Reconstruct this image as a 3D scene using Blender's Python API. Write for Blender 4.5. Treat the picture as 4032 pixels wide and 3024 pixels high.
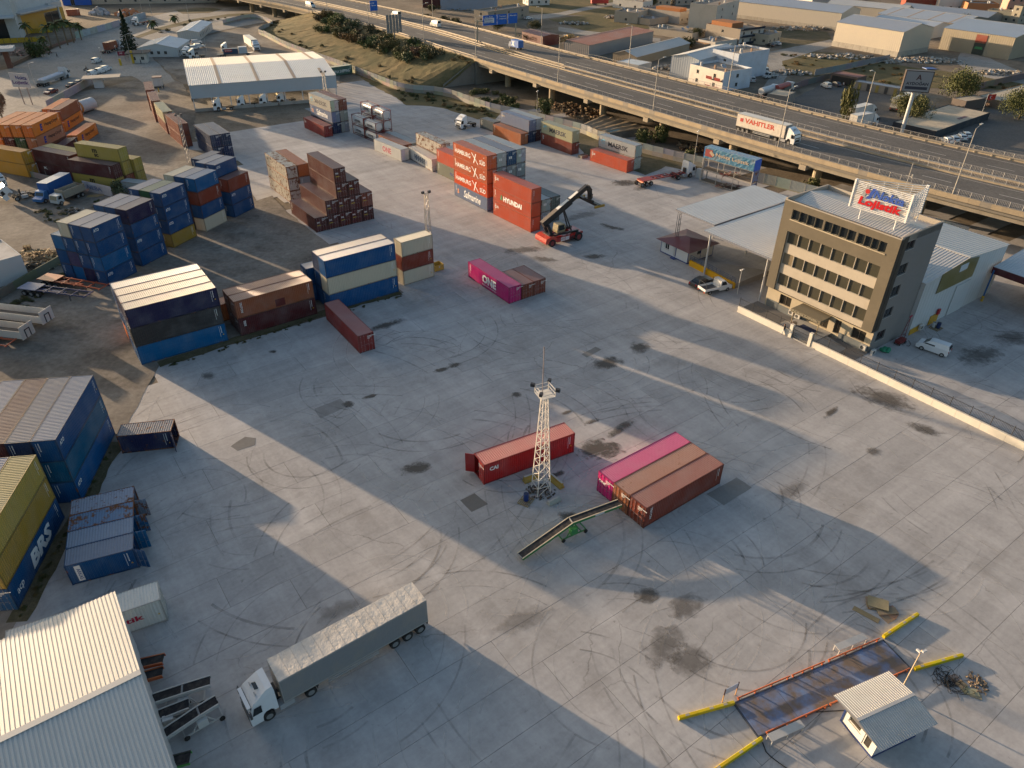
import bpy,math,random
from mathutils import Vector,Matrix
R = math.radians
random.seed(7)
scene = bpy.context.scene
for o in list(bpy.data.objects): bpy.data.objects.remove(o)
col = scene.collection
# ------------------------------------------------------------------ camera
CAMH = 56.23; PITCH = R(34.275); ROLL = R(0.681); FPX = 2870.9; PW,PH = 4032,3024
cam = bpy.data.cameras.new('camera'); cam.sensor_width = 36; cam.lens = FPX / PW * 36
cam.clip_start = 0.5; cam.clip_end = 5000
camo = bpy.data.objects.new('camera',cam); col.objects.link(camo)
camo.matrix_world = Matrix.Translation((0,0,CAMH)) @ Matrix.Rotation(R(90) - PITCH,4,'X') @ Matrix.Rotation(ROLL,4,'Z')
scene.camera = camo
# ------------------------------------------------------------------ sky, sun, exposure
SUN_EL = 7.0; SUN_TRAVEL = -35.2          # degrees; ground direction in which the shadows run
w = bpy.data.worlds.new('World'); scene.world = w; w.use_nodes = True
wn = w.node_tree.nodes; wl = w.node_tree.links
sky = wn.new('ShaderNodeTexSky'); sky.sky_type = 'NISHITA'; sky.sun_disc = False
sky.sun_elevation = R(SUN_EL)
_sd = SUN_TRAVEL + 180                     # where the sun stands (math angle from +x)
sky.sun_rotation = R(90 - _sd)             # clockwise from +y
sky.air_density = 1.0; sky.dust_density = 3.5; sky.ozone_density = 1.4
wl.new(sky.outputs[0],wn['Background'].inputs[0]); wn['Background'].inputs[1].default_value = 0.13
sl = bpy.data.lights.new('sun','SUN'); sl.energy = 5.0; sl.angle = R(0.7); sl.color = (1.0,0.73,0.47)
so = bpy.data.objects.new('sun',sl); col.objects.link(so)
_t = Vector((math.cos(R(SUN_TRAVEL)) * math.cos(R(SUN_EL)),math.sin(R(SUN_TRAVEL)) * math.cos(R(SUN_EL)),-math.sin(R(SUN_EL))))
so.rotation_euler = _t.to_track_quat('-Z','Y').to_euler(); so.location = (-120,160,90)
vs = scene.view_settings; vs.view_transform = 'Standard'; vs.look = 'None'; vs.exposure = 1.35; vs.gamma = 1
vs.use_curve_mapping = False
scene.cycles.max_bounces = 5; scene.cycles.diffuse_bounces = 3; scene.cycles.glossy_bounces = 2
scene.cycles.transparent_max_bounces = 8; scene.cycles.transmission_bounces = 2
scene.cycles.use_denoising = True
# ------------------------------------------------------------------ helpers
_cp,_sp = math.cos(PITCH),math.sin(PITCH); _cr,_sr = math.cos(ROLL),math.sin(ROLL)
def at(px,py,z=0.0):
    """surveyed point: where the sight line through a photo measurement meets the level z"""
    a,b = (px - PW / 2) / FPX,(py - PH / 2) / FPX
    u = a * _cr + b * _sr; v = -a * _sr + b * _cr
    dx,dy,dz = u,_cp - v * _sp,-_sp - v * _cp
    t = (z - CAMH) / dz
    return Vector((dx * t,dy * t,z))
def tag(o,label=None,cat=None,group=None,kind=None):
    if label: o['label'] = label
    if cat: o['category'] = cat
    if group: o['group'] = group
    if kind: o['kind'] = kind
    return o
def link(o,parent=None,loc=None,rz=None,color=None):
    col.objects.link(o)
    if parent is not None: o.parent = parent
    if loc is not None: o.location = loc
    if rz is not None: o.rotation_euler = (0,0,rz)
    if color is not None: o.color = color if len(color) == 4 else (*color,0.0)
    return o
def thing(name,label,cat,loc=(0,0,0),rz=0.0,group=None):
    o = bpy.data.objects.new(name,None); o.empty_display_size = 0.3
    link(o,None,loc,rz); return tag(o,label,cat,group)
def obj(name,mesh,mat,parent=None,color=None,loc=None,rz=None):
    if isinstance(mesh,MB): mesh = mesh.mesh(name)
    if mat is not None:
        if len(mesh.materials) == 0: mesh.materials.append(mat)
    return link(bpy.data.objects.new(name,mesh),parent,loc,rz,color)
def dup(o,parent=None):
    c = o.copy(); col.objects.link(c); c.parent = parent
    for ch in o.children: dup(ch,c)
    return c
class MB:
    def __init__(s): s.v = []; s.f = []
    def add(s,vs,fs):
        n = len(s.v); s.v += [tuple(v) for v in vs]; s.f += [tuple(i + n for i in f) for f in fs]; return s
    def box(s,x0,y0,z0,x1,y1,z1,m=None):
        vs = [Vector(p) for p in ((x0,y0,z0),(x1,y0,z0),(x1,y1,z0),(x0,y1,z0),(x0,y0,z1),(x1,y0,z1),(x1,y1,z1),(x0,y1,z1))]
        if m is not None: vs = [m @ p for p in vs]
        return s.add(vs,[(3,2,1,0),(4,5,6,7),(0,1,5,4),(1,2,6,5),(2,3,7,6),(3,0,4,7)])
    def cbox(s,c,size,rz=0.0,ry=0.0,rx=0.0):
        m = Matrix.Translation(c) @ Matrix.Rotation(rz,4,'Z') @ Matrix.Rotation(ry,4,'Y') @ Matrix.Rotation(rx,4,'X')
        a,b,d = (q / 2 for q in size); return s.box(-a,-b,-d,a,b,d,m)
    def tube(s,p,q,r,n=6,r2=None,cap=True):
        p,q = Vector(p),Vector(q); d = (q - p).normalized(); r2 = r if r2 is None else r2
        a = d.cross(Vector((0,0,1)) if abs(d.z) < .9 else Vector((1,0,0))).normalized(); b = d.cross(a)
        vs = []
        for k in range(n):
            t = 2 * math.pi * k / n; e = a * math.cos(t) + b * math.sin(t)
            vs += [p + e * r,q + e * r2]
        fs = [(2*k,2*k+1,(2*k+3) % (2*n),(2*k+2) % (2*n)) for k in range(n)]
        if cap: fs += [tuple(2*k for k in range(n)),tuple(2*k+1 for k in reversed(range(n)))]
        return s.add(vs,fs)
    def path(s,pts,r,n=5):
        for a,b in zip(pts,pts[1:]): s.tube(a,b,r,n,cap=True)
        return s
    def beam(s,p,q,w,h):
        """square bar between two points"""
        p,q = Vector(p),Vector(q); d = q - p; L = d.length; d.normalize()
        a = d.cross(Vector((0,0,1)) if abs(d.z) < .95 else Vector((1,0,0))).normalized(); b = a.cross(d)
        vs = []
        for e in (p,q):
            for (i,j) in ((-1,-1),(1,-1),(1,1),(-1,1)): vs.append(e + a * (i * w / 2) + b * (j * h / 2))
        return s.add(vs,[(0,1,2,3),(7,6,5,4),(0,4,5,1),(1,5,6,2),(2,6,7,3),(3,7,4,0)])
    def poly(s,pts): return s.add(pts,[tuple(range(len(pts)))])
    def prism(s,pts,z0,z1):
        n = len(pts); vs = [(p[0],p[1],z0) for p in pts] + [(p[0],p[1],z1) for p in pts]
        ar = sum(pts[i][0]*pts[(i+1)%n][1] - pts[(i+1)%n][0]*pts[i][1] for i in range(n))
        fs = [tuple(reversed(range(n))),tuple(range(n,2*n))] + [(i,(i+1)%n,n+(i+1)%n,n+i) for i in range(n)]
        if ar < 0: fs = [tuple(reversed(f)) for f in fs]
        return s.add(vs,fs)
    def extr(s,prof,y0,y1,m=None):
        """profile in x,z extruded along y"""
        n = len(prof); vs = [Vector((p[0],y0,p[1])) for p in prof] + [Vector((p[0],y1,p[1])) for p in prof]
        if m is not None: vs = [m @ p for p in vs]
        ar = sum(prof[i][0]*prof[(i+1)%n][1] - prof[(i+1)%n][0]*prof[i][1] for i in range(n))
        fs = [tuple(range(n)),tuple(reversed(range(n,2*n)))] + [(i,n+i,n+(i+1)%n,(i+1)%n) for i in range(n)]
        if ar < 0: fs = [tuple(reversed(f)) for f in fs]
        return s.add(vs,fs)
    def sphere(s,c,r,nu=8,nv=5,sq=(1,1,1),jit=0.0):
        c = Vector(c); vs = [c + Vector((0,0,-r*sq[2]))];
        for j in range(1,nv):
            t = -math.pi/2 + math.pi*j/nv
            for i in range(nu):
                a = 2*math.pi*i/nu; k = 1 + random.uniform(-jit,jit)
                vs.append(c + Vector((r*k*sq[0]*math.cos(t)*math.cos(a),r*k*sq[1]*math.cos(t)*math.sin(a),r*k*sq[2]*math.sin(t))))
        vs.append(c + Vector((0,0,r*sq[2]))); fs = [(0,1+(i+1)%nu,1+i) for i in range(nu)]
        for j in range(nv-2):
            for i in range(nu):
                a = 1+j*nu; fs.append((a+i,a+(i+1)%nu,a+nu+(i+1)%nu,a+nu+i))
        e = len(vs)-1; a = 1+(nv-2)*nu; fs += [(a+i,a+(i+1)%nu,e) for i in range(nu)]
        return s.add(vs,fs)
    def corr(s,p0,U,V,N,L,H,per=0.278,dep=0.036):
        """corrugated sheet: starts at p0, runs L along U, spans H along V, ribs move along N"""
        n = max(1,round(L / per)); per = L / n; p0,U,V,N = Vector(p0),Vector(U),Vector(V),Vector(N)
        pts = [(0.0,0.0)]
        for k in range(n):
            x = k * per
            pts += [(x + .26*per,0.0),(x + .38*per,-dep),(x + .74*per,-dep),(x + .86*per,0.0)]
        pts.append((L,0.0)); vs = []
        for (x,d) in pts: vs += [p0 + U*x + N*d,p0 + U*x + N*d + V*H]
        fs = [(2*i,2*i+2,2*i+3,2*i+1) for i in range(len(pts)-1)]
        if U.cross(V).dot(N) < 0: fs = [tuple(reversed(f)) for f in fs]
        return s.add(vs,fs)
    def mesh(s,name='m',smooth=False):
        me = bpy.data.meshes.new(name); me.from_pydata(s.v,[],s.f); me.update()
        if smooth: me.polygons.foreach_set('use_smooth',[True] * len(me.polygons))
        return me
# ------------------------------------------------------------------ materials
def newmat(name):
    m = bpy.data.materials.new(name); m.use_nodes = True; nt = m.node_tree; b = nt.nodes['Principled BSDF']
    return m,nt,b
class NT:
    def __init__(s,nt): s.nt = nt
    def n(s,typ,out=0,**kw):
        nd = s.nt.nodes.new('ShaderNode' + typ)
        for k,v in kw.items():
            if k.startswith('i_'):
                key = k[2:]; key = int(key) if key.isdigit() else key.replace('_',' ')
                s.set(nd.inputs[key],v)
            else: setattr(nd,k,v)
        return nd
    def set(s,inp,v):
        if isinstance(v,bpy.types.NodeSocket): s.nt.links.new(v,inp)
        elif isinstance(v,bpy.types.Node): s.nt.links.new(v.outputs[0],inp)
        else: inp.default_value = v
    def math(s,op,a,b=0.0,clamp=False):
        nd = s.nt.nodes.new('ShaderNodeMath'); nd.operation = op; nd.use_clamp = clamp; s.set(nd.inputs[0],a); s.set(nd.inputs[1],b); return nd.outputs[0]
    def mix(s,f,a,b,mode='MIX'):
        nd = s.nt.nodes.new('ShaderNodeMix'); nd.data_type = 'RGBA'; nd.blend_type = mode
        s.set(nd.inputs[0],f); s.set(nd.inputs[6],a); s.set(nd.inputs[7],b); return nd.outputs[2]
    def ramp(s,f,a,b,lo=0.0,hi=1.0):
        nd = s.nt.nodes.new('ShaderNodeMapRange'); nd.clamp = True
        s.set(nd.inputs[0],f); nd.inputs[1].default_value = a; nd.inputs[2].default_value = b; nd.inputs[3].default_value = lo; nd.inputs[4].default_value = hi
        return nd.outputs[0]
    def noise(s,vec,scale,detail=3.0,rough=0.55,out=0):
        nd = s.nt.nodes.new('ShaderNodeTexNoise'); s.set(nd.inputs['Vector'],vec); nd.inputs['Scale'].default_value = scale
        nd.inputs['Detail'].default_value = detail; nd.inputs['Roughness'].default_value = rough; return nd.outputs[out]
    def mapv(s,vec,scale=(1,1,1),rot=(0,0,0),loc=(0,0,0)):
        nd = s.nt.nodes.new('ShaderNodeMapping'); s.set(nd.inputs[0],vec); nd.inputs['Scale'].default_value = scale
        nd.inputs['Rotation'].default_value = rot; nd.inputs['Location'].default_value = loc; return nd.outputs[0]
    def pos(s): return s.nt.nodes.new('ShaderNodeNewGeometry').outputs['Position']
    def objc(s): return s.nt.nodes.new('ShaderNodeTexCoord').outputs['Object']
    def info(s): return s.nt.nodes.new('ShaderNodeObjectInfo')
    def bump(s,h,strength=0.3,dist=0.05):
        nd = s.nt.nodes.new('ShaderNodeBump'); s.set(nd.inputs['Height'],h); nd.inputs['Strength'].default_value = strength; nd.inputs['Distance'].default_value = dist
        return nd.outputs[0]
MT = {}
def setb(b,k,v): b.inputs[k].default_value = v
def mk_paint():            # container steel: object colour, rust amount in the object's alpha
    m,nt,b = newmat('container_paint'); T = NT(nt); inf = T.info(); pc = T.objc()
    off = nt.nodes.new('ShaderNodeVectorMath'); off.operation = 'ADD'; T.set(off.inputs[0],pc)
    cmb = T.n('CombineXYZ'); T.set(cmb.inputs[0],T.math('MULTIPLY',inf.outputs['Random'],91.0)); T.set(cmb.inputs[1],T.math('MULTIPLY',inf.outputs['Random'],37.0))
    T.set(off.inputs[1],cmb); v = off.outputs[0]
    c = inf.outputs['Color']
    fade = T.noise(v,.45,2); c1 = T.mix(T.ramp(fade,.4,.8,0,.16),c,(.34,.35,.34,1))
    st = T.noise(T.mapv(v,(2.2,2.2,.16)),1.6,4,.6); c2 = T.mix(T.ramp(st,.52,.8,0,.35),c1,T.mix(.55,c,(.06,.045,.035,1)))
    ru = T.noise(v,1.3,6,.7); al = inf.outputs['Alpha']
    thr = T.math('SUBTRACT',.78,T.math('MULTIPLY',al,.42))
    rf = T.ramp(T.math('SUBTRACT',ru,thr),0,.07)
    rc = T.mix(T.noise(v,5,3),(.10,.035,.015,1),(.24,.10,.045,1))
    c3 = T.mix(rf,c2,rc)
    T.set(b.inputs['Base Color'],c3); T.set(b.inputs['Roughness'],T.math('ADD',.42,T.math('MULTIPLY',rf,.35)))
    setb(b,'Specular IOR Level',.35); return m
def mk_simple(name,rough=.6,spec=.4,var=.18,scale=.7,dirt=(.12,.1,.08),metal=0.0,dirtamt=.25,bump=0,coat=0,lo=.45,hi=.8):
    m,nt,b = newmat(name); T = NT(nt); inf = T.info(); v = T.pos()
    c = inf.outputs['Color']; n1 = T.noise(v,scale,5,.6)
    c1 = T.mix(T.ramp(n1,lo,hi,0,dirtamt),c,(*dirt,1)); hs = T.n('HueSaturation'); T.set(hs.inputs['Color'],c1)
    T.set(hs.inputs['Value'],T.math('ADD',1 - var / 2,T.math('MULTIPLY',T.noise(v,scale * 6,3),var)))
    T.set(b.inputs['Base Color'],hs); setb(b,'Roughness',rough); setb(b,'Specular IOR Level',spec); setb(b,'Metallic',metal)
    if coat: setb(b,'Coat Weight',coat); setb(b,'Coat Roughness',.08)
    if bump: T.set(b.inputs['Normal'],T.bump(T.noise(v,bump,4),.35,.03))
    return m
def mk_slab():
    m,nt,b = newmat('yard_concrete'); T = NT(nt); inf = T.info(); v = T.pos()
    u = T.mapv(v,(1,1,1),(0,0,R(-36.5)))
    big = T.noise(u,.035,4,.6); mid = T.noise(u,.22,5,.65); fine = T.noise(u,2.2,5,.7)
    st = T.noise(T.mapv(u,(.05,.55,1)),1.0,5,.65); sw = T.noise(T.mapv(u,(.5,.06,1),(0,0,R(25))),1.0,5,.6)
    base = T.mix(inf.outputs['Random'],(.330,.318,.314,1),(.372,.358,.352,1))
    f = T.math('ADD',T.ramp(big,.3,.7,.84,1.12),T.ramp(mid,.25,.75,-.12,.12))
    f = T.math('ADD',f,T.ramp(fine,.3,.7,-.09,.09)); f = T.math('ADD',f,T.ramp(st,.3,.75,-.10,.12)); f = T.math('ADD',f,T.ramp(sw,.45,.8,-.03,.2))
    hs = T.n('HueSaturation'); T.set(hs.inputs['Color'],base); T.set(hs.inputs['Value'],f)
    oil = T.noise(u,.13,5,.7); c = T.mix(T.ramp(oil,.55,.78,0,.45),hs,(.15,.13,.11,1))
    spot = T.noise(u,.9,3,.6); c = T.mix(T.ramp(spot,.68,.76,0,.45),c,(.09,.08,.07,1))
    vo = T.n('TexVoronoi',feature='DISTANCE_TO_EDGE'); wv = nt.nodes.new('ShaderNodeVectorMath'); wv.operation = 'ADD'
    T.set(wv.inputs[0],u); T.set(wv.inputs[1],T.noise(u,.5,4,.6,out=1)); T.set(vo.inputs['Vector'],wv.outputs[0]); vo.inputs['Scale'].default_value = .11
    ck = T.math('MULTIPLY',T.ramp(vo.outputs['Distance'],0,.005,1,0),T.ramp(T.noise(u,.06,2),.5,.62,0,.5))
    c = T.mix(ck,c,(.07,.06,.05,1))
    T.set(b.inputs['Base Color'],c); T.set(b.inputs['Roughness'],T.ramp(big,.3,.7,.72,.9)); setb(b,'Specular IOR Level',.3)
    T.set(b.inputs['Normal'],T.bump(fine,.25,.02)); return m
def mk_ground(name,c0,c1,c2,s0=.05,s1=.5,bumpd=.06,lo=.4,hi=.62):
    m,nt,b = newmat(name); T = NT(nt); v = T.pos()
    a = T.noise(v,s0,6,.68); f = T.noise(v,s1,6,.7); g = T.noise(v,s1 * 7,4,.7)
    c = T.mix(T.ramp(a,lo,hi),(*c0,1),(*c1,1)); c = T.mix(T.ramp(f,.5,.72,0,.75),c,(*c2,1))
    hs = T.n('HueSaturation'); T.set(hs.inputs['Color'],c); T.set(hs.inputs['Value'],T.ramp(g,.25,.75,.7,1.3))
    T.set(b.inputs['Base Color'],hs); setb(b,'Roughness',.95); setb(b,'Specular IOR Level',.15)
    T.set(b.inputs['Normal'],T.bump(T.math('ADD',f,T.math('MULTIPLY',g,.4)),.8,bumpd)); return m
def mk_leaf(name):
    m,nt,b = newmat(name); T = NT(nt); inf = T.info(); v = T.pos()
    hs = T.n('HueSaturation'); T.set(hs.inputs['Color'],inf.outputs['Color']); T.set(hs.inputs['Value'],T.ramp(T.noise(v,1.1,3),.3,.7,.55,1.5))
    T.set(b.inputs['Base Color'],hs); setb(b,'Roughness',.7); setb(b,'Specular IOR Level',.2); return m
def mk_tarp():
    m,nt,b = newmat('tarp'); T = NT(nt); inf = T.info(); pc = T.objc()
    w1 = T.noise(T.mapv(pc,(1.6,.7,.7),(0,0,R(30))),1.5,4,.6); w2 = T.noise(T.mapv(pc,(1,1,.2)),3,3)
    c = T.mix(T.ramp(T.noise(pc,.5,5,.65),.48,.72,0,.5),inf.outputs['Color'],(.30,.26,.21,1))
    T.set(b.inputs['Base Color'],c); setb(b,'Roughness',.42); setb(b,'Specular IOR Level',.45)
    T.set(b.inputs['Normal'],T.bump(T.math('ADD',w1,T.math('MULTIPLY',w2,.5)),.5,.12)); return m
def mk_glass():
    m,nt,b = newmat('dark_glass'); T = NT(nt); inf = T.info()
    T.set(b.inputs['Base Color'],T.mix(.9,(.03,.035,.035,1),inf.outputs['Color'])); setb(b,'Roughness',.06); setb(b,'Specular IOR Level',.6); return m
def mk_mark():             # worn paint / tyre rubber: shows the ground through its gaps
    m,nt,b = newmat('worn_mark'); T = NT(nt); inf = T.info(); v = T.pos()
    setb(b,'Roughness',.85); T.set(b.inputs['Base Color'],inf.outputs['Color'])
    a = T.math('MULTIPLY',T.ramp(T.noise(v,.35,5,.7),.35,.62),inf.outputs['Alpha']); T.set(b.inputs['Alpha'],a); return m
def mk_stain():            # dirt that thins out towards its rim (unit disc, scaled by its object)
    m,nt,b = newmat('stain'); T = NT(nt); inf = T.info(); v = T.pos(); setb(b,'Roughness',.7); T.set(b.inputs['Base Color'],inf.outputs['Color'])
    ln = nt.nodes.new('ShaderNodeVectorMath'); ln.operation = 'LENGTH'; T.set(ln.inputs[0],T.objc())
    r = T.math('ADD',ln.outputs['Value'],T.ramp(T.noise(v,.9,5,.7),.25,.75,-.55,.55))
    T.set(b.inputs['Alpha'],T.math('MULTIPLY',T.ramp(r,.35,1.0,1,0),inf.outputs['Alpha'])); return m
MT['paint'] = mk_paint()
MT['slab'] = mk_slab()
MT['metal'] = mk_simple('painted_metal',.42,.45,.12,.9,dirtamt=.18)
MT['gloss'] = mk_simple('vehicle_paint',.28,.5,.05,.6,(.2,.18,.15),dirtamt=.12,coat=.5)
MT['sheet'] = mk_simple('roof_sheet',.36,.5,.08,.15,(.38,.34,.3),dirtamt=.35)
MT['galv'] = mk_simple('galvanised_steel',.4,.5,.15,1.2,(.3,.27,.24),metal=.35,dirtamt=.3)
MT['wall'] = mk_simple('render_wall',.9,.2,.12,.35,(.2,.17,.13),dirtamt=.28)
MT['conc'] = mk_simple('old_concrete',.92,.2,.25,.5,(.13,.11,.09),dirtamt=.45,bump=3.0)
MT['rubber'] = mk_simple('rubber',.85,.2,.3,2.0,(.16,.14,.12),dirtamt=.4)
MT['wood'] = mk_simple('wood',.85,.2,.35,1.5,(.08,.06,.04),dirtamt=.3)
MT['plain'] = mk_simple('flat_print',.6,.3,.04,1.0,dirtamt=.05)
MT['worn'] = mk_simple('worn_deck',.7,.3,.3,.55,(.15,.115,.09),dirtamt=1.0,lo=.36,hi=.6)
MT['skin'] = mk_simple('cloth_skin',.85,.2,.1,3.0,dirtamt=.05)
MT['wool'] = mk_simple('wool',.95,.1,.4,4.0,(.12,.08,.05),dirtamt=.6)
MT['leaf'] = mk_leaf('foliage')
MT['tarp'] = mk_tarp()
MT['glass'] = mk_glass()
MT['mark'] = mk_mark()
MT['stain'] = mk_stain()
MT['asphalt'] = mk_ground('asphalt',(.11,.105,.10),(.135,.128,.12),(.085,.082,.08),.04,.25,.01)
MT['dirt'] = mk_ground('dirt_ground',(.13,.105,.078),(.23,.19,.145),(.085,.068,.05),.03,.3)
MT['gravel'] = mk_ground('gravel_yard',(.125,.108,.092),(.25,.225,.195),(.065,.055,.047),.05,.16,.05,.36,.64)
MT['dust'] = mk_ground('dusty_road',(.24,.225,.205),(.31,.295,.27),(.19,.175,.16),.03,.2,.02)
MT['grass'] = mk_ground('dry_grass',(.085,.08,.038),(.165,.125,.062),(.06,.055,.028),.06,.45,.05)
MT['verge'] = mk_ground('weedy_ground',(.07,.065,.035),(.14,.115,.075),(.06,.058,.027),.1,.6,.1)
# ------------------------------------------------------------------ lettering
_tc = {}
def text_mesh(s,bold=0.0,shear=0.0):
    k = (s,bold,shear)
    if k not in _tc:
        cu = bpy.data.curves.new('t','FONT'); cu.body = s; cu.offset = bold; cu.shear = shear; cu.resolution_u = 2; cu.fill_mode = 'FRONT'
        to = bpy.data.objects.new('t',cu); col.objects.link(to); bpy.context.view_layer.update()
        me = bpy.data.meshes.new_from_object(to.evaluated_get(bpy.context.evaluated_depsgraph_get()))
        me.materials.clear(); bpy.data.objects.remove(to); bpy.data.curves.remove(cu)
        xs = [v.co.x for v in me.vertices]; ys = [v.co.y for v in me.vertices]
        me['bb'] = (min(xs),min(ys),max(xs),max(ys)); _tc[k] = me
    return _tc[k]
def text(parent,s,origin,right,up,h,color,name='lettering',width=None,bold=0.012,shear=0.0,mat='plain',depth=0.0):
    """lettering of height h; origin = its lower left corner, in the parent's own space"""
    me = text_mesh(s,bold,shear); x0,y0,x1,y1 = me['bb']; k = h / max(1e-6,(y1 - y0)); kx = k if width is None else width / (x1 - x0)
    right,up = Vector(right).normalized(),Vector(up).normalized(); nrm = right.cross(up)
    me2 = me.copy()
    me2.transform(Matrix(((right.x*kx,up.x*k,nrm.x,0),(right.y*kx,up.y*k,nrm.y,0),(right.z*kx,up.z*k,nrm.z,0),(0,0,0,1))) @ Matrix.Translation((-x0,-y0,0)))
    if depth:
        n = len(me2.vertices); vs = [v.co.copy() for v in me2.vertices]; fs = [tuple(p.vertices) for p in me2.polygons]
        ek = {}
        for f in fs:
            for i in range(len(f)):
                e = (f[i],f[(i+1) % len(f)]); ek[e] = ek.get(e,0) + 1
        sides = [(e[0],e[1],e[1]+n,e[0]+n) for e in ek if (e[1],e[0]) not in ek]
        sides = [tuple(reversed(q)) for q in sides]
        me2 = bpy.data.meshes.new('t'); me2.from_pydata([v + nrm*depth for v in vs] + vs,[],fs + [tuple(q) for q in sides]); me2.update()
    o = obj(name,me2,MT[mat],parent,color); o.location = origin; return o
# ================================================================== shipping containers
CW,HS,HC,L40,L20 = 2.438,2.591,2.896,12.192,6.058
_cm = {}
def cmesh(kind,L,H):
    k = (kind,L,H)
    if k in _cm: return _cm[k]
    a,w = L / 2,CW / 2; m = MB()
    if kind == 'frame':
        for x in (-a,a - .14):
            for y in (-w,w - .14): m.box(x,y,.11,x + .14,y + .14,H - .11)
        for y in (-w,w - .07): m.box(-a + .14,y,H - .07,a - .14,y + .07,H); m.box(-a + .14,y,.03,a - .14,y + .07,.17)
        for x in (-a,a - .07): m.box(x,-w + .14,H - .10,x + .07,w - .14,H); m.box(x,-w + .14,.03,x + .07,w - .14,.17)
        m.box(-a + .07,-w + .07,.06,a - .07,w - .07,.15)
        for x in (-a - .004,a - .174):
            for y in (-w - .004,w - .158):
                m.box(x,y,0,x + .178,y + .162,.118); m.box(x,y,H - .118,x + .178,y + .162,H + .004)
    elif kind == 'side':      # the wall whose outer face looks to -y
        m.corr((-a + .14,-w + .012,.16),(1,0,0),(0,0,1),(0,-1,0),L - .28,H - .22,.278,.036)
    elif kind == 'end':       # the closed end, looks to +x
        m.corr((a - .012,-w + .13,.16),(0,1,0),(0,0,1),(1,0,0),CW - .26,H - .25,.25,.04)
    elif kind == 'roof':
        m.corr((-a + .06,-w + .06,H - .012),(1,0,0),(0,1,0),(0,0,1),L - .12,CW - .12,.26,.034)
    elif kind == 'door':      # one leaf, hinged at its left edge (y=0) seen in its own space, opens about z; faces -x
        W = CW / 2 - .10; h = H - .27
        m.box(-.03,.01,0,.03,W - .01,h)
        for (z0,z1) in ((.12,.30),(.38,.55),(.63,.80),(.88,.97)):
            m.box(-.044,.10,h * z0,-.028,W - .10,h * z1)
        for z in (.2,.5,.8): m.box(-.05,-.03,h * z - .07,.0,.12,h * z + .07)
    elif kind == 'bar':
        h = H - .27; m.tube((-.075,0,-.05),(-.075,0,h + .05),.021,5)
        for z in (.03,.33,.62,.95): m.box(-.095,-.06,h * z - .05,-.031,.06,h * z + .05)
        m.box(-.11,-.05,h * .42 - .03,-.08,.33,h * .42 + .02)
    elif kind == 'mark':      # stencilled ID lines, too small to read: rows of short strokes
        rnd = random.Random(3); y = 0
        for r in range(3):
            x = 0
            while x < (1.25,.62,.4)[r]:
                s = rnd.uniform(.05,.13); hgt = (.11,.08,.08)[r]
                m.poly([(x,0,y),(x + s,0,y),(x + s,0,y + hgt),(x,0,y + hgt)]); x += s + .035
            y -= .17
    elif kind == 'vmark':
        rnd = random.Random(5)
        for r,(ln,wd) in enumerate(((1.55,.05),(1.05,.10))):
            y = 0
            while y > -ln:
                s = rnd.uniform(.05,.14); m.poly([(r * .22,0,y - s),(r * .22 + wd,0,y - s),(r * .22 + wd,0,y),(r * .22,0,y)]); y -= s + .04
    elif kind == 'tri':
        m.poly([(0,0,0),(.22,0,0),(.11,0,.2)])
    me = m.mesh('container_' + kind); me.materials.append(MT['plain' if kind in ('mark','vmark','tri') else ('galv' if kind == 'bar' else 'paint')])
    _cm[k] = me; return me
CC = {  # paint colour (linear), dust and painted sun glare on the roof, plain colour word
 'blue': ((.004,.06,.175),'blue'),'blue2': ((.0,.095,.25),'bright blue'),'blue3': ((.003,.075,.22),'royal blue'),'blue4': ((.02,.12,.27),'light blue'),
 'teal': ((.0,.08,.17),'teal blue'),'navy': ((.012,.014,.058),'navy'),'char': ((.034,.034,.037),'charcoal'),'dblue': ((.012,.03,.085),'dark blue'),
 'plum': ((.05,.05,.12),'dull violet blue'),'cream': ((.52,.47,.36),'cream'),'ochre': ((.30,.20,.035),'ochre'),'yellow': ((.36,.27,.06),'mustard yellow'),
 'amber': ((.52,.25,.03),'amber yellow'),'maroon': ((.075,.016,.018),'maroon'),'tex': ((.10,.025,.022),'maroon'),'redb': ((.20,.042,.024),'red brown'),
 'brown': ((.21,.06,.035),'brown'),'triton': ((.26,.085,.04),'brown'),'orng': ((.68,.19,.025),'orange'),'orngf': ((.42,.16,.09),'faded orange'),
 'rust': ((.40,.13,.045),'rusty orange'),'ham': ((.55,.12,.04),'red orange'),'hamr': ((.68,.085,.015),'bright red orange'),'cai': ((.55,.10,.045),'orange red'),
 'red': ((.36,.016,.016),'deep red'),'redc': ((.24,.03,.025),'dull red'),'mag': ((.47,.012,.15),'magenta'),'grey': ((.25,.27,.28),'grey'),'lgrey': ((.40,.42,.42),'pale grey'),
 'slate': ((.10,.12,.12),'slate grey'),'gblue': ((.19,.23,.33),'grey blue'),'white': ((.62,.60,.55),'white'),'wrust': ((.50,.47,.40),'rust streaked white'),
 'gren': ((.02,.09,.04),'green'),'greyg': ((.24,.25,.19),'grey green'),'beige': ((.40,.38,.24),'beige'),'green': ((.06,.13,.10),'faded green')}
RUST = {'wrust': .62,'grey': .3,'lgrey': .3,'white': .22,'orngf': .3,'rust': .4,'triton': .3,'blue4': .5,'slate': .25,'gblue': .2,'greyg': .2,'beige': .3}
ROOFC = {'blue': .48,'blue2': .45,'blue3': .5,'navy': .42,'char': .4,'dblue': .45,'plum': .45,'teal': .45,'cream': .1,'gren': .4}  # how far roof paint is paled, for chalky dust and low-sun glare
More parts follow.
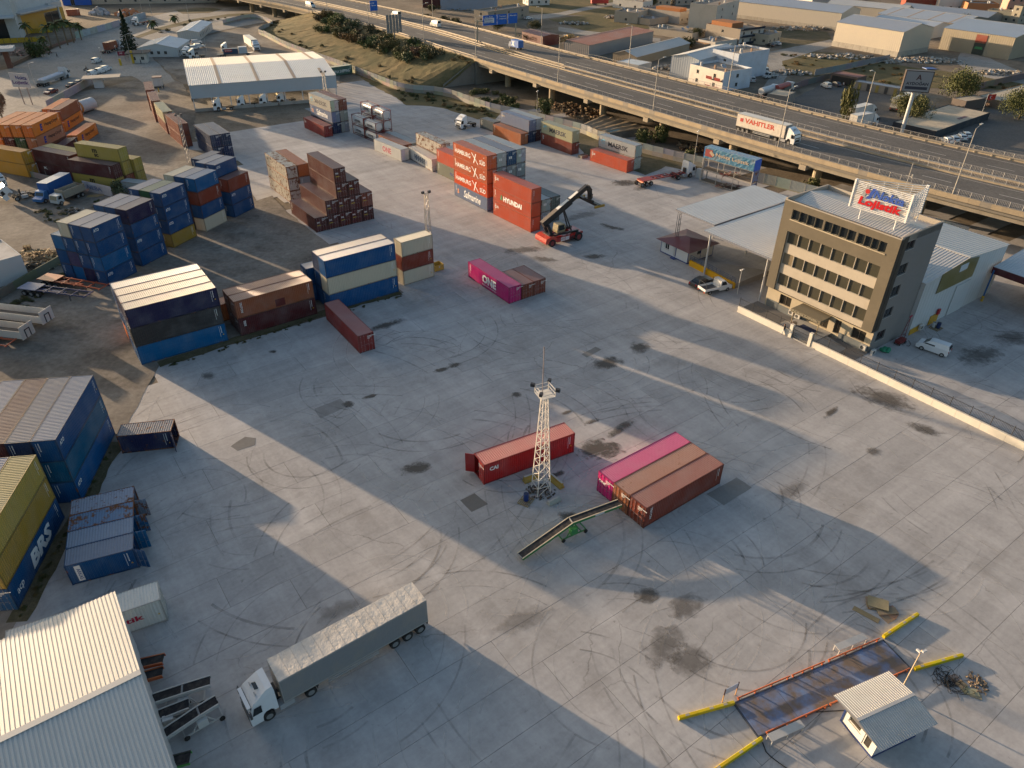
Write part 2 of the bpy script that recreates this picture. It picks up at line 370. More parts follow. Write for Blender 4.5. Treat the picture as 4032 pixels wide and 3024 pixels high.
def container(x,y,th,z,L,H,code,label,group,doors=True,rust=None,openl=0,openr=0,marks=None,dust=None,name='shipping_container'):
    """x,y: centre of the footprint; door leaves at local -x"""
    c = CC[code][0]; ru = RUST.get(code,.1) if rust is None else rust
    t = thing(name,label,'container',(x,y,z),th,group); cl = (*c,ru)
    dk = (c[0] * .55,c[1] * .55,c[2] * .55,min(1,ru + .35))
    obj('frame',cmesh('frame',L,H),None,t,dk)
    obj('side_wall',cmesh('side',L,H),None,t,cl); s2 = obj('side_wall',cmesh('side',L,H),None,t,cl); s2.rotation_euler = (0,0,math.pi)
    obj('end_wall',cmesh('end',L,H),None,t,cl)
    k = (ROOFC.get(code,.22) if dust is None else dust); k *= random.uniform(.75,1.15)  # covers real dust plus sun glare put into the roof colour
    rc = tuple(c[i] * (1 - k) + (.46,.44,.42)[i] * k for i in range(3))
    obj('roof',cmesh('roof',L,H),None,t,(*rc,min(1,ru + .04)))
    for s,op in ((1,openl),(-1,openr)):
        d = obj('door',cmesh('door',L,H),None,t,(*[q * random.uniform(.85,1.05) for q in c],min(1,ru + .12)))
        d.location = (-L / 2 + .035,-s * (CW / 2 - .09),.14)
        if s == 1: d.rotation_euler = (0,0,R(op))
        else: d.scale = (1,-1,1); d.rotation_euler = (0,0,-R(op))
        if doors:
            for yy in (.30,.80):
                b = obj('locking_bar',cmesh('bar',L,H),None,d,tuple(min(1,q * .6 + .16) for q in c)); b.location = (0,yy,0)
    return t
def face(t,L,H,f):
    """origin (lower left as seen from outside), right, up for a face of a container"""
    e = .006
    return {'R': (Vector((-L/2,-CW/2 - e,0)),Vector((1,0,0))),'L': (Vector((L/2,CW/2 + e,0)),Vector((-1,0,0))),
            'D': (Vector((-L/2 - .105,CW/2,0)),Vector((0,-1,0))),'E': (Vector((L/2 + e,-CW/2,0)),Vector((0,1,0))),
            'T': (Vector((-L/2,-CW/2,H + e)),Vector((1,0,0)))}[f]
UP = Vector((0,0,1)); WHT = (.72,.72,.70); DKT = (.03,.035,.05)
def ctext(t,L,H,f,s,u,v,h,color=WHT,rot=False,width=None,bold=.012,shear=0.0,lift=0.0):
    o,r = face(t,L,H,f); up = UP if f != 'T' else Vector((0,1,0)); n = r.cross(up)
    p = o + r * u + up * v + n * lift
    if rot: return text(t,s,p,-up,r,h,color,width=width,bold=bold,shear=shear)      # reads downwards
    return text(t,s,p,r,up,h,color,width=width,bold=bold,shear=shear)
def cmark(t,L,H,f,u,v,kind='mark',color=WHT):
    o,r = face(t,L,H,f); m = obj('marking',cmesh(kind,0,0),None,t,color); m.location = o + r * u + UP * v
    m.rotation_euler = (0,0,math.atan2(r.y,r.x)); m['kind'] = 'stuff'; return m
LV = ['bottom','second','third','fourth']
NALL = {}
def row(desc,group,a,b,zt,cols,L=L40,H=HC,side=1,door='b',pitch=2.50,where=None,shifts=None,anchor='mid',world=False,ang=None,texts=None,opens=None,rusts=None,marks='V'):
    """a, b: ends of the measured long edge (photo survey at level zt, or world x,y); columns go to the left (+1) or right (-1) of a->b"""
    if world: A,B = Vector((*a,0)),Vector((*b,0))
    else: A,B = at(*a,zt),(at(*b,zt) if b is not None else None)
    if ang is not None: d = Vector((math.cos(R(ang)),math.sin(R(ang)),0))
    else: d = (B - A); d.z = 0; d.normalize()
    if anchor == 'mid': M = (A + B) / 2
    elif anchor == 'a': M = A + d * L / 2
    else: M = (A if B is None else B) - d * L / 2
    n = Vector((-d.y,d.x,0)) * side; th = math.atan2(d.y,d.x) + (0 if door == 'a' else math.pi); out = {}
    V = ('R' if side == 1 else 'L') if door == 'a' else ('L' if side == 1 else 'R')
    fa,fb = ('D','E') if door == 'a' else ('E','D')
    for ci,colm in enumerate(cols):
        sh = (shifts or {}).get(ci,0.0); C = M + n * (CW / 2 + ci * pitch) + d * sh
        for li,code in enumerate(colm):
            if code is None: continue
            nl = len(colm); lv = 'single-level' if nl == 1 else ('top' if li == nl - 1 else LV[li])
            cw = '' if len(cols) == 1 else (where or ['nearest column','second column','third column','fourth column','fifth column'])[ci]
            lab = f"{CC[code][1]} {'long' if L > 8 else 'short'} container, {lv}{' of' if nl > 1 else ''} {cw + ' in ' if cw else ''}{desc}"
            lab = lab.replace('single-level ','ground level, ').replace('with ONE lettering standing in mid yard','with ONE lettering in mid yard').replace('of nearest','of nearest')
            lab = ' '.join(lab.split()[:16])
            op = (opens or {}).get((ci,li),(0,0)); jx = random.uniform(-.05,.05)
            t = container(C.x + d.x * jx + n.x * random.uniform(-.015,.015),C.y + d.y * jx,th,li * (H + .006),L,H,code,lab,group,doors=True,openl=op[0],openr=op[1],rust=(rusts or {}).get((ci,li)))
            out[(ci,li)] = t
            if marks and ci == 0:
                edge_right = (side == 1)      # on the visible long side the ID lines stand near end b
                cmark(t,L,H,V,(L - .95) if (V == 'R') == (door == 'a') and side == 1 else (.55 if side == -1 else L - .95),H - .3,'vmark')
                if random.random() < .6: cmark(t,L,H,V,(.55 if side == -1 else L - .62),H - 1.75,'tri',(.62,.38,.03))
            if door == 'a': cmark(t,L,H,'D',CW * .57,H - .45)
            elif ci == 0 or True: cmark(t,L,H,'E',.35,H - .35,'vmark') if random.random() < .6 else None
            for tx in (texts or {}).get((ci,li),()):
                f,s,u,v,h = tx[:5]; kw = tx[5] if len(tx) > 5 else {}
                ctext(t,L,H,{'V': V,'A': fa,'B': fb}[f],s,u,v,h,**kw)
    return out,V
def ATO(us=.35): return [('V','ATO',us,1.70,.50,dict(bold=.03,width=1.05))]
# ---- near left
row('stack beside the vertical TRITON lettering','long stacks along the gravel edge',(557.3,1438.1),(902.4,1339.1),0,
    [['blue2','char','navy'],['blue','blue','navy'],['navy','blue','navy'],['orng','blue','blue']])
o,V = row('stack with vertical TRITON lettering','long stacks along the gravel edge',(947.9,1325.4),(1251.9,1234.6),0,[['maroon','triton'],['brown','triton']],door='a',
    texts={(0,1): [('V','TRITON',.75,2.55,.34,dict(rot=True))],(0,0): [('V','tex',.75,2.4,.42,dict(rot=True))]})
pm = MB().box(0,0,0,1.5,.012,1.2); p = obj('repair_patch',pm,MT['paint'],o[(0,1)],(.10,.02,.018,.1)); p.location = (-L40/2 + 6.0,-CW/2 - .008,.25)
row('low row behind the TRITON stack','long stacks along the gravel edge',(870,1200),(915,1187),HC,[['rust']],anchor='b')
row('blue and cream stack by weedy edge','long stacks along the gravel edge',(1274.2,1030.4),(1554.6,957.1),3 * HC,
    [['blue3','cream','blue3'],['blue3','blue','dblue'],['blue3','blue']],shifts={2: -1.2})
row('stack beside the yellow skip','short container stack by the skip',(1591.5,1124.9),(1712.1,1088),0,[['cream','redb','cream']],L=L20,H=HS)
row('standing alone before the blue and cream stack','single containers on the concrete',(1469.5,1305.5),(1334.8,1177.9),HS + .3,[['redc']],door='a')
# ---- five rows of short blue containers
g = 'rows of short blue containers'
W5 = ['column on concrete side','second column','third column','column on dirt side']
row('row nearest the pallet heap',g,(354,899.8),(473.9,847.4),4 * HS,[['blue','blue2','blue','blue'],['navy','blue','blue','blue'],['blue2','plum','blue','cream'],['blue','blue','blue4']],L=L20,H=HS,where=W5,
    texts={(0,0): ATO(),(0,3): ATO()},rusts={(3,2): .05})
row('second row from pallet heap',g,(493.1,830.2),(603.8,782.3),4 * HS,[['blue','blue','blue','navy'],['navy','navy','navy','blue'],['blue','blue','blue','blue']],L=L20,H=HS,where=W5,texts={(0,1): ATO()})
row('middle row',g,(626.9,764.6),(727,721.6),4 * HS,[['ochre','blue','blue','blue'],['navy','navy','navy','gren'],['blue','blue','blue','blue']],L=L20,H=HS,where=W5,texts={(0,1): ATO(),(0,2): ATO(),(0,3): ATO()})
row('row with the cream bottom',g,(763.6,707.7),(852.8,669.4),4 * HS,[['cream','blue','redb','blue2'],['navy','navy','blue','blue'],['blue','blue','blue','cream']],L=L20,H=HS,where=W5)
row('row furthest from pallet heap',g,(895.5,709.4),(974.8,674.7),3 * HS,[['blue','blue','redb'],['blue','blue','blue','blue'],['blue','blue','blue','blue'],['dblue','dblue','dblue','dblue']],L=L20,H=HS,where=W5,shifts={3: 1.5},
    texts={(0,1): ATO(),(1,3): ATO()})
row('tall pair beyond the blue rows','long containers beyond the blue rows',(825.5,535.1),(761.1,489.9),2 * HC,[['dblue','dblue'],['dblue','dblue']],side=-1,door='a',where=['left column','right column'])
g = 'brown container wall toward the white shed'
row('near end of brown container wall',g,(702.3,491.7),(646.9,448.1),2 * HC,[['brown','brown']],side=-1,door='b')
row('second stretch of brown container wall',g,(641.3,443.5),(602.8,401.7),2 * HC,[['brown','beige']],side=-1,door='a',opens={(0,1): (-118,0)})
row('third stretch of brown container wall',g,(593.8,399.5),(578,360.6),2 * HC,[['brown','brown']],side=-1,door='a')
row('far end of brown container wall',g,(572.3,356.5),(563.3,321.5),2 * HC,[['brown','brown']],side=-1,door='a')
# ---- orange group far left
BK = (.02,.022,.03); g = 'orange containers far left'
def HL(u=3.2): return [('V','Hapag-Lloyd',u + 1.9,1.15,.95,dict(color=BK,width=5.6)),('V','E',u - .2,.75,1.5,dict(color=(.03,.05,.25),width=1.2,bold=.06,shear=.25))]
row('tall orange block',g,(116.6,495.6),(233.3,440),3 * HC,[['brown','orngf','orng'],['maroon','gren','orng'],['brown','maroon','orng'],['brown','orng','orng']],door='a',pitch=2.7,texts={(0,2): HL(),(0,1): HL()})
row('pair behind the tall orange block',g,(230.6,434.6),(309.2,388.5),2 * HC,[['orng','triton'],['orng','orng']],door='a',shifts={1: 1.0},texts={(0,0): HL(2.2)})
row('right end of orange group',g,(299.7,533.6),(377,482),HC,[['orng']],door='a',texts={(0,0): HL(2.6)})
row('dark one before the orange group',g,(301,541),None,HC,[['maroon']],anchor='b',ang=94.4)
g = 'yellow and maroon containers by the left wall'; YT = dict(color=(.05,.04,.02),bold=.05)
def MSC(): return [('V','m',4.7,1.35,.85,dict(width=1.35,**YT)),('V','sc',4.95,.45,.72,dict(width=1.2,**YT))]
row('mustard and maroon stack',g,(259,627.2),(444.8,654.3),2 * HC,[['yellow','maroon'],['brown','yellow','yellow'],['yellow','yellow']],door='b',pitch=2.6,texts={(0,0): MSC(),(1,2): MSC()},shifts={1: .3,2: .9})
row('maroon pair left of mustard stack',g,(119.3,585.1),(276.7,615),2 * HC,[['maroon','maroon'],['yellow','yellow']],door='a',texts={(0,0): [('V','K',2.2,1.5,.6,dict(width=1.1))]})
row('amber pair at left edge',g,(81.4,600),(0,586.5),2 * HC,[['amber','amber']],side=-1,door='a',anchor='a')
row('single one by the painted wall',g,(.27125*1735,360 + .27125*1305),(.27125*2080,360 + .27125*1335),HS,[['grey']],L=L20,H=HS,anchor='a',ang=-16)
# ---- centre left: streaked white pair and the maroon steps
row('streaked white pair','containers behind the maroon steps',(1125.5,659.6),(1040.7,600.9),3 * HS,[['wrust','wrust','wrust'],['grey','grey','rust']],H=HS,side=-1,door='b',where=['left column','right column'])
tx = [('A','tex',.30,1.78,.34,dict(bold=.02,width=.62)),('A','IIII',.30,1.28,.12,dict(color=(.55,.42,.03),width=.75,bold=.06))]
row('maroon stepped stack','maroon stepped stack',(1247.3,916.5),(1148.9,841.7),0,[['tex'],['tex','tex'],['tex'] * 4,['tex'] * 3,['maroon','brown']],side=-1,door='a',pitch=2.54,
    where=['leftmost column','second column from left','tallest column','fourth column','rightmost column'],texts={(c,l): tx for c in range(5) for l in range(4)})
# ---- by the shed
MK = lambda u=1.0: [('V','MAERSK',u + 2.4,.85,1.15,dict(color=DKT,width=6.6,bold=.03)),('V','*',u,.75,1.5,dict(color=(.15,.45,.62),bold=.08,width=1.5))]
SF = [('V','Safmarine',3.6,.7,1.6,dict(width=6.2,shear=.3)),('V','S',1.2,.95,1.0,dict(color=(.6,.25,.12),bold=.05))]
row('stack in front of the white shed','containers before the white shed',(1297.7,397.8),(1212.9,365),3 * HC,[['dblue','gblue','wrust'],['grey','grey','brown']],side=-1,door='a',where=['left column','right column'],
    texts={(0,2): MK(),(0,1): SF},rusts={(0,2): .25})
row('red one at foot of shed stack','containers before the white shed',(1279.6,541.8),(1199.4,502.9),0,[['redc']],side=-1,door='a',texts={(0,0): [('V','CAI',.5,1.75,.5)]})
# ---- centre
g = 'weathered containers in the middle'
row('with red ONE lettering',g,(1582.4,637.4),(1473.9,591.5),0,[['white']],side=-1,door='a',texts={(0,0): [('V','ONE',3.9,.75,1.4,dict(color=(.42,.10,.13),width=3.9,bold=.03))]})
row('with blotted dark lettering',g,(1702.2,630),(1607.3,576.9),HC,[['white']],side=-1,door='a',texts={(0,0): [('V','HHHHHH',3.0,.7,1.3,dict(color=(.12,.15,.20),width=6.6,bold=.09))]},rusts={(0,0): .4})
row('low pair behind ONE container',g,(1590.3,573.5),(1487.5,528.3),HC,[['triton'],['grey']],side=-1,door='a',where=['left one','right one'])
row('tall streaked pair behind blotted one',g,(1739.5,571.2),(1634.4,521.5),2 * HC,[['grey','wrust']],side=-1,door='a')
row('pair just left of HAMBURG stack',g,(1718,585.9),None,2 * HC,[['greyg','cai'],['grey','grey']],side=-1,door='a',anchor='b',ang=128.5,where=['left column','right column'],
    texts={(0,0): [('V','P&O',5.4,1.0,.7,dict(color=(.06,.07,.2))),('V','Nedlloyd',7.2,.95,.45,dict(color=(.5,.16,.05)))]})
HB = [('V','HAMBURG',.75,1.0,.95,dict(width=5.6)),('V','SÜD',9.6,.62,1.1,dict(width=2.0)),('V','X',6.7,.35,2.0,dict(width=2.5,shear=-.4,bold=-.01)),('V','HS',11.0,2.15,.2)]
BX = [('A','II',.45,1.35,.5,dict(width=.75,bold=.05,lift=.03))]
row('block with HAMBURG lettering','tall block in the middle',(1919.1,834),(1790.2,768.9),0,[['gblue','hamr','ham','ham'],['grey','grey','grey','lgrey'],['grey','grey','grey','blue'],['grey','grey','grey','lgrey']],
    side=-1,door='a',pitch=2.53,where=['left column','second column','third column','rightmost column'],
    texts={(0,0): SF,(0,1): HB,(0,2): HB,(0,3): HB,**{(c,l): BX for c in (1,2,3) for l in (2,3)}})
HY = [('V','HYUNDAI',3.4,.85,1.05,dict(width=5.9,bold=.05)),('V','A',2.35,.95,1.05,dict(color=(.05,.25,.12),width=.8,bold=.14))]
row('stack with HYUNDAI lettering','orange stack beside the reach stacker',(2090,916.8),(1942.1,843.5),0,[['cai','cai','cai']],side=-1,door='b',
    texts={(0,1): HY,(0,0): [('V','CAI',.6,1.75,.55)],(0,2): [('V','CAI',.6,1.75,.55)]})
row('pair behind the HYUNDAI stack','orange stack beside the reach stacker',(2132,789.3),None,2 * HS,[['lgrey','lgrey'],['slate','slate']],H=HS,side=-1,door='a',anchor='a',ang=128.5,where=['left column','right column'],
    texts={(0,1): BX,(0,0): BX})
# ---- along the fence
g = 'containers along the viaduct fence'
row('low one before tall blue stack',g,(2049.9,528.2),(1941.6,488.6),HC,[['rust']],side=-1,door='a',rusts={(0,0): .1})
row('tall stack by viaduct fence',g,(2082.5,475.3),(1971.4,438),2 * HC,[['dblue','gblue'],['maroon','lgrey']],side=-1,door='a',where=['left column','right column'],texts={(0,1): [('V','Hapag',.5,1.7,.5,dict(color=(.55,.45,.3)))]})
row('at left end of fence row',g,(1939.1,480.7),(1890,464.9),HS,[['slate']],L=L20,H=HS,side=-1,door='a',anchor='b',ang=131)
row('pair with big MAERSK lettering and star',g,(2254,518.7),(2132.8,477.5),2 * HC,[['redb','beige']],side=-1,door='a',texts={(0,1): MK(.9),(0,0): [('V','tex',.8,2.4,.4,dict(rot=True))]},rusts={(0,1): .05})
row('pair nearest the red chassis truck',g,(2502.4,574.7),(2360,530.4),2 * HC,[['lgrey','lgrey']],side=-1,door='a',texts={(0,1): MK(.9)})
row('low one nearest the red chassis',g,(2466,681),(2322,632.6),0,[['cai']],side=-1,door='a',texts={(0,0): [('V','CAI',.6,1.75,.5)]})
row('half hidden behind the white shed',g,(1325.5,298.4),(1388.8,289.3),0,[['green']],anchor='b',door='a',texts={(0,0): [('V','CHINA SHIPPING',3.9,.8,1.0,dict(width=7.2))]})
# ---- left edge
o,V = row('block at left edge','tall blocks at the left edge',(218.5,1731.3),(367.6,1476.1),3 * HC,[['blue3','teal','blue'],['navy','navy','dblue'],['blue','blue','maroon'],['blue','blue','blue'],['blue','blue','navy']],texts={(0,2): ATO(.5),(0,0): ATO(.5)})
row('block with big BRS lettering','tall blocks at the left edge',(68.5,2410.8),(260,2029.6),0,[['blue','ochre','yellow'],['blue','blue','blue']],door='a',
    texts={(0,0): [('V','BRS',4.4,.55,1.7,dict(width=5.0,bold=.05,shear=.2)),('V','acp',1.0,.75,.75,dict(shear=.15))]})
row('row of four with doors open','short containers with open doors',(284,2305.4),(554.6,2233.5),0,[['blue'],['blue2'],['blue4'],['gblue']],L=L20,H=HS,pitch=2.46,rusts={(2,0): .62,(3,0): .5,(0,0): .15},
    where=['nearest one','second one','third one','furthest one'],opens={(0,0): (-92,120),(1,0): (-92,95),(2,0): (-92,95),(3,0): (-92,95)})
t = [q for q in bpy.data.objects if q.get('label','').startswith('blue short container') and 'nearest one' in q.get('label','')][0]
pl = obj('name_plate',MB().box(0,0,0,.52,.012,2.0),MT['plain'],t,(.62,.62,.6)); pl.location = (L20/2 - 1.25,CW/2 + .004,.32);
text(t,'ARKAS',(L20/2 - .86,CW/2 + .022,1.95),(0,0,-1),(-1,0,0),.34,(.03,.05,.2),width=1.45)
row('single small one with doors open','single containers on the concrete',(480.1,1786.5),(694,1763.9),0,[['navy']],L=L20,H=HS,rusts={(0,0): .45},opens={(0,0): (-100,165)})
wd = at(629.5,2360.7,HC)
row('beside the near warehouse roof','single containers on the concrete',(wd.x,wd.y),(wd.x,wd.y),0,[['white']],world=True,ang=27.7,anchor='b',texts={(0,0): [('V','Nokta Lojistik',2.6,1.0,.85,dict(color=(.42,.02,.05),width=7.9,bold=.03))]},rusts={(0,0): .0})
# ---- in the open yard
g = 'single containers on the concrete'
o,V = row('with door ajar beside lattice tower',g,(-3.07,62.05),(0,0),0,[['red']],world=True,ang=29.6,anchor='a',door='a',opens={(0,0): (0,130)},texts={(0,0): [('V','CAI',.75,1.75,.55,dict(bold=.04))]})
row('trio beside the green conveyor','trio of long containers',(14.11,55.50),(0,0),0,[['redb'],['triton'],['mag']],world=True,ang=36.5,anchor='a',door='a',pitch=2.46,where=['right one','middle one','left one'],
    texts={(0,0): [('V','TRITON',.7,2.6,.34,dict(rot=True))],(2,0): [('A','ONE',.3,1.7,.4)]},rusts={(1,0): .35,(0,0): .12})
row('with ONE lettering standing in mid yard',g,(-.67,105.73),(0,0),0,[['mag']],world=True,ang=126.1,anchor='a',side=-1,door='a',texts={(0,0): [('V','ONE',4.35,.85,1.5,dict(width=4.1,bold=.05)),('V','OCEAN NETWORK EXPRESS',4.35,.4,.22,dict(width=4.1))],})
row('pair beside the magenta ONE container','short pair in mid yard',(1.40,107.25),(0,0),0,[['brown'],['brown']],L=L20,H=HS,world=True,ang=126.1,anchor='a',side=-1,door='a',where=['left one','right one'])
# ---- tank containers
def tank_mesh():
    m = MB(); n = 12; prof = [(-2.75,.35),(-2.7,.85),(-2.55,1.08),(-2.3,1.14),(2.3,1.14),(2.55,1.08),(2.7,.85),(2.75,.35)]; vs = []
    for (x,r) in prof:
        for k in range(n): a = 2*math.pi*(k+.5)/n; vs.append((x,r*math.cos(a),1.34 + r*math.sin(a)))
    fs = [(j*n+i,(j+1)*n+i,(j+1)*n+(i+1)%n,j*n+(i+1)%n) for j in range(len(prof)-1) for i in range(n)] + [tuple(range(n)),tuple(reversed(range((len(prof)-1)*n,len(prof)*n)))]
    return m.add(vs,[tuple(reversed(f)) for f in fs]).mesh('tank')
def tank_frame():
    m = MB(); a,w,H = L20/2,CW/2,HS
    for x in (-a + .06,a - .06):
        for y in (-w + .06,w - .06): m.beam((x,y,0),(x,y,H),.12,.12)
        for z in (.08,H - .06): m.beam((x,-w,z),(x,w,z),.1,.1)
        for (s,e) in (((-w,.65),(-.5,.08)),((w,.65),(.5,.08)),((-w,H - .65),(-.5,H - .06)),((w,H - .65),(.5,H - .06))): m.beam((x,s[0],s[1]),(x,e[0],e[1]),.09,.07)
    for y in (-w + .05,w - .05):
        for z in (.08,H - .06): m.beam((-a,y,z),(a,y,z),.08,.08)
    return m.mesh('tank_frame')
TKM,TKF = tank_mesh(),tank_frame(); TKW = MB().box(-1.5,-.32,2.48,1.5,.32,2.53).box(-.4,-.25,2.53,.4,.25,2.58).mesh('walkway')
def tank(x,y,th,z,label):
    t = thing('tank_container',label,'tank',(x,y,z),th,'tank containers in red frames')
    obj('tank',TKM,MT['metal'],t,(.52,.53,.53)); obj('frame',TKF,MT['metal'],t,(.16,.025,.02)); obj('walkway',TKW,MT['galv'],t,(.4,.4,.4))
    for s,o_,r_ in ((1,Vector((-1.35,-1.16,1.05)),Vector((1,0,0))),(-1,Vector((1.35,1.16,1.05)),Vector((-1,0,0)))): text(t,'HOYER',o_,r_,UP,.55,(.05,.02,.02),width=2.7,bold=.03)
    return t
def tanks(a,b,zt,nl,rown,off=0.0):
    A,B = at(*a,zt),at(*b,zt); d = (B - A); d.z = 0; d.normalize(); n = Vector((d.y,-d.x,0)); M = (A + B) / 2
    for l in range(nl):
        for s,w_ in ((-1,'near'),(1,'far')):
            c = M + n * CW / 2 + d * s * (L20 / 2 + .08); lw = LV[l] if l < nl - 1 else 'top'
            tank(c.x,c.y,math.atan2(d.y,d.x) + math.pi,l * (HS + .005),f'white HOYER tank, {lw} level, {w_} end of the {rown} tank row')
tanks((1478.5,486),(1381.3,447.5),2 * HS,2,'front'); tanks((1509,438.5),(1414.1,398.9),3 * HS,3,'rear')
# ================================================================== the setting
def inside(p,poly):
    c = False; n = len(poly)
    for i in range(n):
        a,b = poly[i],poly[i-1]
        if (a[1] > p[1]) != (b[1] > p[1]) and p[0] < (b[0]-a[0])*(p[1]-a[1])/(b[1]-a[1])+a[0]: c = not c
    return c
def W2(pts,z=0.0): return [at(x,y,z) for x,y in pts]
def ragged(pts,amp,step=3.0,z=0.0,seed=1):
    rnd = random.Random(seed); out = []
    for a,b in zip(pts,pts[1:] + pts[:1]):
        a,b = Vector((a[0],a[1],0)),Vector((b[0],b[1],0)); d = b - a; n = max(1,int(d.length / step)); nn = Vector((-d.y,d.x,0)).normalized()
        for k in range(n): p = a + d * (k / n) + nn * rnd.uniform(-amp,amp) * (1 if k else .3); out.append((p.x,p.y,z))
    return out
def sheet(name,pts,mat,z,amp=0.0,step=3.0,seed=1,color=None,kind='structure',parent=None):
    q = ragged([(p[0],p[1]) for p in pts],amp,step,z,seed) if amp else [(p[0],p[1],z) for p in pts]
    o = obj(name,MB().poly(q),MT[mat],parent,color)
    return tag(o,kind=kind) if kind else o
ground = tag(obj('ground',MB().poly([(-1500,-100,-.06),(1500,-100,-.06),(2600,3500,-.06),(-2600,3500,-.06)]),MT['dirt']),kind='structure')
# concrete yard: long poured slabs with open joints
UA = R(36.0); U = Vector((math.cos(UA),math.sin(UA),0)); Vn = Vector((-U.y,U.x,0))
yard_px = [(640,1434),(393,1830),(345,1960),(300,2050),(-100,2750),(-500,3400),(4600,3400),(4900,1600),(4100,1020),(3750,850),(3300,790),(2930,760),(2770,662),(2500,600),(2300,530),(2050,470),(1950,450),
           (1850,440),(1690,420),(1620,395),(1480,330),(1395,300),(1340,330),(1310,440),(820,545),(745,590),(905,600),(1010,790),(1072,760),(1150,845),(1300,962),(1590,1150),(1252,1243),(903,1350)]
yard_w = [(p.x,p.y) for p in W2(yard_px)]
yard = thing('yard_pavement',None,None); tag(yard,kind='structure'); del_keys = None
SW_,SL_ = 4.3,19.0; slabs = []
rs = random.Random(11)
for j in range(-32,60):
    off = rs.uniform(0,SL_)
    for i in range(-8,16):
        c = U * (i * SL_ + off) + Vn * (j * SW_ + 2.1)
        if inside((c.x,c.y),yard_w) or sum(inside(((c + U * e + Vn * f).x,(c + U * e + Vn * f).y),yard_w) for e in (-8,8) for f in (-1.6,1.6)) >= 2: slabs.append(c)
def seen(c):
    q = c - Vector((0,0,CAMH)); fw = q.y * _cp - q.z * _sp
    return 1 / max(1,fw) if abs(q.x) < fw * .95 and c.y > 18 else 0
slabs.sort(key=lambda c: -seen(c))
SLM = MB().box(-SL_/2 + .014,-SW_/2 + .014,-.05,SL_/2 - .014,SW_/2 - .014,0).mesh('slab'); SLM.materials.append(MT['slab'])
for c in slabs[:298]:
    o = obj('slab',SLM,None,yard); o.location = (c.x,c.y,rs.uniform(-.004,.003)); o.rotation_euler = (0,0,UA)
if len(slabs) > 298:
    m = MB()
    for c in slabs[298:]: m.cbox((c.x,c.y,-.0255),(SL_ - .05,SW_ - .05,.05),UA)
    tag(obj('far_slab',m,MT['slab'],yard),kind='stuff')
# stains, repair patches and tyre marks lying on the slabs
def blob(cx,cy,rx,ry,rot,z,seed,k=18,jag=.25):
    rnd = random.Random(seed); pts = []
    for i in range(k):
        a = 2 * math.pi * i / k; r = 1 + rnd.uniform(-jag,jag) + .12 * math.sin(3 * a + seed); x,y = rx * r * math.cos(a),ry * r * math.sin(a)
        pts.append((cx + x * math.cos(rot) - y * math.sin(rot),cy + x * math.sin(rot) + y * math.cos(rot),z))
    return pts
stains = [(2360,1770,2.1,1.4,.2,.9),(1640,1845,1.5,.8,.4,.8),(1870,1980,0,0,0,0),(2235,2030,.7,.5,0,.8),(2700,2390,1.6,1.0,.6,.5),(2550,2345,1.0,.7,.3,.7),(2620,2545,2.0,1.3,.9,.45),(2720,2600,1.5,1.3,.2,.45),
 (1520,1280,2.6,.7,.63,.7),(1372,1592,.6,.6,0,.8),(1455,1562,.8,.3,.5,.8),(1735,1458,.9,.4,.5,.85),(1788,1438,.8,.5,.4,.8),(2390,1430,2.0,1.1,.5,.75),(2517,1370,1.3,1.1,1.0,.7),(2035,1555,.55,.5,0,.7),
 (2340,1010,1.6,.8,.1,.75),(2410,895,2.2,.7,-.6,.7),(2060,985,3.0,1.2,.2,.5),(2140,1020,1.8,.9,-.2,.5),(2290,850,4.0,1.2,.6,.35),(3480,1570,2.8,1.7,-.6,.6),(3640,1690,1.6,.8,-.5,.6),(3270,1625,1.4,.35,.75,.75),
 (2460,720,2.5,1.6,.2,.7),(2530,740,2.0,1.0,.6,.5),(2190,1870,.9,.35,.6,.8),(2440,1690,1.9,.5,.75,.75),(2330,1660,.9,.3,.4,.7),(3440,1780,.8,.6,.2,.5),(1075,1385,.5,.3,0,.8),(3860,1400,3.4,1.6,.5,.5),(3990,1330,2.5,1.5,.4,.45),
 (960,1755,0,0,0,0),(820,1480,.8,.7,0,.5),(2230,1625,.6,.25,.5,.7),(3120,1930,2.0,.8,.6,.3),(1330,2400,1.6,.7,.5,.3),(2060,2440,2.2,.9,.5,.3)]
for i,(px,py,rx,ry,ro,al) in enumerate(stains):
    if rx == 0: continue
    c = at(px,py); o = obj('stain',MB().poly(blob(0,0,1,1,0,0,i + 3,jag=.12)),MT['stain'],yard); o.location = (c.x,c.y,.008 + .0006 * i); o.scale = (rx * 1.5,ry * 1.5,1); o.rotation_euler = (0,0,ro); o.color = (.075,.065,.055,al)
for i,(q,cl) in enumerate([([(1812,1970),(1868,1942),(1922,1985),(1857,2016)],(.15,.14,.13)),([(908,1757),(965,1720),(1008,1725),(1005,1752),(935,1775)],(.17,.165,.16)),([(2290,1395),(2345,1365),(2368,1376),(2310,1408)],(.2,.19,.18)),
                          ([(1237,1610),(1340,1570),(1370,1600),(1262,1648)],(.24,.23,.225)),([(2780,1945),(2900,1880),(2960,1920),(2850,1990)],(.22,.21,.2))]):
    sheet('repair_patch',W2(q),'conc',.006 + i * .0004,.06,1.0,i,(*cl,1),None,yard)
def arc_strip(m,c,r,a0,a1,w,z,n=22):
    for k in range(n):
        t0,t1 = a0 + (a1 - a0) * k / n,a0 + (a1 - a0) * (k + 1) / n
        m.poly([(c.x + (r - w) * math.cos(t0),c.y + (r - w) * math.sin(t0),z),(c.x + (r + w) * math.cos(t0),c.y + (r + w) * math.sin(t0),z),(c.x + (r + w) * math.cos(t1),c.y + (r + w) * math.sin(t1),z),(c.x + (r - w) * math.cos(t1),c.y + (r - w) * math.sin(t1),z)])
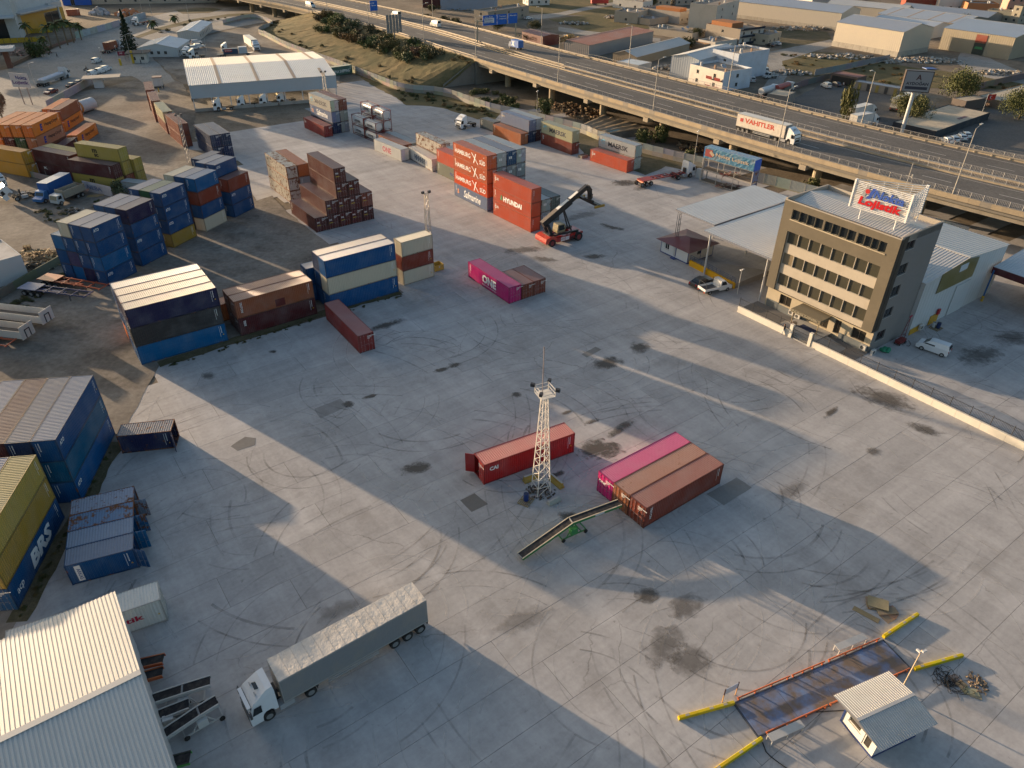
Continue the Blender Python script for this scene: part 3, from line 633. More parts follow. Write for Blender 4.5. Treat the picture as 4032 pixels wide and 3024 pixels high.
for shade,al,cnt,zz in ((.07,.30,70,.0135),(.09,.2,90,.0105),(.52,.30,90,.0085)):
    m = MB(); rr = random.Random(int(shade * 100))
    for k in range(cnt):
        c = at(rr.uniform(700,3900),rr.uniform(1150,2950)); r = rr.choice([rr.uniform(5,12),rr.uniform(12,45)]); a0 = rr.uniform(0,6.28); a1 = a0 + rr.uniform(3,14) / r
        arc_strip(m,c,r,a0,a1,rr.uniform(.05,.15),zz + k * .00002); arc_strip(m,c,r + 1.9,a0 + .03,a1,.09,zz + k * .00002)
    o = obj('tyre_mark',m,MT['mark'],yard); o.color = (shade,shade * .97,shade * .93,al); o['kind'] = 'stuff'
# gravel area on the left, the dusty road, weedy verges
gravel_px = [(628,1440),(560,1560),(500,1690),(393,1835),(345,1965),(275,2100),(70,2440),(0,2560),(-700,2900),(-1200,1300),(-500,640),(0,560),(130,470),(230,400),(330,360),(470,330),(640,290),(720,330),(775,430),(745,590),(905,600),(1010,790),(1072,770),(1150,850),(1300,965),(1590,1152),(1252,1245),(903,1352)]
sheet('gravel_yard',W2(gravel_px),'gravel',.018,.22,2.0,3)
road_px = [(-500,700),(-500,380),(-100,300),(45,268),(180,210),(290,155),(360,118),(560,72),(700,42),(1000,22),(1150,25),(1120,75),(1000,95),(880,118),(700,165),(600,225),(690,320),(600,345),(520,300),(430,305),(330,350),(215,405),(130,455),(0,560)]
sheet('dusty_road',W2(road_px),'dust',.03,.3,5.0,4)
sheet('dirt_lot',W2([(600,225),(700,165),(1000,100),(1070,110),(1050,150),(1180,210),(1330,262),(1340,330),(820,330),(720,330)]),'gravel',.012,.4,4,8)
def strip(name,px,w0,w1,mat,z,seed,amp=.25):
    P = W2(px); L_,R_ = [],[]
    for i,p in enumerate(P):
        d = (P[min(i+1,len(P)-1)] - P[max(i-1,0)]); n = Vector((-d.y,d.x,0)).normalized(); L_.append(p + n * w1); R_.append(p - n * w0)
    return sheet(name,[(q.x,q.y) for q in L_ + R_[::-1]],mat,z,amp,1.2,seed)
strip('weedy_verge',[(628,1440),(760,1400),(903,1352),(1080,1300),(1252,1245),(1420,1195),(1580,1155)],.5,1.2,'verge',.024,5)
strip('weedy_verge',[(470,1740),(400,1850),(345,1970),(250,2120),(160,2290),(70,2450)],1.0,.8,'verge',.025,6)
sheet('weedy_verge',W2([(1390,285),(1565,352),(1630,364),(1710,370),(1780,384),(1850,409),(1930,437),(1972,447),(1950,470),(1880,470),(1830,455),(1760,430),(1690,418),(1600,415),(1560,385),(1480,345)]),'grass',.02,.3,2,9)
sheet('weedy_verge',W2([(2285,520),(2352,548),(2529,600),(2770,655),(2740,680),(2620,655),(2540,690),(2400,640),(2300,610),(2270,560)]),'verge',.02,.3,2,10)
# pasture and fields beyond the viaduct
sheet('field',W2([(2300,60),(2500,120),(2560,110),(2430,0),(2200,-40),(1800,-40),(1950,20),(2050,50)]),'grass',-.03,.8,8,11)
sheet('field',W2([(2320,60),(2600,130),(2480,165),(2330,130),(2160,75)]),'grass',-.028,.8,6,12)
sheet('field',W2([(3080,200),(3330,210),(3560,260),(3800,290),(4032,300),(4300,330),(4300,420),(3900,350),(3620,345),(3400,320),(3200,300),(3060,285)]),'grass',-.03,.8,6,13)
sheet('field',W2([(3050,110),(3260,125),(3280,170),(3080,190)]),'verge',-.03,.8,6,14)
sheet('asphalt_lot',W2([(3080,410),(3300,300),(3600,380),(3560,500),(3350,520)]),'asphalt',-.02,.3,5,15)
sheet('asphalt_lot',W2([(3760,480),(3900,430),(4032,460),(4400,560),(4400,800),(4032,660),(3700,560)]),'asphalt',-.02,.3,5,16)
sheet('dirt_track',W2([(2080,62),(2200,50),(2300,28),(2420,8),(2420,20),(2300,42),(2200,66),(2090,80)]),'dust',-.02,.3,5,17)
sheet('dirt_track',W2([(2200,105),(2300,120),(2480,140),(2600,150),(2600,165),(2460,158),(2300,140),(2200,122)]),'dust',-.019,.3,5,18)
sheet('dirt_track',W2([(3000,210),(3270,155),(3300,175),(3080,240),(3100,300),(3070,340),(2990,360),(3040,300),(3020,250)]),'dust',-.019,.4,5,19)
sheet('dirt_track',W2([(3780,200),(3900,230),(4032,290),(4032,330),(3860,300),(3770,250)]),'dust',-.018,.4,5,20)
sheet('pasture_soil',W2([(1960,330),(2060,330),(2300,400),(2760,540),(3300,700),(3700,830),(3500,880),(3200,790),(2770,655),(2350,545),(2080,450)]),'dirt',-.02,.5,5,21)
# ------------------------------------------------------------------ viaduct and its embankment
ZR = 8.0
near_px = [(640,-85),(800,-45),(900,-22),(1000,-1),(1130,24),(1226,46),(1400,90),(1511,120),(1630,155),(1746,194),(1872,233),(2220,338),(2568.7,441.6),(2900,540),(3200,626),(3500,708),(3780,781),(4032,845),(4400,936)]
NP = [Vector((p.x,p.y,0)) for p in W2(near_px,ZR)]
def resample(P,step):
    out = []; q = [P[0] * 2 - P[1]] + P + [P[-1] * 2 - P[-2]]
    for i in range(1,len(q) - 2):
        n = max(1,int((q[i+1] - q[i]).length / step))
        for k in range(n):
            t = k / n; a,b,c,d = q[i-1],q[i],q[i+1],q[i+2]
            out.append(.5 * ((2*b) + (c-a)*t + (2*a-5*b+4*c-d)*t*t + (3*b-a-3*c+d)*t**3))
    return out + [P[-1]]
NE = resample(NP,4.0)
for _ in range(6): NE = [NE[0]] + [(a + b * 2 + c) / 4 for a,b,c in zip(NE,NE[1:],NE[2:])] + [NE[-1]]
SA = [0.0]
for a,b in zip(NE,NE[1:]): SA.append(SA[-1] + (b - a).length)
def fr(s):
    s = max(0,min(SA[-1] - .01,s)); i = max(0,next(k for k,v in enumerate(SA) if v > s) - 1); t = (s - SA[i]) / (SA[i+1] - SA[i]); p = NE[i].lerp(NE[i+1],t)
    d = (NE[min(i+2,len(NE)-1)] - NE[max(i-1,0)]).normalized(); return p,d,Vector((-d.y,d.x,0))
def vp(s,o,z=0.0):
    p,d,n = fr(s); q = p + n * o; return Vector((q.x,q.y,ZR + z))
def s_of(px,z=ZR):
    q = at(*px,z); q.z = 0; best = min(range(len(NE)),key=lambda i: (NE[i] - q).length); return SA[best] + (q - NE[best]).dot(fr(SA[best])[1])
S1,S2 = s_of((1226,46)),s_of((1872,233)); SE = SA[-1]; WR = 34.0
def ribbon(o0,o1,z0,z1,s0,s1,step=4.0,thick=0.0):
    m = MB(); n = max(1,int((s1 - s0) / step)); prev = None
    for k in range(n + 1):
        s = s0 + (s1 - s0) * k / n; a,b = vp(s,o0,z0),vp(s,o1,z1)
        cur = [a,b] if not thick else [a,b,b - Vector((0,0,thick)),a - Vector((0,0,thick))]
        if prev:
            if not thick: m.poly([prev[0],cur[0],cur[1],prev[1]])
            else:
                v0 = prev + cur; m.add(v0,[(0,4,5,1),(1,5,6,2),(2,6,7,3),(3,7,4,0)] + ([(0,1,2,3)] if k == 1 else []) + ([(7,6,5,4)] if k == n else []))
        prev = cur
    return m
via = thing('viaduct','long concrete road viaduct with railings crossing behind the yard','viaduct')
obj('deck',ribbon(.35,WR - .35,-.35,-.35,0,SE,4,.9),MT['conc'],via,(.22,.20,.17))
tag(obj('highway',ribbon(.6,14.2,0,0,0,SE),MT['asphalt']),kind='structure'); tag(obj('highway',ribbon(17.9,WR - .6,0,0,0,SE),MT['asphalt']),kind='structure')
obj('median',ribbon(14.2,17.9,.02,.02,0,SE),MT['dirt'],via)
for o0,o1,h in ((13.9,14.35,.32),(17.75,18.2,.32),(.1,.62,.32),(WR - .62,WR - .1,.32)): obj('kerb',ribbon(o0,o1,h,h,0,SE,4,.6),MT['conc'],via,(.36,.30,.22))
def dash(o0,w,on,off_,s0=0.0,z=.006):
    m = MB(); s = s0
    while s < SE - on: m.poly([vp(s,o0,z),vp(s + on,o0,z),vp(s + on,o0 + w,z),vp(s,o0 + w,z)]); s += on + off_
    return m
ln = obj('lane_marking',dash(8.0,.18,6,9,3),MT['plain'],via,(.45,.43,.40)); ln['kind'] = 'stuff'
ln = obj('lane_marking',dash(25.8,.18,6,9,9),MT['plain'],via,(.40,.38,.35)); ln['kind'] = 'stuff'
for o0 in (12.6,19.6,31.2): obj('edge_line',ribbon(o0,o0 + .17,.007,.007,0,SE),MT['plain'],via,(.42,.40,.37))
def railing(o0,s0,s1,h=1.15,z=.3):
    m = MB(); s = s0; k = 0
    for zz in (.12,h):
        n = int((s1 - s0) / 4)
        for i in range(n): m.beam(vp(s0 + (s1-s0)*i/n,o0,z + zz),vp(s0 + (s1-s0)*(i+1)/n,o0,z + zz),.06,.06)
    while s < s1:
        p = vp(s,o0,z)
        if k % 8 == 0: m.beam(p,p + Vector((0,0,h + .05)),.09,.09)
        else: m.beam(p + Vector((0,0,.12)),p + Vector((0,0,h)),.025,.025)
        s += .28; k += 1
    return m
for o0,s0 in ((.35,S2 - 3),(14.15,S2 + 30),(17.95,S2 + 26),(WR - .35,S2 + 18)): obj('railing',railing(o0,max(s0,0),SE),MT['galv'],via,(.30,.30,.31))
obj('railing',railing(.35,0,S1 + 2),MT['galv'],via,(.30,.30,.31))
def guard(o0,s0,s1):
    m = MB(); n = int((s1 - s0) / 4)
    for i in range(n):
        a,b = s0 + (s1-s0)*i/n,s0 + (s1-s0)*(i+1)/n; m.beam(vp(a,o0,.62),vp(b,o0,.62),.06,.3)
        p = vp(a,o0 + .06,0); m.beam(p,p + Vector((0,0,.8)),.1,.1)
    return m
for o0,s0,s1 in ((.75,S1,S2),(14.6,0,S2 + 30),(17.5,0,S2 + 26),(WR - .8,0,SE)): obj('guard_rail',guard(o0,s0,s1),MT['galv'],via,(.34,.30,.25))
fpm = MB().box(-.99,-.09,-.55,.99,.09,.42).mesh('fascia_panel'); fpm.materials.append(MT['conc'])
def fascia(s0,s1):
    s = s0 + 1
    while s < s1:
        p,d,n = fr(s); f = obj('fascia_panel',fpm,None,via,(.36,.29,.20) if random.random() > .12 else (.26,.23,.19)); f.location = (p.x,p.y,ZR); f.rotation_euler = (0,0,math.atan2(d.y,d.x)); s += 2.0
fascia(S2 - 1,SE); fascia(0,S1 + 1)
def girders(s0,s1):
    for k,o0 in enumerate((.9,3.6,6.4,9.2,12.0,14.4,18.0,20.8,23.6,26.4,29.2,32.2)): obj('girder',ribbon(o0,o0 + .6,-1.25,-1.25,s0,s1,8,1.0),MT['conc'],via,(.30,.26,.20))
girders(S2,SE); girders(0,S1)
def pier(s):
    for o0 in (7.5,26.5): p = vp(s,o0); obj('pier',MB().tube((p.x,p.y,-.3),(p.x,p.y,5.3),1.0,16),MT['conc'],via,(.36,.30,.21))
    m = MB(); p,d,n = fr(s); a = math.atan2(d.y,d.x)
    for (o0,o1) in ((.35,15.6),(16.4,WR - .35)): q = p + n * ((o0 + o1) / 2); obj('crosshead',MB().cbox((q.x,q.y,5.5),(1.7,o1 - o0,1.1),a),MT['conc'],via,(.34,.29,.22))
sp1 = s_of((2168,397.5),0)
for k in range(-1,9): pier(sp1 + 24.3 * k) if sp1 + 24.3 * k > S2 + 8 else None
for s in (S1 - 6,S1 - 28,S1 - 50,S1 - 74): pier(s) if s > 0 else None
def abut(s,nm='abutment'):
    p,d,n = fr(s); q = p + n * (WR / 2); obj(nm,MB().cbox((q.x,q.y,3.4),(1.6,WR,7.4),math.atan2(d.y,d.x)),MT['conc'],via,(.20,.19,.17))
abut(S2 - .5); abut(S1 + .5)
# wing wall at the abutment
pw = vp(S2 - 1,0); wq = at(1745,345); obj('wing_wall',MB().add([(pw.x,pw.y,-.2),(wq.x,wq.y,-.2),(wq.x,wq.y,1.0),(pw.x,pw.y,7.6),(pw.x + .4,pw.y + .5,-.2),(wq.x + .4,wq.y + .5,-.2),(wq.x + .4,wq.y + .5,1.0),(pw.x + .4,pw.y + .5,7.6)],[(3,2,1,0),(4,5,6,7),(0,1,5,4),(1,2,6,5),(2,3,7,6),(3,0,4,7)]),MT['conc'],via,(.22,.21,.19))
# embankments: near slope from the fence foot up to the road, far slope down to the fields
fence_px = [(1040.7,143),(1110,180),(1180.8,209),(1250,234),(1316,257),(1394.5,287),(1489,324.5),(1564.6,353),(1627.6,365.5),(1709.5,371),(1779,385),(1848,410),(1930,438),(1972,448)]
FW = W2(fence_px)
toe = resample([Vector((p.x,p.y,0)) for p in W2([(1060,85),(1020,120),(1040.7,140),(1110,177),(1180.8,206),(1250,231),(1316,254),(1394.5,284),(1489,321),(1564.6,349),(1650,354),(1745,345)])],3.0)
m = MB(); nS,nT = 70,14; grid = []; rr = random.Random(5)
for i in range(nS + 1):
    s = S1 + (S2 - S1) * i / nS; a = vp(s,.5,-.12); b = toe[min(len(toe)-1,int((len(toe)-1) * (i / nS)))]; r_ = []
    for j in range(nT + 1):
        t = j / nT; q = a.lerp(Vector((b.x,b.y,-.05)),t); q.z = a.z * (1 - t) ** 1.15 + (-.05) * t + (rr.uniform(-.1,.1) if 0 < j < nT else 0); r_.append(q)
    grid.append(r_)
vs_ = [v for r_ in grid for v in r_]; m.add(vs_,[(i*(nT+1)+j,i*(nT+1)+j+1,(i+1)*(nT+1)+j+1,(i+1)*(nT+1)+j) for i in range(nS) for j in range(nT)])
tag(obj('embankment',m,MT['grass']),kind='structure')
m = MB(); n = 30
for i in range(n):
    a0,a1 = vp(S1 + (S2-S1)*i/n,WR - .5,-.1),vp(S1 + (S2-S1)*(i+1)/n,WR - .5,-.1); b0,b1 = vp(S1 + (S2-S1)*i/n,WR + 13,-8.05),vp(S1 + (S2-S1)*(i+1)/n,WR + 13,-8.05); m.poly([a0,b0,b1,a1])
tag(obj('embankment',m,MT['grass']),kind='structure')
# ================================================================== buildings of the yard
def wall_openings(m,o,r,n,w,h,ops,rev=.18):
    """flat wall with real openings: o lower-left corner seen from outside, r right, n outward; ops = (u0, z0, u1, z1)"""
    o,r,n = Vector(o),Vector(r),Vector(n)
    us = sorted({0.0,w,*[q for p in ops for q in (p[0],p[2])]}); zs = sorted({0.0,h,*[q for p in ops for q in (p[1],p[3])]})
    P = lambda u,z,d=0.0: o + r * u + UP * z - n * d
    for u0,u1 in zip(us,us[1:]):
        for z0,z1 in zip(zs,zs[1:]):
            cu,cz = (u0 + u1) / 2,(z0 + z1) / 2
            if any(p[0] < cu < p[2] and p[1] < cz < p[3] for p in ops): continue
            m.poly([P(u0,z0),P(u1,z0),P(u1,z1),P(u0,z1)])
    for (a,b,c,d) in ops:
        m.poly([P(a,b),P(a,b,rev),P(c,b,rev),P(c,b)]); m.poly([P(a,d),P(c,d),P(c,d,rev),P(a,d,rev)])
        m.poly([P(a,b),P(a,d),P(a,d,rev),P(a,b,rev)]); m.poly([P(c,b),P(c,b,rev),P(c,d,rev),P(c,d)])
def window(parent,o,r,n,op,rev=.14,glass=(.02,.024,.026),frame=(.25,.25,.24),mull=1,sill=True,name='window',fw=.06):
    o,r,n = Vector(o),Vector(r),Vector(n); a,b,c,d = op; P = lambda u,z,k: o + r * u + UP * z - n * k
    m = MB(); t = fw
    for (u0,z0,u1,z1) in [(a,b,a + t,d),(c - t,b,c,d),(a + t,b,c - t,b + t),(a + t,d - t,c - t,d)] + [(a + (c - a) * k / (mull + 1) - t / 2,b + t,a + (c - a) * k / (mull + 1) + t / 2,d - t) for k in range(1,mull + 1)]:
        q = [P(u0,z0,rev + .05),P(u1,z0,rev + .05),P(u1,z1,rev + .05),P(u0,z1,rev + .05),P(u0,z0,rev - .03),P(u1,z0,rev - .03),P(u1,z1,rev - .03),P(u0,z1,rev - .03)]
        m.add(q,[(0,1,2,3),(7,6,5,4),(0,4,5,1),(1,5,6,2),(2,6,7,3),(3,7,4,0)])
    wo = obj(name,m,MT['metal'],parent,frame)
    obj('pane',MB().poly([P(a + t * .5,b + t * .5,rev + .012),P(c - t * .5,b + t * .5,rev + .012),P(c - t * .5,d - t * .5,rev + .012),P(a + t * .5,d - t * .5,rev + .012)]),MT['glass'],wo,glass)
    if sill:
        q = [P(a - .06,b - .06,.02),P(c + .06,b - .06,.02),P(c + .06,b - .004,.02),P(a - .06,b - .004,.02),P(a - .06,b - .06,-.06),P(c + .06,b - .06,-.06),P(c + .06,b - .004,-.06),P(a - .06,b - .004,-.06)]
        obj('sill',MB().add(q,[(0,1,2,3),(7,6,5,4),(0,4,5,1),(1,5,6,2),(2,6,7,3),(3,7,4,0)]),MT['conc'],wo,(.4,.38,.34))
    return wo
FACES = {'S': lambda sx,sy: (Vector((0,0,0)),Vector((1,0,0)),Vector((0,-1,0)),sx),'N': lambda sx,sy: (Vector((sx,sy,0)),Vector((-1,0,0)),Vector((0,1,0)),sx),
         'W': lambda sx,sy: (Vector((0,sy,0)),Vector((0,-1,0)),Vector((-1,0,0)),sy),'E': lambda sx,sy: (Vector((sx,0,0)),Vector((0,1,0)),Vector((1,0,0)),sy)}
def block(name,label,cat,loc,rz,sx,sy,h,color,wins=None,parapet=.5,roofc=(.25,.23,.21),group=None,facecol=None,mat='wall',z0=-.1,fcol=(.3,.3,.29),gcol=(.02,.024,.026),roof=True):
    """flat roofed building; wins = {face: [(u0, z0, u1, z1), ...]}"""
    t = thing(name,label,cat,loc,rz,group); wins = wins or {}
    for f in 'SNWE':
        o,r,n,w_ = FACES[f](sx,sy); m = MB(); ops = wins.get(f,[])
        wall_openings(m,o + Vector((0,0,0)),r,n,w_,h + parapet,ops);
        obj('wall',m,MT[mat],t,(facecol or {}).get(f,color))
        for op in ops: window(t,o,r,n,op,frame=fcol,glass=gcol)
    if roof: obj('roof',MB().box(.02,.02,h - .2,sx - .02,sy - .02,h),MT['conc'],t,roofc)
    if parapet > 0:
        m = MB(); q = .14
        m.box(-.03,-.03,h + parapet,sx + .03,q,h + parapet + .06).box(-.03,sy - q,h + parapet,sx + .03,sy + .03,h + parapet + .06).box(-.03,q,h + parapet,q,sy - q,h + parapet + .06).box(sx - q,q,h + parapet,sx + .03,sy - q,h + parapet + .06)
        m.box(.02,.16,h,sx - .02,.19,h + parapet).box(.02,sy - .19,h,sx - .02,sy - .16,h + parapet).box(.16,.19,h,.19,sy - .19,h + parapet).box(sx - .19,.19,h,sx - .16,sy - .19,h + parapet)
        obj('parapet',m,MT['conc'],t,color)
    return t
def gable(name,label,cat,loc,rz,sx,sy,eave,rise,axis='x',wallc=(.5,.5,.48),roofc=(.5,.5,.48),over=.3,group=None,per=.4,dep=.05,mat='sheet',corrw=True,base=None,basec=(.36,.33,.28),ops=None,walls='SNWE',ridge=.5,lights=0):
    t = thing(name,label,cat,loc,rz,group)
    def hz(x,y):
        k = (y / sy) if axis == 'x' else (x / sx); return eave + rise * (k / ridge if k < ridge else (1 - k) / (1 - ridge))
    for f in walls:
        o,r,n,w_ = FACES[f](sx,sy); m = MB(); gab = (f in 'WE') if axis == 'x' else (f in 'SN')
        if corrw and not (ops or {}).get(f):
            k = max(2,int(w_ / .9)); pts = [(w_ * i / k) for i in range(k + 1)]
            for i in range(k):
                for s in range(3):
                    a_,b_ = pts[i] + .3 * s * (pts[1]) / .9,pts[i] + .3 * (s + 1) * (pts[1]) / .9; b_ = min(b_,w_); d0,d1 = ((0,.03),(.03,.03),(.03,0))[s]
                    A,B = o + r * a_ - n * d0,o + r * b_ - n * d1; za = hz(A.x,A.y) if gab else eave; zb = hz(B.x,B.y) if gab else eave
                    m.poly([(A.x,A.y,-.1),(B.x,B.y,-.1),(B.x,B.y,zb),(A.x,A.y,za)])
        else:
            wall_openings(m,o,r,n,w_,eave,(ops or {}).get(f,[]))
            if gab: A,B = o,o + r * w_; C_ = o + r * (w_ * (ridge if (f in 'SE') == True else 1 - ridge)); m.poly([(A.x,A.y,eave),(B.x,B.y,eave),(C_.x,C_.y,eave + rise)])
        obj('wall',m,MT[mat],t,wallc)
        for op in (ops or {}).get(f,[]): window(t,o,r,n,op)
    rv = ridge
    for s in (0,1):
        if axis == 'x':
            y0 = -over if s == 0 else sy + over; ym = sy * rv; zo = eave - over * rise / (sy * (rv if s == 0 else 1 - rv)); p0 = Vector((-over,y0,zo + .06)); Vv = Vector((0,ym - y0,eave + rise - zo)); Uv = Vector((1,0,0)); LL = sx + 2 * over
        else:
            x0 = -over if s == 0 else sx + over; xm = sx * rv; zo = eave - over * rise / (sx * (rv if s == 0 else 1 - rv)); p0 = Vector((x0,-over,zo + .06)); Vv = Vector((xm - x0,0,eave + rise - zo)); Uv = Vector((0,1,0)); LL = sy + 2 * over
        Lv = Vv.length; Vu = Vv.normalized(); Nn = Uv.cross(Vu); Nn = Nn if Nn.z > 0 else -Nn
        m = MB(); m.corr(p0,Uv,Vu,Nn,LL,Lv,per,dep); ro = obj('roof_sheet',m,MT[mat],t,roofc)
        if lights:
            for k in range(lights):
                c0 = p0 + Uv * (LL * (k + .5) / lights - .45) + Nn * .02 + Vu * (Lv * .02); obj('skylight',MB().add([c0,c0 + Uv * .9,c0 + Uv * .9 + Vu * Lv * .96,c0 + Vu * Lv * .96],[(0,1,2,3)]),MT['plain'],ro,(.36,.27,.19))
    if axis == 'x': a_,b_ = Vector((-over,sy * rv,eave + rise + .07)),Vector((sx + over,sy * rv,eave + rise + .07))
    else: a_,b_ = Vector((sx * rv,-over,eave + rise + .07)),Vector((sx * rv,sy + over,eave + rise + .07))
    obj('ridge_cap',MB().beam(a_,b_,.5,.05),MT[mat],t,roofc)
    if base:
        for f in walls:
            o,r,n,w_ = FACES[f](sx,sy); pw_ = 3.2; k = max(1,int(w_ / pw_))
            for i in range(k):
                a_ = o + r * (w_ * i / k + .05) + n * .12; b_ = o + r * (w_ * (i + 1) / k - .05) + n * .12; obj('base_panel',MB().beam(a_ + UP * base / 2,b_ + UP * base / 2,.16,base),MT['conc'],t,basec)
    return t
OX = Vector((52.45,91.45,0)); OR = R(36)
def OL(x,y,z=0.0): return OX + U * x + Vn * y + UP * z          # office axes: x into the block, y along its front
# ------------------------------------------------------------------ office block
of = thing('office_building','olive and beige five-storey office block with ribbon windows','office',OX,OR)
FX = -.8; BR = (.125,.108,.080); BG = (.40,.355,.29)
rows = [(4.6,6.55),(8.1,9.95),(11.5,13.4)]
# local facade frame: u runs from the left end (y = 18.9) to the right end (y = .3)
o_,r_,n_ = Vector((FX,18.9,3.6)),Vector((0,-1,0)),Vector((-1,0,0)); YL = 18.9
def yu(y): return YL - y
ops = []; groups5 = [(17.28,11.95),(11.7,6.65),(6.4,2.0)]
for (ya,yb) in groups5:
    for k in range(4): y0 = ya + (yb - ya) * k / 4; y1 = ya + (yb - ya) * (k + 1) / 4; ops.append((yu(y0) + .03,15.4 - 3.6,yu(y1) - .03,16.9 - 3.6))
ops5 = list(ops); opsr = []
for (z0,z1) in rows:
    for k in range(8): y0 = 17.3 - 15.3 * k / 8; y1 = 17.3 - 15.3 * (k + 1) / 8; opsr.append((yu(y0) + .05,z0 - 3.6,yu(y1) - .05,z1 - 3.6))
# brown outer frame around a recessed panel
m = MB(); wall_openings(m,o_,r_,n_,18.6,14.3,ops5 + [(yu(17.35),.02,yu(1.95),13.45 - 3.6)],.25); obj('front_frame',m,MT['wall'],of,BR)
o2 = Vector((FX + .25,17.35,3.62)); ops2 = [(a - yu(17.35),b - .02,c - yu(17.35),d - .02) for (a,b,c,d) in opsr]
m = MB(); wall_openings(m,o2,r_,n_,15.4,9.83,ops2,.2); obj('spandrel_wall',m,MT['wall'],of,BG)
for op in ops5: window(of,o_,r_,n_,op,.2,glass=(.012,.014,.014),frame=(.30,.27,.2),mull=0,sill=False,fw=.04)
for i,op in enumerate(ops2): window(of,o2,r_,n_,op,.15,glass=(.055,.05,.032) if i != 8 else (.2,.16,.1),frame=(.19,.19,.17),mull=0,sill=False)
obj('ledge',MB().box(FX - .08,1.9,15.22,FX + .02,17.4,15.38),MT['conc'],of,(.42,.36,.26))
m = MB(); m.poly([(FX,18.9,17.9),(FX,.3,17.9),(0.0,.3,17.9),(0.0,18.9,17.9)]); m.poly([(FX,18.9,3.6),(0,18.9,3.6),(0,.3,3.6),(FX,.3,3.6)]); m.poly([(FX,18.9,3.6),(FX,18.9,17.9),(1.6,18.9,17.9),(1.6,18.9,3.6)])
obj('front_frame',m,MT['wall'],of,BR)
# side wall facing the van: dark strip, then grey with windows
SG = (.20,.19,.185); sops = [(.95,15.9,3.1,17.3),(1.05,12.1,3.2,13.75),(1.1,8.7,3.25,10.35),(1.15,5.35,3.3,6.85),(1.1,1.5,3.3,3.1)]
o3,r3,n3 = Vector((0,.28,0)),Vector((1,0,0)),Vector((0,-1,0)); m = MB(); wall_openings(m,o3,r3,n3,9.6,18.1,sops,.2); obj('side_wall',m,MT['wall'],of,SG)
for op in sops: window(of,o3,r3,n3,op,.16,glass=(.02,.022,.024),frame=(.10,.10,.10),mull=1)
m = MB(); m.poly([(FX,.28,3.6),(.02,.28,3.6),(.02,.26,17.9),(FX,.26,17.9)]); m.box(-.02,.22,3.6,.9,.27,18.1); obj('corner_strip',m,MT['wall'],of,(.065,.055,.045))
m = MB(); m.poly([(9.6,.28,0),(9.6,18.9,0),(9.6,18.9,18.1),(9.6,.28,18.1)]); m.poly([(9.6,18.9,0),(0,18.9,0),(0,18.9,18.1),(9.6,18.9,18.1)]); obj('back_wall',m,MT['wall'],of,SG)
# ground floor
g0 = [(yu(16.44),1.3,yu(14.3),2.95),(yu(11.0),.7,yu(7.4),3.0),(yu(6.4),.7,yu(5.35),2.95),(yu(3.5),1.25,yu(1.3),2.95)]
o4 = Vector((0,YL,0)); m = MB(); wall_openings(m,o4,r_,n_,18.62,3.6,g0,.3); obj('ground_floor_wall',m,MT['wall'],of,(.42,.36,.26))
for i,op in enumerate(g0): window(of,o4,r_,n_,op,.22,glass=(.03,.026,.02),frame=(.12,.1,.08),mull=1 if i != 1 else 3,sill=False,name='window' if i in (0,3) else 'door')
for (a,b) in ((18.6,16.5),(16.5,11.1),(5.3,.3)): obj('plinth',MB().box(-.09,b,0,-.004,a,1.15 if a < 17 else 1.3),MT['conc'],of,(.13,.145,.15))
obj('entrance_canopy',MB().box(-2.9,7.1,2.95,-.01,12.2,3.1).box(-2.95,7.05,2.55,-2.88,12.25,3.1).box(-2.9,7.05,2.7,-.9,7.12,3.1),MT['wall'],of,(.17,.145,.10))
text(of,'Nokta Lojistik',(-2.97,11.9,2.62),(0,-1,0),UP,.42,(.32,.29,.22),width=4.4,depth=.04)
for y in (7.4,11.9): obj('canopy_post',MB().tube((-2.6,y,.5),(-2.6,y,2.95),.07,8),MT['metal'],of,(.3,.22,.12))
for k in range(4): obj('step',MB().box(-4.6 - .32 * k,6.4 - .3 * k,.5 - .125 * (k + 1),-2.0 if k else -.1,12.4 + .3 * k,.5 - .125 * k),MT['conc'],of,(.36,.35,.33))
obj('door_mat',MB().box(-2.6,7.9,.502,-1.3,10.6,.52),MT['plain'],of,(.02,.035,.09))
obj('access_ramp',MB().add([(-4.6,2.6,0),(-1.4,2.6,0),(-1.4,6.2,.5),(-4.6,6.2,.5),(-4.6,6.2,0),(-1.4,6.2,0)],[(0,1,2,3),(0,3,4),(1,5,2),(3,2,5,4)]),MT['conc'],of,(.30,.29,.27))
# roof behind the parapet
m = MB(); m.corr((.15,.35,17.5),(0,1,0),Vector((4.65,0,.75)).normalized(),Vector((-.75,0,4.65)).normalized(),18.4,4.71,.45,.06); obj('roof_sheet',m,MT['sheet'],of,(.52,.50,.47))
m = MB(); m.corr((9.45,.35,17.5),(0,1,0),Vector((-4.65,0,.75)).normalized(),Vector((.75,0,4.65)).normalized(),18.4,4.71,.45,.06); obj('roof_sheet',m,MT['sheet'],of,(.52,.50,.47))
obj('parapet',MB().box(FX,.3,17.9,FX + .12,18.9,18.05).box(FX + .12,18.6,17.0,9.6,18.9,18.25).box(FX + .12,.28,17.2,9.6,.5,18.25).box(9.4,.5,17.2,9.6,18.6,18.2),MT['wall'],of,(.33,.30,.26))
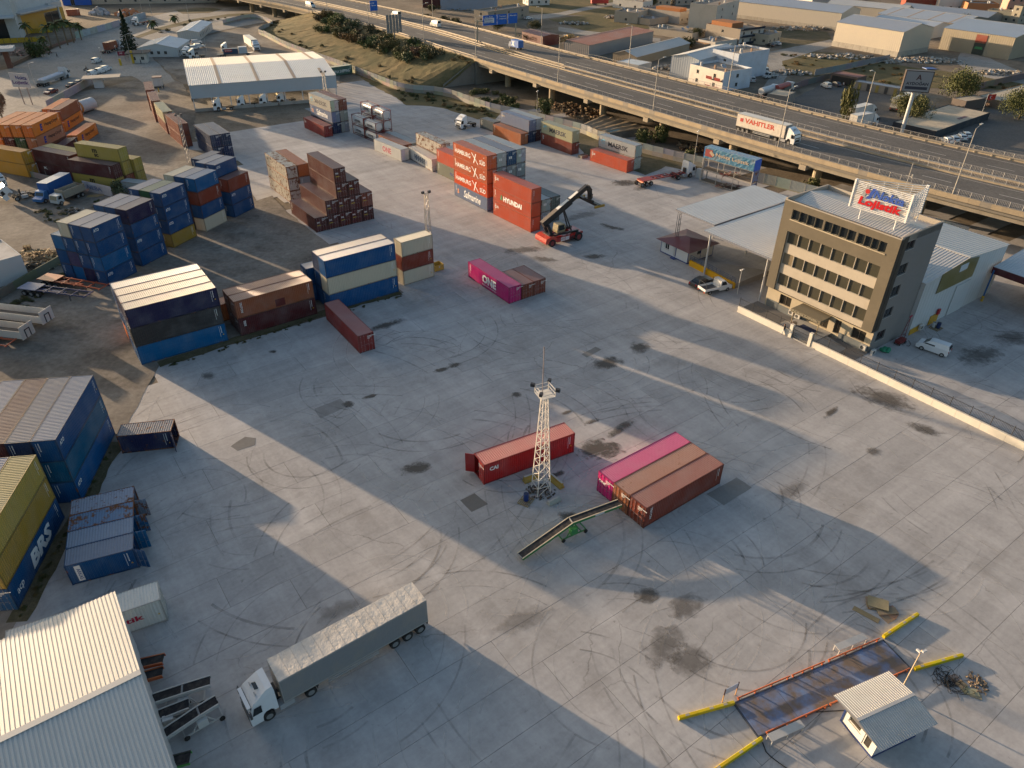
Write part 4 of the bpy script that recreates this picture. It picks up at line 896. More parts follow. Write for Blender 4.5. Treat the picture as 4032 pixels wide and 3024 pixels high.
# roof sign: three slatted panels on posts, lettering on the front one
sg = thing('roof_sign','white slatted rooftop sign with blue and red company lettering','sign',OL(1.9,10.0,18.2),OR)
SIGC = (.72,.71,.69); sa,sb = Vector((-.35,.1,1.0)),Vector((.25,-8.0,1.0)); sd = (sb - sa).normalized(); SH = 3.7
def panel(p,q,nm='slat',h=SH,n=17):
    d = q - p
    for k in range(n): z = h * k / (n - 1); obj(nm,MB().beam(p + UP * z,q + UP * z,.06,.11),MT['metal'],sg,SIGC)
    for e in (p,q): obj('sign_post',MB().beam(e - UP * .1,e + UP * (h + .15),.22,.22),MT['metal'],sg,SIGC)
    for k in range(1,5): e = p + d * k / 5; obj('upright',MB().beam(e + UP * 0,e + UP * h,.05,.05),MT['metal'],sg,SIGC)
sc = Vector((5.6,-6.9,1.0)); panel(sa,sb); panel(sa + Vector((.3,.05,0)),sc,n=13); panel(sc + Vector((0,-.2,0)),sb + Vector((.3,0,0)),n=13)
for e in (sa.lerp(sb,.22),sa.lerp(sb,.85),sc): obj('sign_post',MB().tube((e.x + .15,e.y,-.5),(e.x + .15,e.y,1.1),.11,8),MT['metal'],sg,SIGC)
obj('mast',MB().tube((4.8,-4.4,0),(4.8,-4.4,7.4),.05,6).tube((4.6,-4.8,5.6),(4.6,-4.0,5.6),.03,5).box(4.65,-4.95,5.4,4.85,-4.8,5.9),MT['metal'],sg,(.35,.33,.3))
fo = lambda u,z: sa + sd * u + UP * z + Vector((sd.y,-sd.x,0)) * .09
text(sg,'Nokta',fo(3.0,1.95),sd,UP,1.15,(.04,.10,.40),width=4.3,bold=.03,shear=.15,depth=.10)
text(sg,'Lojistik',fo(1.15,.35),sd,UP,1.45,(.50,.004,.012),width=6.1,bold=.04,shear=.1,depth=.10)
lp = lambda u,z: fo(u,z)
obj('emblem',MB().add([lp(1.3,1.85),lp(1.75,1.85),lp(2.2,3.3),lp(1.75,3.3),lp(2.75,1.75),lp(2.3,2.05)],[(0,1,2,3)]),MT['plain'],sg,(.30,.30,.32))
obj('emblem',MB().add([lp(1.9,1.65),lp(2.6,1.65),lp(3.15,3.25),lp(2.7,3.25),lp(2.3,2.1)],[(0,1,2,3,4)]),MT['plain'],sg,(.03,.08,.36))
dc = lp(2.05,2.65); mm = MB(); mm.poly([dc + sd * (.33 * math.cos(a * math.pi / 8)) + UP * (.33 * math.sin(a * math.pi / 8)) + Vector((sd.y,-sd.x,0)) * .02 for a in range(16)]); obj('emblem',mm,MT['plain'],sg,(.5,.02,.02))
# ------------------------------------------------------------------ warehouse behind the office, its canopies
ob = OL(9.7,-.3)
wh = gable('warehouse','white corrugated warehouse with olive panel behind the office','warehouse',ob,OR,25.0,19.2,8.9,1.2,'y',(.50,.52,.53),(.50,.49,.47),.25,per=.5,dep=.06,ridge=.46)
obj('olive_panel',MB().box(4.4,-.10,5.9,15.2,-.035,9.3).add([(4.4,-.10,9.3),(15.2,-.10,9.3),(11.5,-.10,9.85)],[(0,1,2)]),MT['sheet'],wh,(.16,.14,.05))
obj('name_board',MB().box(9.6,-.15,8.1,12.0,-.11,9.2),MT['plain'],wh,(.5,.53,.56))
obj('sliding_door',MB().box(11.0,-.14,.05,15.4,-.04,5.3),MT['sheet'],wh,(.50,.52,.53))
obj('yellow_skirting',MB().box(.2,-.09,0,3.7,-.035,1.0).box(5.6,-.09,0,8.2,-.035,1.6),MT['metal'],wh,(.50,.27,.012))
hc = thing('loading_canopy','large flat white canopy between the hut and the office','canopy',OX,OR)
def slabroof(x0,y0,x1,y1,z,dz=.3):
    m = MB(); m.corr((x0,y0,z),(0,1,0),Vector((x1 - x0,0,dz)).normalized(),Vector((-dz,0,x1 - x0)).normalized(),y1 - y0,math.hypot(x1 - x0,dz),.5,.05); obj('roof_sheet',m,MT['sheet'],hc,(.62,.60,.56))
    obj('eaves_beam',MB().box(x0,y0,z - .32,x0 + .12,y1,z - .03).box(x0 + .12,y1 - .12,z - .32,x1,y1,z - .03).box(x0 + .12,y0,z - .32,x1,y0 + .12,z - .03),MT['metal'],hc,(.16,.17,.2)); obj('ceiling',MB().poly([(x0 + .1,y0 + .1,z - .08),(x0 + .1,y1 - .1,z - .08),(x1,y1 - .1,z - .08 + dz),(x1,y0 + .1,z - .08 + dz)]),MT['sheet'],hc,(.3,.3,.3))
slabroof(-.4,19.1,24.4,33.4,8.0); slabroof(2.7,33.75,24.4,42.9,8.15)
for (x,y) in ((.2,32.2),(3.3,42.3),(.3,20.2),(14,42.4),(13,33.5),(13,19.9),(23.8,42.4),(23.8,33.4)):
    if x == 3.3:
        m = MB(); [m.beam((x + a,y + b,0),(x + a,y + b,7.8),.08,.08) for a in (-.25,.25) for b in (-.2,.2)]; [m.beam((x - .25,y - .2,z),(x + .25,y - .2,z + .5),.05,.05) for z in range(0,8)]; obj('column',m,MT['metal'],hc,(.16,.17,.19))
    else: obj('column',MB().tube((x,y,0),(x,y,7.7),.16,8),MT['metal'],hc,(.42,.42,.42))
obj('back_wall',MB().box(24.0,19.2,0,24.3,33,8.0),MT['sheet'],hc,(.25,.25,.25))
rc = thing('side_canopy','grey roofed canopy with maroon fascia beside the warehouse','canopy',OL(31.2,-.5),OR)
m = MB(); m.corr((0,-26,6.0),(0,1,0),Vector((14,0,1.0)).normalized(),Vector((-1,0,14)).normalized(),25.8,14.04,.5,.05); obj('roof_sheet',m,MT['sheet'],rc,(.42,.44,.46))
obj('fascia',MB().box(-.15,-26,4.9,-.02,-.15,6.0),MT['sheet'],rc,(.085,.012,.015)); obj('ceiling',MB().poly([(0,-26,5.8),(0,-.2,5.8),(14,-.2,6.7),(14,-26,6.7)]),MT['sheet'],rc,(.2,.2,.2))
for y in (-.6,-9,-18): obj('column',MB().tube((-.4,y,0),(-.4,y,5.6),.13,8),MT['metal'],rc,(.03,.10,.25)); obj('column_guard',MB().tube((-.4,y,0),(-.4,y,.5),.2,8).tube((-.4,y,.62),(-.4,y,1.0),.2,8),MT['metal'],rc,(.5,.3,.02))
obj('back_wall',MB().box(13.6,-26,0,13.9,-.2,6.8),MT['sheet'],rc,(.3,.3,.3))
# small prefabricated hut with maroon roof
ht = thing('site_hut','white prefabricated hut with maroon hipped roof and blue frame','hut',OL(.9,36.9),OR)
o_,r_,n_ = Vector((0,6.7,0)),Vector((0,-1,0)),Vector((-1,0,0)); op1 = [(1.0,1.0,2.0,2.2),(3.1,.3,3.9,2.3)]; m = MB(); wall_openings(m,o_,r_,n_,6.7,2.6,op1,.1); obj('wall',m,MT['sheet'],ht,(.55,.57,.58))
window(ht,o_,r_,n_,op1[0],.06,frame=(.6,.6,.6),mull=1); window(ht,o_,r_,n_,op1[1],.06,frame=(.6,.6,.6),glass=(.5,.5,.5),mull=0,name='door',sill=False)
o_,r_,n_ = Vector((0,0,0)),Vector((1,0,0)),Vector((0,-1,0)); op1 = [(2.4,1.2,3.4,1.9)]; m = MB(); wall_openings(m,o_,r_,n_,6.7,2.6,op1,.1); m.poly([(6.7,0,0),(6.7,6.7,0),(6.7,6.7,2.6),(6.7,0,2.6)]); m.poly([(6.7,6.7,0),(0,6.7,0),(0,6.7,2.6),(6.7,6.7,2.6)]); obj('wall',m,MT['sheet'],ht,(.50,.50,.47)); window(ht,o_,r_,n_,op1[0],.06)
m = MB(); e = .8; a_ = [(-e,-e,2.5),(6.7 + e,-e,2.5),(6.7 + e,6.7 + e,2.5),(-e,6.7 + e,2.5),(3.35,3.0,3.35),(3.35,3.9,3.35)]; m.add(a_,[(0,1,4),(1,2,5,4),(2,3,5),(3,0,4,5),(3,2,1,0)]); obj('roof',m,MT['sheet'],ht,(.12,.022,.022))
for (x,y) in ((-.02,-.02),(-.02,3.0),(-.02,6.62),(6.6,-.02),(3.3,-.02)): obj('frame_post',MB().box(x,y,0,x + .1,y + .1,2.55),MT['metal'],ht,(.02,.05,.2))
obj('base_frame',MB().box(-.04,-.04,.02,0,6.74,.18).box(0,-.04,.02,6.74,0,.18),MT['metal'],ht,(.02,.05,.2)); obj('step',MB().box(-.7,2.6,.02,-.06,3.6,.2),MT['metal'],ht,(.02,.05,.2))
rb = thing('ramp_wall','yellow painted ramp wall with railing beside the black car','wall',OL(.9,36.3),0); P0 = Vector((0,0,0)); P1 = OL(.2,25.4) - OL(.9,36.3)
obj('wall',MB().beam(P0 + UP * .5,P1 + UP * .5,.3,1.1),MT['wall'],rb,(.56,.30,.012)); m = MB()
for k in range(13): q = P0.lerp(P1,k / 12); m.beam(q + UP * 1.0,q + UP * 2.0,.05,.05)
for z in (1.35,1.65,1.98): m.beam(P0 + UP * z,P1 + UP * z,.05,.05)
obj('railing',m,MT['metal'],rb,(.05,.08,.15)); obj('ramp',MB().add([P0 + U * .2 + UP * .95,P1 + U * .2 + UP * .95,P1 + U * 9 + UP * .95,P0 + U * 1.2 + UP * .95,P0 + U * .2,P1 + U * .2,P1 + U * 9,P0 + U * 1.2],[(3,2,1,0),(4,5,6,7),(0,1,5,4),(1,2,6,5),(2,3,7,6),(3,0,4,7)]),MT['conc'],rb,(.25,.24,.23))
# ------------------------------------------------------------------ front wall with bar fence and gate
def barfence(m,p,q,h,z,step=.17,post=2.6):
    d = q - p; L = d.length; n = int(L / step)
    for zz in (.12,h - .12): m.beam(p + UP * (z + zz),q + UP * (z + zz),.04,.04)
    for i in range(n + 1):
        e = p + d * (i / n); big = i % int(post / step) == 0; m.beam(e + UP * z,e + UP * (z + h + (.12 if big else 0)),.07 if big else .022,.07 if big else .022)
def frontwall(label,y0,y1,x0,x1):
    t = thing('boundary_wall',label,'wall',OL(x0,y0)); A = Vector((0,0,0)); B = OL(x1,y1) - OL(x0,y0); d = B - A; n = max(1,int(d.length / 3.0))
    for k in range(n): obj('wall_panel',MB().beam(A.lerp(B,(k + .004) / n) + UP * .52,A.lerp(B,(k + .996) / n) + UP * .52,.32,1.05),MT['wall'],t,(.62,.58,.50))
    e = d.normalized(); m = MB(); off = Vector((-e.y,e.x,0)) * (.12); m2 = MB(); barfence(m2,A + off,B + off,1.35,1.04); obj('bar_fence',m2,MT['metal'],t,(.03,.03,.032)); return t
t = frontwall('white wall with black bars left of the entrance gate',19.7,10.0,-5.7,-5.45); obj('pillar',MB().cbox((OL(-5.45,9.8) - OL(-5.7,19.7) + UP * 1.1),(.5,.5,2.2),OR),MT['wall'],t,(.62,.58,.50))
t = frontwall('long white wall with black bars right of the gate',6.2,-46,-5.35,-4.2); obj('pillar',MB().cbox((OL(-5.35,6.5) - OL(-5.35,6.2) + UP * 1.1),(.5,.5,2.2),OR),MT['wall'],t,(.62,.58,.50))
gt = thing('entrance_gate','black barred entrance gate leading to the office steps','gate',OL(-5.4,9.5)); m = MB(); barfence(m,Vector((0,0,0)),OL(-5.38,6.8) - OL(-5.4,9.5),1.5,.1); obj('bars',m,MT['metal'],gt,(.03,.03,.032)); obj('hinge_post',MB().tube((0,0,0),(0,0,1.8),.05,6),MT['metal'],gt,(.03,.03,.03))
sheet('forecourt',[OL(-5.2,20.2),OL(-5.1,.2),OL(-.1,.2),OL(-.1,20.2)],'conc',.03,color=(.15,.145,.14,1))
# ------------------------------------------------------------------ near warehouse, bottom left
nw = gable('near_warehouse','warehouse with cream lit corrugated roof at bottom left corner','warehouse',Vector((-33.2,40.4,0)) + Vector((math.cos(R(216)),math.sin(R(216)),0)) * 40 + Vector((math.cos(R(-54)),math.sin(R(-54)),0)) * 20.6,R(36),40.0,20.6,7.0,1.3,'x',(.5,.5,.5),(.50,.485,.455),.15,per=.30,dep=.05)
# ------------------------------------------------------------------ truck shed
sh = thing('truck_shed','big white roofed open truck shed at the back','shed',(-95.2,224.3,0),R(22.8)); SX,SY = 42.4,41.0; SHC = (.58,.56,.54)
for s in (0,1):
    y0 = -.3 if s == 0 else SY + .3; ym = SY * .47; p0 = Vector((-.3,y0,7.5)); Vv = Vector((0,ym - y0,1.6)); Nn = Vector((1,0,0)).cross(Vv.normalized()); Nn = Nn if Nn.z > 0 else -Nn
    m = MB(); m.corr(p0,(1,0,0),Vv.normalized(),Nn,SX + .6,Vv.length,.55,.06); ro = obj('roof_sheet',m,MT['sheet'],sh,SHC)
    for x in (8.4,19.2,30.0,38.8):
        c0 = p0 + Vector((x,0,0)) + Nn * .03; f = 1.0 if x < 38 or s == 1 else .45; obj('skylight',MB().add([c0,c0 + Vector((.9,0,0)),c0 + Vector((.9,0,0)) + Vv * f,c0 + Vv * f],[(0,1,2,3)]),MT['plain'],ro,(.42,.31,.22))
obj('front_fascia',MB().box(-.2,-.05,3.7,SX + .2,.05,7.45),MT['sheet'],sh,(.36,.40,.44)); obj('side_fascia',MB().box(-.1,.05,4.2,0,SY,7.6),MT['sheet'],sh,(.36,.40,.44)); obj('side_fascia',MB().box(SX,.05,4.2,SX + .1,SY,7.6),MT['sheet'],sh,(.36,.40,.44))
for k in range(9):
    for y in (.2,SY * .5,SY - .2): obj('column',MB().box(SX * k / 8 - .12 + (.15 if k == 0 else -.15 if k == 8 else 0),y - .12,0,SX * k / 8 + .12 + (.15 if k == 0 else -.15 if k == 8 else 0),y + .12,7.3),MT['metal'],sh,(.5,.5,.5))
for (a_,b_) in ((0,7),(10.5,17),(17.2,24),(24.4,34),(34.5,SX)): obj('low_wall',MB().box(a_,-.35,0,b_,-.1,.95),MT['conc'],sh,(.33,.31,.28))
obj('low_wall',MB().box(-.4,14,0,-.15,22,1.0),MT['conc'],sh,(.28,.27,.25)); obj('shed_floor',MB().poly([(0,0,.04),(SX,0,.04),(SX,SY,.04),(0,SY,.04)]),MT['dust'],sh)
# ================================================================== vehicles (local x forward, origin on the ground)
BLK = (.018,.018,.02); GLS = (.012,.016,.02); WHP = (.66,.67,.68); GRY = (.10,.10,.105)
_wm = {}
def wheel(parent,x,y,r=.5,w=.32,rimc=(.20,.20,.20)):
    k = (round(r,2),round(w,2))
    if k not in _wm:
        t = MB().tube((0,-w/2,0),(0,w/2,0),r,14).mesh('tyre'); t.materials.append(MT['rubber'])
        q = MB(); q.tube((0,-w/2 - .012,0),(0,w/2 + .012,0),r * .58,10).tube((0,-w/2 - .03,0),(0,w/2 + .03,0),r * .2,8); q = q.mesh('rim'); q.materials.append(MT['metal']); _wm[k] = (t,q)
    o = obj('wheel',_wm[k][0],None,parent,(.022,.022,.023)); o.location = (x,y,r); obj('rim',_wm[k][1],None,o,rimc); return o
def slab_side(m,prof,y,sgn):
    m.poly([(p[0],y,p[1]) for p in (prof if sgn < 0 else prof[::-1])])
_cache = {}
def proto(key,fn):
    if key not in _cache: _cache[key] = fn().mesh(key)
    return _cache[key]
def cab(t,color,high=True,x0=0.0):
    """cab-over tractor cab: front face at x0, body behind"""
    top = 3.72 if high else 2.95
    def body():
        prof = [(0,.42),(.03,.95),(.02,1.42),(-.10,1.95),(-.34,2.62),(-.52,2.86),(-.9,3.12 if high else 2.95),(-1.7,top - .08),(-2.22,top),(-2.27,top - .5),(-2.27,1.0),(-1.95,1.0),(-1.9,1.2),(-1.7,1.38),(-1.3,1.38),(-1.05,1.2),(-.95,.9),(-.9,.42)]
        m = MB(); n = len(prof)
        def wd(z): return 1.24 if z < 2.5 else 1.24 - .20 * min(1,(z - 2.5) / 1.2)
        vs = [(p[0],-wd(p[1]),p[1]) for p in prof] + [(p[0],wd(p[1]),p[1]) for p in prof]
        fs = [tuple(range(n)),tuple(reversed(range(n,2*n)))] + [(i,n+i,n+(i+1) % n,(i+1) % n) for i in range(n)]
        return m.add(vs,[tuple(reversed(f)) for f in fs])
    b = obj('cab',proto('cab%d' % high,body),MT['gloss'],t,color); b.location = (x0,0,0)
    def gl(): return MB().poly([(.0,1.14,1.52),(-.325,1.10,2.56),(-.325,-1.10,2.56),(.0,-1.14,1.52)][::-1])
    g = obj('windscreen',proto('wscr',lambda: MB().add([(.018,1.12,1.5),(.018,-1.12,1.5),(-.305,-1.1,2.57),(-.305,1.1,2.57),(-.02,1.12,1.49),(-.02,-1.12,1.49),(-.34,-1.1,2.57),(-.34,1.1,2.57)],[(0,1,2,3),(7,6,5,4),(0,4,5,1),(2,6,7,3)])),MT['glass'],t,GLS); g.location = (x0,0,0)
    sw = proto('swin',lambda: MB().add([(-.22,0,1.6),(-1.0,0,1.6),(-1.02,0,2.42),(-.46,0,2.42),(-.22,.03,1.6),(-1.0,.03,1.6),(-1.02,.03,2.42),(-.46,.03,2.42)],[(0,1,2,3),(7,6,5,4),(0,4,5,1),(1,5,6,2),(2,6,7,3),(3,7,4,0)]))
    for y in (-1.255,1.225): q = obj('side_window',sw,MT['glass'],t,GLS); q.location = (x0,y,0)
    obj('grille',proto('grl',lambda: MB().box(.02,-.85,.75,.06,.85,1.36).box(.02,-1.1,.45,.07,1.1,.62)),MT['metal'],t,(.04,.042,.045)).location = (x0,0,0)
    for y in (-.98,.98): obj('headlight',proto('hdl',lambda: MB().box(.0,-.17,.66,.065,.17,.9)),MT['glass'],t,(.35,.36,.36)).location = (x0,y,0)
    for y in (-1.42,1.42): obj('mirror',proto('mir',lambda: MB().box(-.12,-.09,1.7,.06,.09,2.35).box(-.1,-.22,2.3,-.02,.22,2.36)),MT['metal'],t,(.05,.05,.055) if color[0] > .3 else color).location = (x0 - .05,y,0)
    obj('sun_visor',proto('vis',lambda: MB().box(-.28,-1.12,2.62,.02,1.12,2.68)),MT['gloss'],t,color).location = (x0,0,0)
    if high: obj('roof_hatch',proto('hat',lambda: MB().cbox((-1.3,0,3.36),(.62,.72,.05),0,R(-21))),MT['glass'],t,(.02,.02,.022)).location = (x0,0,.02)
    for y in (-.55,.55): obj('roof_lamp',proto('rlm',lambda: MB().box(-.95,-.16,3.1,-.85,.16,3.2).box(-.93,-.03,2.9,-.87,.03,3.1)),MT['metal'],t,(.4,.4,.4)).location = (x0,y,.1 if high else -.25)
def tractor(label,loc,rz,color=WHP,high=True,group='lorries',chassisc=(.03,.03,.032),name='tractor_truck',cat='truck'):
    t = thing(name,label,cat,loc,rz,group); cab(t,color,high)
    obj('chassis',proto('tch',lambda: MB().box(-6.0,-.5,.72,-.9,-.32,.98).box(-6.0,.32,.72,-.9,.5,.98).box(-5.9,-.5,.75,-5.7,.5,.95).box(-2.6,-.4,.9,-2.3,.4,2.2).box(-3.4,-.5,.75,-3.2,.5,.95).box(-5.6,-.55,1.0,-4.3,.55,1.12)),MT['metal'],t,chassisc)
    for y in (-1,1): obj('fuel_tank',proto('tnk',lambda: MB().box(-3.6,-.35,.42,-2.35,.35,1.0)),MT['metal'],t,(.32,.32,.33)).location = (0,y * .85,0)
    for y in (-1.05,1.05): wheel(t,-1.42,y,.5,.32)
    for y in (-.95,.95): wheel(t,-5.0,y,.5,.58)
    for y in (-.95,.95): obj('mudguard',proto('mud',lambda: MB().box(-5.55,-.3,1.05,-4.45,.3,1.1).box(-5.62,-.3,.6,-5.56,.3,1.1)),MT['rubber'],t,(.03,.03,.03)).location = (0,y,0)
    return t
def trailer_parts(t,x0,L,axles=(-10.2,-11.5,-12.8),guard=True,chc=(.05,.05,.055)):
    """x0: front of the trailer deck (behind the cab), everything runs to -x"""
    obj('trailer_frame',MB().box(x0 - L,-.5,.95,x0 - .4,-.36,1.17).box(x0 - L,.36,.95,x0 - .4,.5,1.17).box(x0 - L,-1.2,.75,x0 - L + .12,1.2,1.15).box(x0 - 3.0,-1.0,.5,x0 - 2.8,-.8,1.0).box(x0 - 3.0,.8,.5,x0 - 2.8,1.0,1.0),MT['metal'],t,chc)
    for a in axles:
        for y in (-1.05,1.05): wheel(t,x0 + a,y,.5,.38)
    if guard:
        for s in (-1,1): obj('side_guard',MB().box(x0 - 8.6,s * 1.2 - .02,.55,x0 - 3.8,s * 1.2 + .02,.68).box(x0 - 8.6,s * 1.2 - .02,.82,x0 - 3.8,s * 1.2 + .02,.95),MT['metal'],t,(.35,.35,.35))
    obj('tail_lamp',MB().box(x0 - L - .03,-1.15,.8,x0 - L,-.8,.95),MT['plain'],t,(.4,.02,.01)); obj('tail_lamp',MB().box(x0 - L - .03,.8,.8,x0 - L,1.15,.95),MT['plain'],t,(.4,.02,.01))
def curtain(t,x0,L,side,roof,z0=1.18,z1=4.0,lines=True,roofmat='tarp'):
    hw = 1.27; P = 14; m = MB(); d = L / P
    for s in (-1,1):
        c = obj('side_curtain',MB().box(x0 - L + .06,s * hw - .02,z0 + .12,x0 - .06,s * hw + .02,z1 - .08),MT['tarp'],t,side)
        obj('side_rail',MB().box(x0 - L,s * hw - .035,z0,x0,s * hw + .035,z0 + .12).box(x0 - L,s * hw - .035,z1 - .09,x0,s * hw + .035,z1),MT['metal'],t,(.33,.32,.3))
    vs = []
    for i in range(P * 2 + 1):
        for j in range(5): x = x0 - L * i / (P * 2); sag = .012 if i % 2 else 0; vs.append((x,-hw + 2 * hw * j / 4,z1 + .03 - sag * math.sin(math.pi * j / 4) + random.uniform(-.006,.006)))
    obj('roof_tarp',m.add(vs,[(i*5+j,(i+1)*5+j,(i+1)*5+j+1,i*5+j+1)[::-1] for i in range(P*2) for j in range(4)]),MT[roofmat],t,roof)
    if lines:
        for i in range(1,P): x = x0 - L * i / P; obj('roof_bow',MB().box(x - .02,-hw,z1 + .02,x + .02,hw,z1 + .042),MT['tarp'],t,tuple(q * .8 for q in roof))
    obj('front_wall',MB().box(x0 - .06,-hw,z0,x0,hw,z1),MT['metal'],t,(.34,.33,.31)); obj('rear_door',MB().box(x0 - L,-hw,z0,x0 - L + .06,-.01,z1),MT['metal'],t,(.34,.33,.31)); obj('rear_door',MB().box(x0 - L,.01,z0,x0 - L + .06,hw,z1),MT['metal'],t,(.34,.33,.31))
    obj('deck',MB().box(x0 - L,-hw,z0 - .08,x0,hw,z0),MT['wood'],t,(.08,.07,.06))
def from_px(f,r,z=0.0):
    a,b = at(*f,z),at(*r,z); d = a - b; return a,math.atan2(d.y,d.x)
def semi(label,loc,rz,cabc=WHP,side=(.2,.2,.21),roof=(.5,.45,.4),group='lorries',gap=2.75,L=13.6,lines=True,high=True,boxy=False):
    t = tractor(label,loc,rz,cabc,high,group,name='semi_truck'); x0 = -gap; trailer_parts(t,x0,L)
    curtain(t,x0,L,side,roof,lines=lines,roofmat='sheet' if boxy else 'tarp'); return t
# near truck
A,B = at(1093.9,2688,4.02),at(1681.6,2361.9,4.02); d = (A - B); rz = math.atan2(d.y,d.x); dn = Vector((math.cos(rz),math.sin(rz),0)); nn = Vector((-dn.y,dn.x,0))
mid = (A + B) / 2; ctr = Vector((mid.x,mid.y,0)) + nn * (-1.27 if (nn.y < 0) else 1.27)     # near edge to centre line
ctr = Vector((mid.x,mid.y,0)) - nn * 1.27
semi('white cab truck with long grey curtain trailer on near concrete',ctr + dn * (6.8 + 2.75),rz,side=(.21,.21,.215),roof=(.52,.48,.43))
# ------------------------------------------------------------------ cars and vans
def car(label,loc,rz,color,kind='sedan',group='cars',cat='car',name='car'):
    t = thing(name,label,cat,loc,rz,group)
    P = {'sedan': ([(2.25,.3),(2.28,.62),(2.0,.80),(1.0,.93),(-1.75,.98),(-2.2,.93),(-2.27,.6),(-2.2,.3)],[(1.05,.92),(.35,1.40),(-.95,1.42),(-1.75,.97)],4.5),
         'suv': ([(2.2,.35),(2.25,.75),(1.95,.98),(1.05,1.08),(-2.1,1.12),(-2.22,.7),(-2.15,.35)],[(1.1,1.07),(.45,1.62),(-1.75,1.64),(-2.12,1.1)],4.4),
         'van': ([(2.3,.3),(2.35,.75),(2.15,1.0),(1.45,1.16),(-2.05,1.2),(-2.12,.7),(-2.05,.3)],[(1.5,1.15),(.75,1.72),(.4,1.84),(-1.9,1.86),(-2.1,1.18)],4.4),
         'bigvan': ([(2.8,.35),(2.85,.9),(2.55,1.25),(2.0,1.45),(-2.9,1.5),(-2.95,.8),(-2.9,.35)],[(2.05,1.44),(1.35,2.25),(.9,2.5),(-2.85,2.52),(-2.93,1.48)],5.8)}[kind]
    w = .88 if kind != 'bigvan' else 1.0; lo,up,_ = P
    def body():
        m = MB(); n = len(lo); vs = [(p[0] * (.985 if p[1] < .5 else 1),-w,p[1]) for p in lo] + [(p[0],w,p[1]) for p in lo]
        m.add(vs,[tuple(range(n)),tuple(reversed(range(n,2*n)))] + [(i,n+i,n+(i+1) % n,(i+1) % n) for i in range(n)]); k = len(up); ww = lambda z: w - .22 * (z - up[0][1]) / (up[1][1] - up[0][1] + .01) if z <= up[1][1] else w - .24
        vs = [(p[0],-max(w - .26,ww(p[1])),p[1]) for p in up] + [(p[0],max(w - .26,ww(p[1])),p[1]) for p in up]; m.add(vs,[tuple(range(k)),tuple(reversed(range(k,2*k)))] + [(i,k+i,k+(i+1) % k,(i+1) % k) for i in range(k)])
        m.f = [tuple(reversed(f)) for f in m.f]; return m
    obj('body',proto('car_' + kind,body),MT['gloss'],t,color)
    def wind():   # windscreen
        a,b = up[0],up[1]; e = .02; return MB().add([(a[0] + e - .03,-w + .1,a[1] + .05),(a[0] + e - .03,w - .1,a[1] + .05),(b[0] + e + .04,w - .28,b[1] - .03),(b[0] + e + .04,-w + .28,b[1] - .03)],[(0,1,2,3)])
    obj('windscreen',proto('cw_' + kind,wind),MT['glass'],t,GLS)
    def rear():
        a,b = up[-1],up[-2]; e = -.025; return MB().add([(a[0] + e,-w + .14,a[1] + (.08 if kind == 'sedan' else .12)),(a[0] + e,w - .14,a[1] + (.08 if kind == 'sedan' else .12)),(b[0] + e,w - .3,b[1] - .06),(b[0] + e,-w + .3,b[1] - .06)],[(3,2,1,0)])
    obj('rear_window',proto('cr_' + kind,rear),MT['glass'],t,GLS)
    xa,xb = (up[1][0] - .05,up[-2][0]) if kind in ('sedan','suv') else (up[1][0] + .15,up[1][0] - .9); zb,zt = up[0][1] + .06,up[1][1] - .07; wt = w - .26
    def sidew():
        m = MB()
        for s in (-1,1):
            q = [(xa + .45,s * (w - .005),zb),(xb - (.4 if kind in ('sedan','suv') else .0),s * (w - .005),zb),(xb,s * (wt + .045),zt),(xa,s * (wt + .045),zt)]; m.poly(q if s < 0 else q[::-1])
        m.f = [tuple(reversed(f)) for f in m.f]; return m
    sw = obj('side_window',proto('cs_' + kind,sidew),MT['glass'],t,GLS); sw['kind'] = 'stuff'
    r = .33 if kind != 'bigvan' else .37; xf = lo[0][0] * .62
    for x in (xf,-xf * .98):
        for y in (-w + .08,w - .08): wheel(t,x,y,r,.22,(.3,.3,.3))
    for y in (-w + .22,w - .22):
        obj('headlight',proto('ch_' + kind,lambda: MB().box(lo[1][0] - .15,-.15,lo[1][1] - .05,lo[1][0] + .012,.15,lo[1][1] + .1)),MT['glass'],t,(.4,.4,.4)).location = (0,y,0)
        obj('tail_lamp',proto('ct_' + kind,lambda: MB().box(lo[-2][0] - .03,-.1,lo[-2][1] + .05,lo[-2][0] + .06,.1,lo[-2][1] + .4)),MT['plain'],t,(.30,.01,.01)).location = (0,y,0)
    return t
def carpx(label,c,ahead,color,kind='sedan',z=0.0,**kw):
    a,b = at(*c,z),at(*ahead,z); d = b - a; return car(label,a,math.atan2(d.y,d.x),color,kind,**kw)
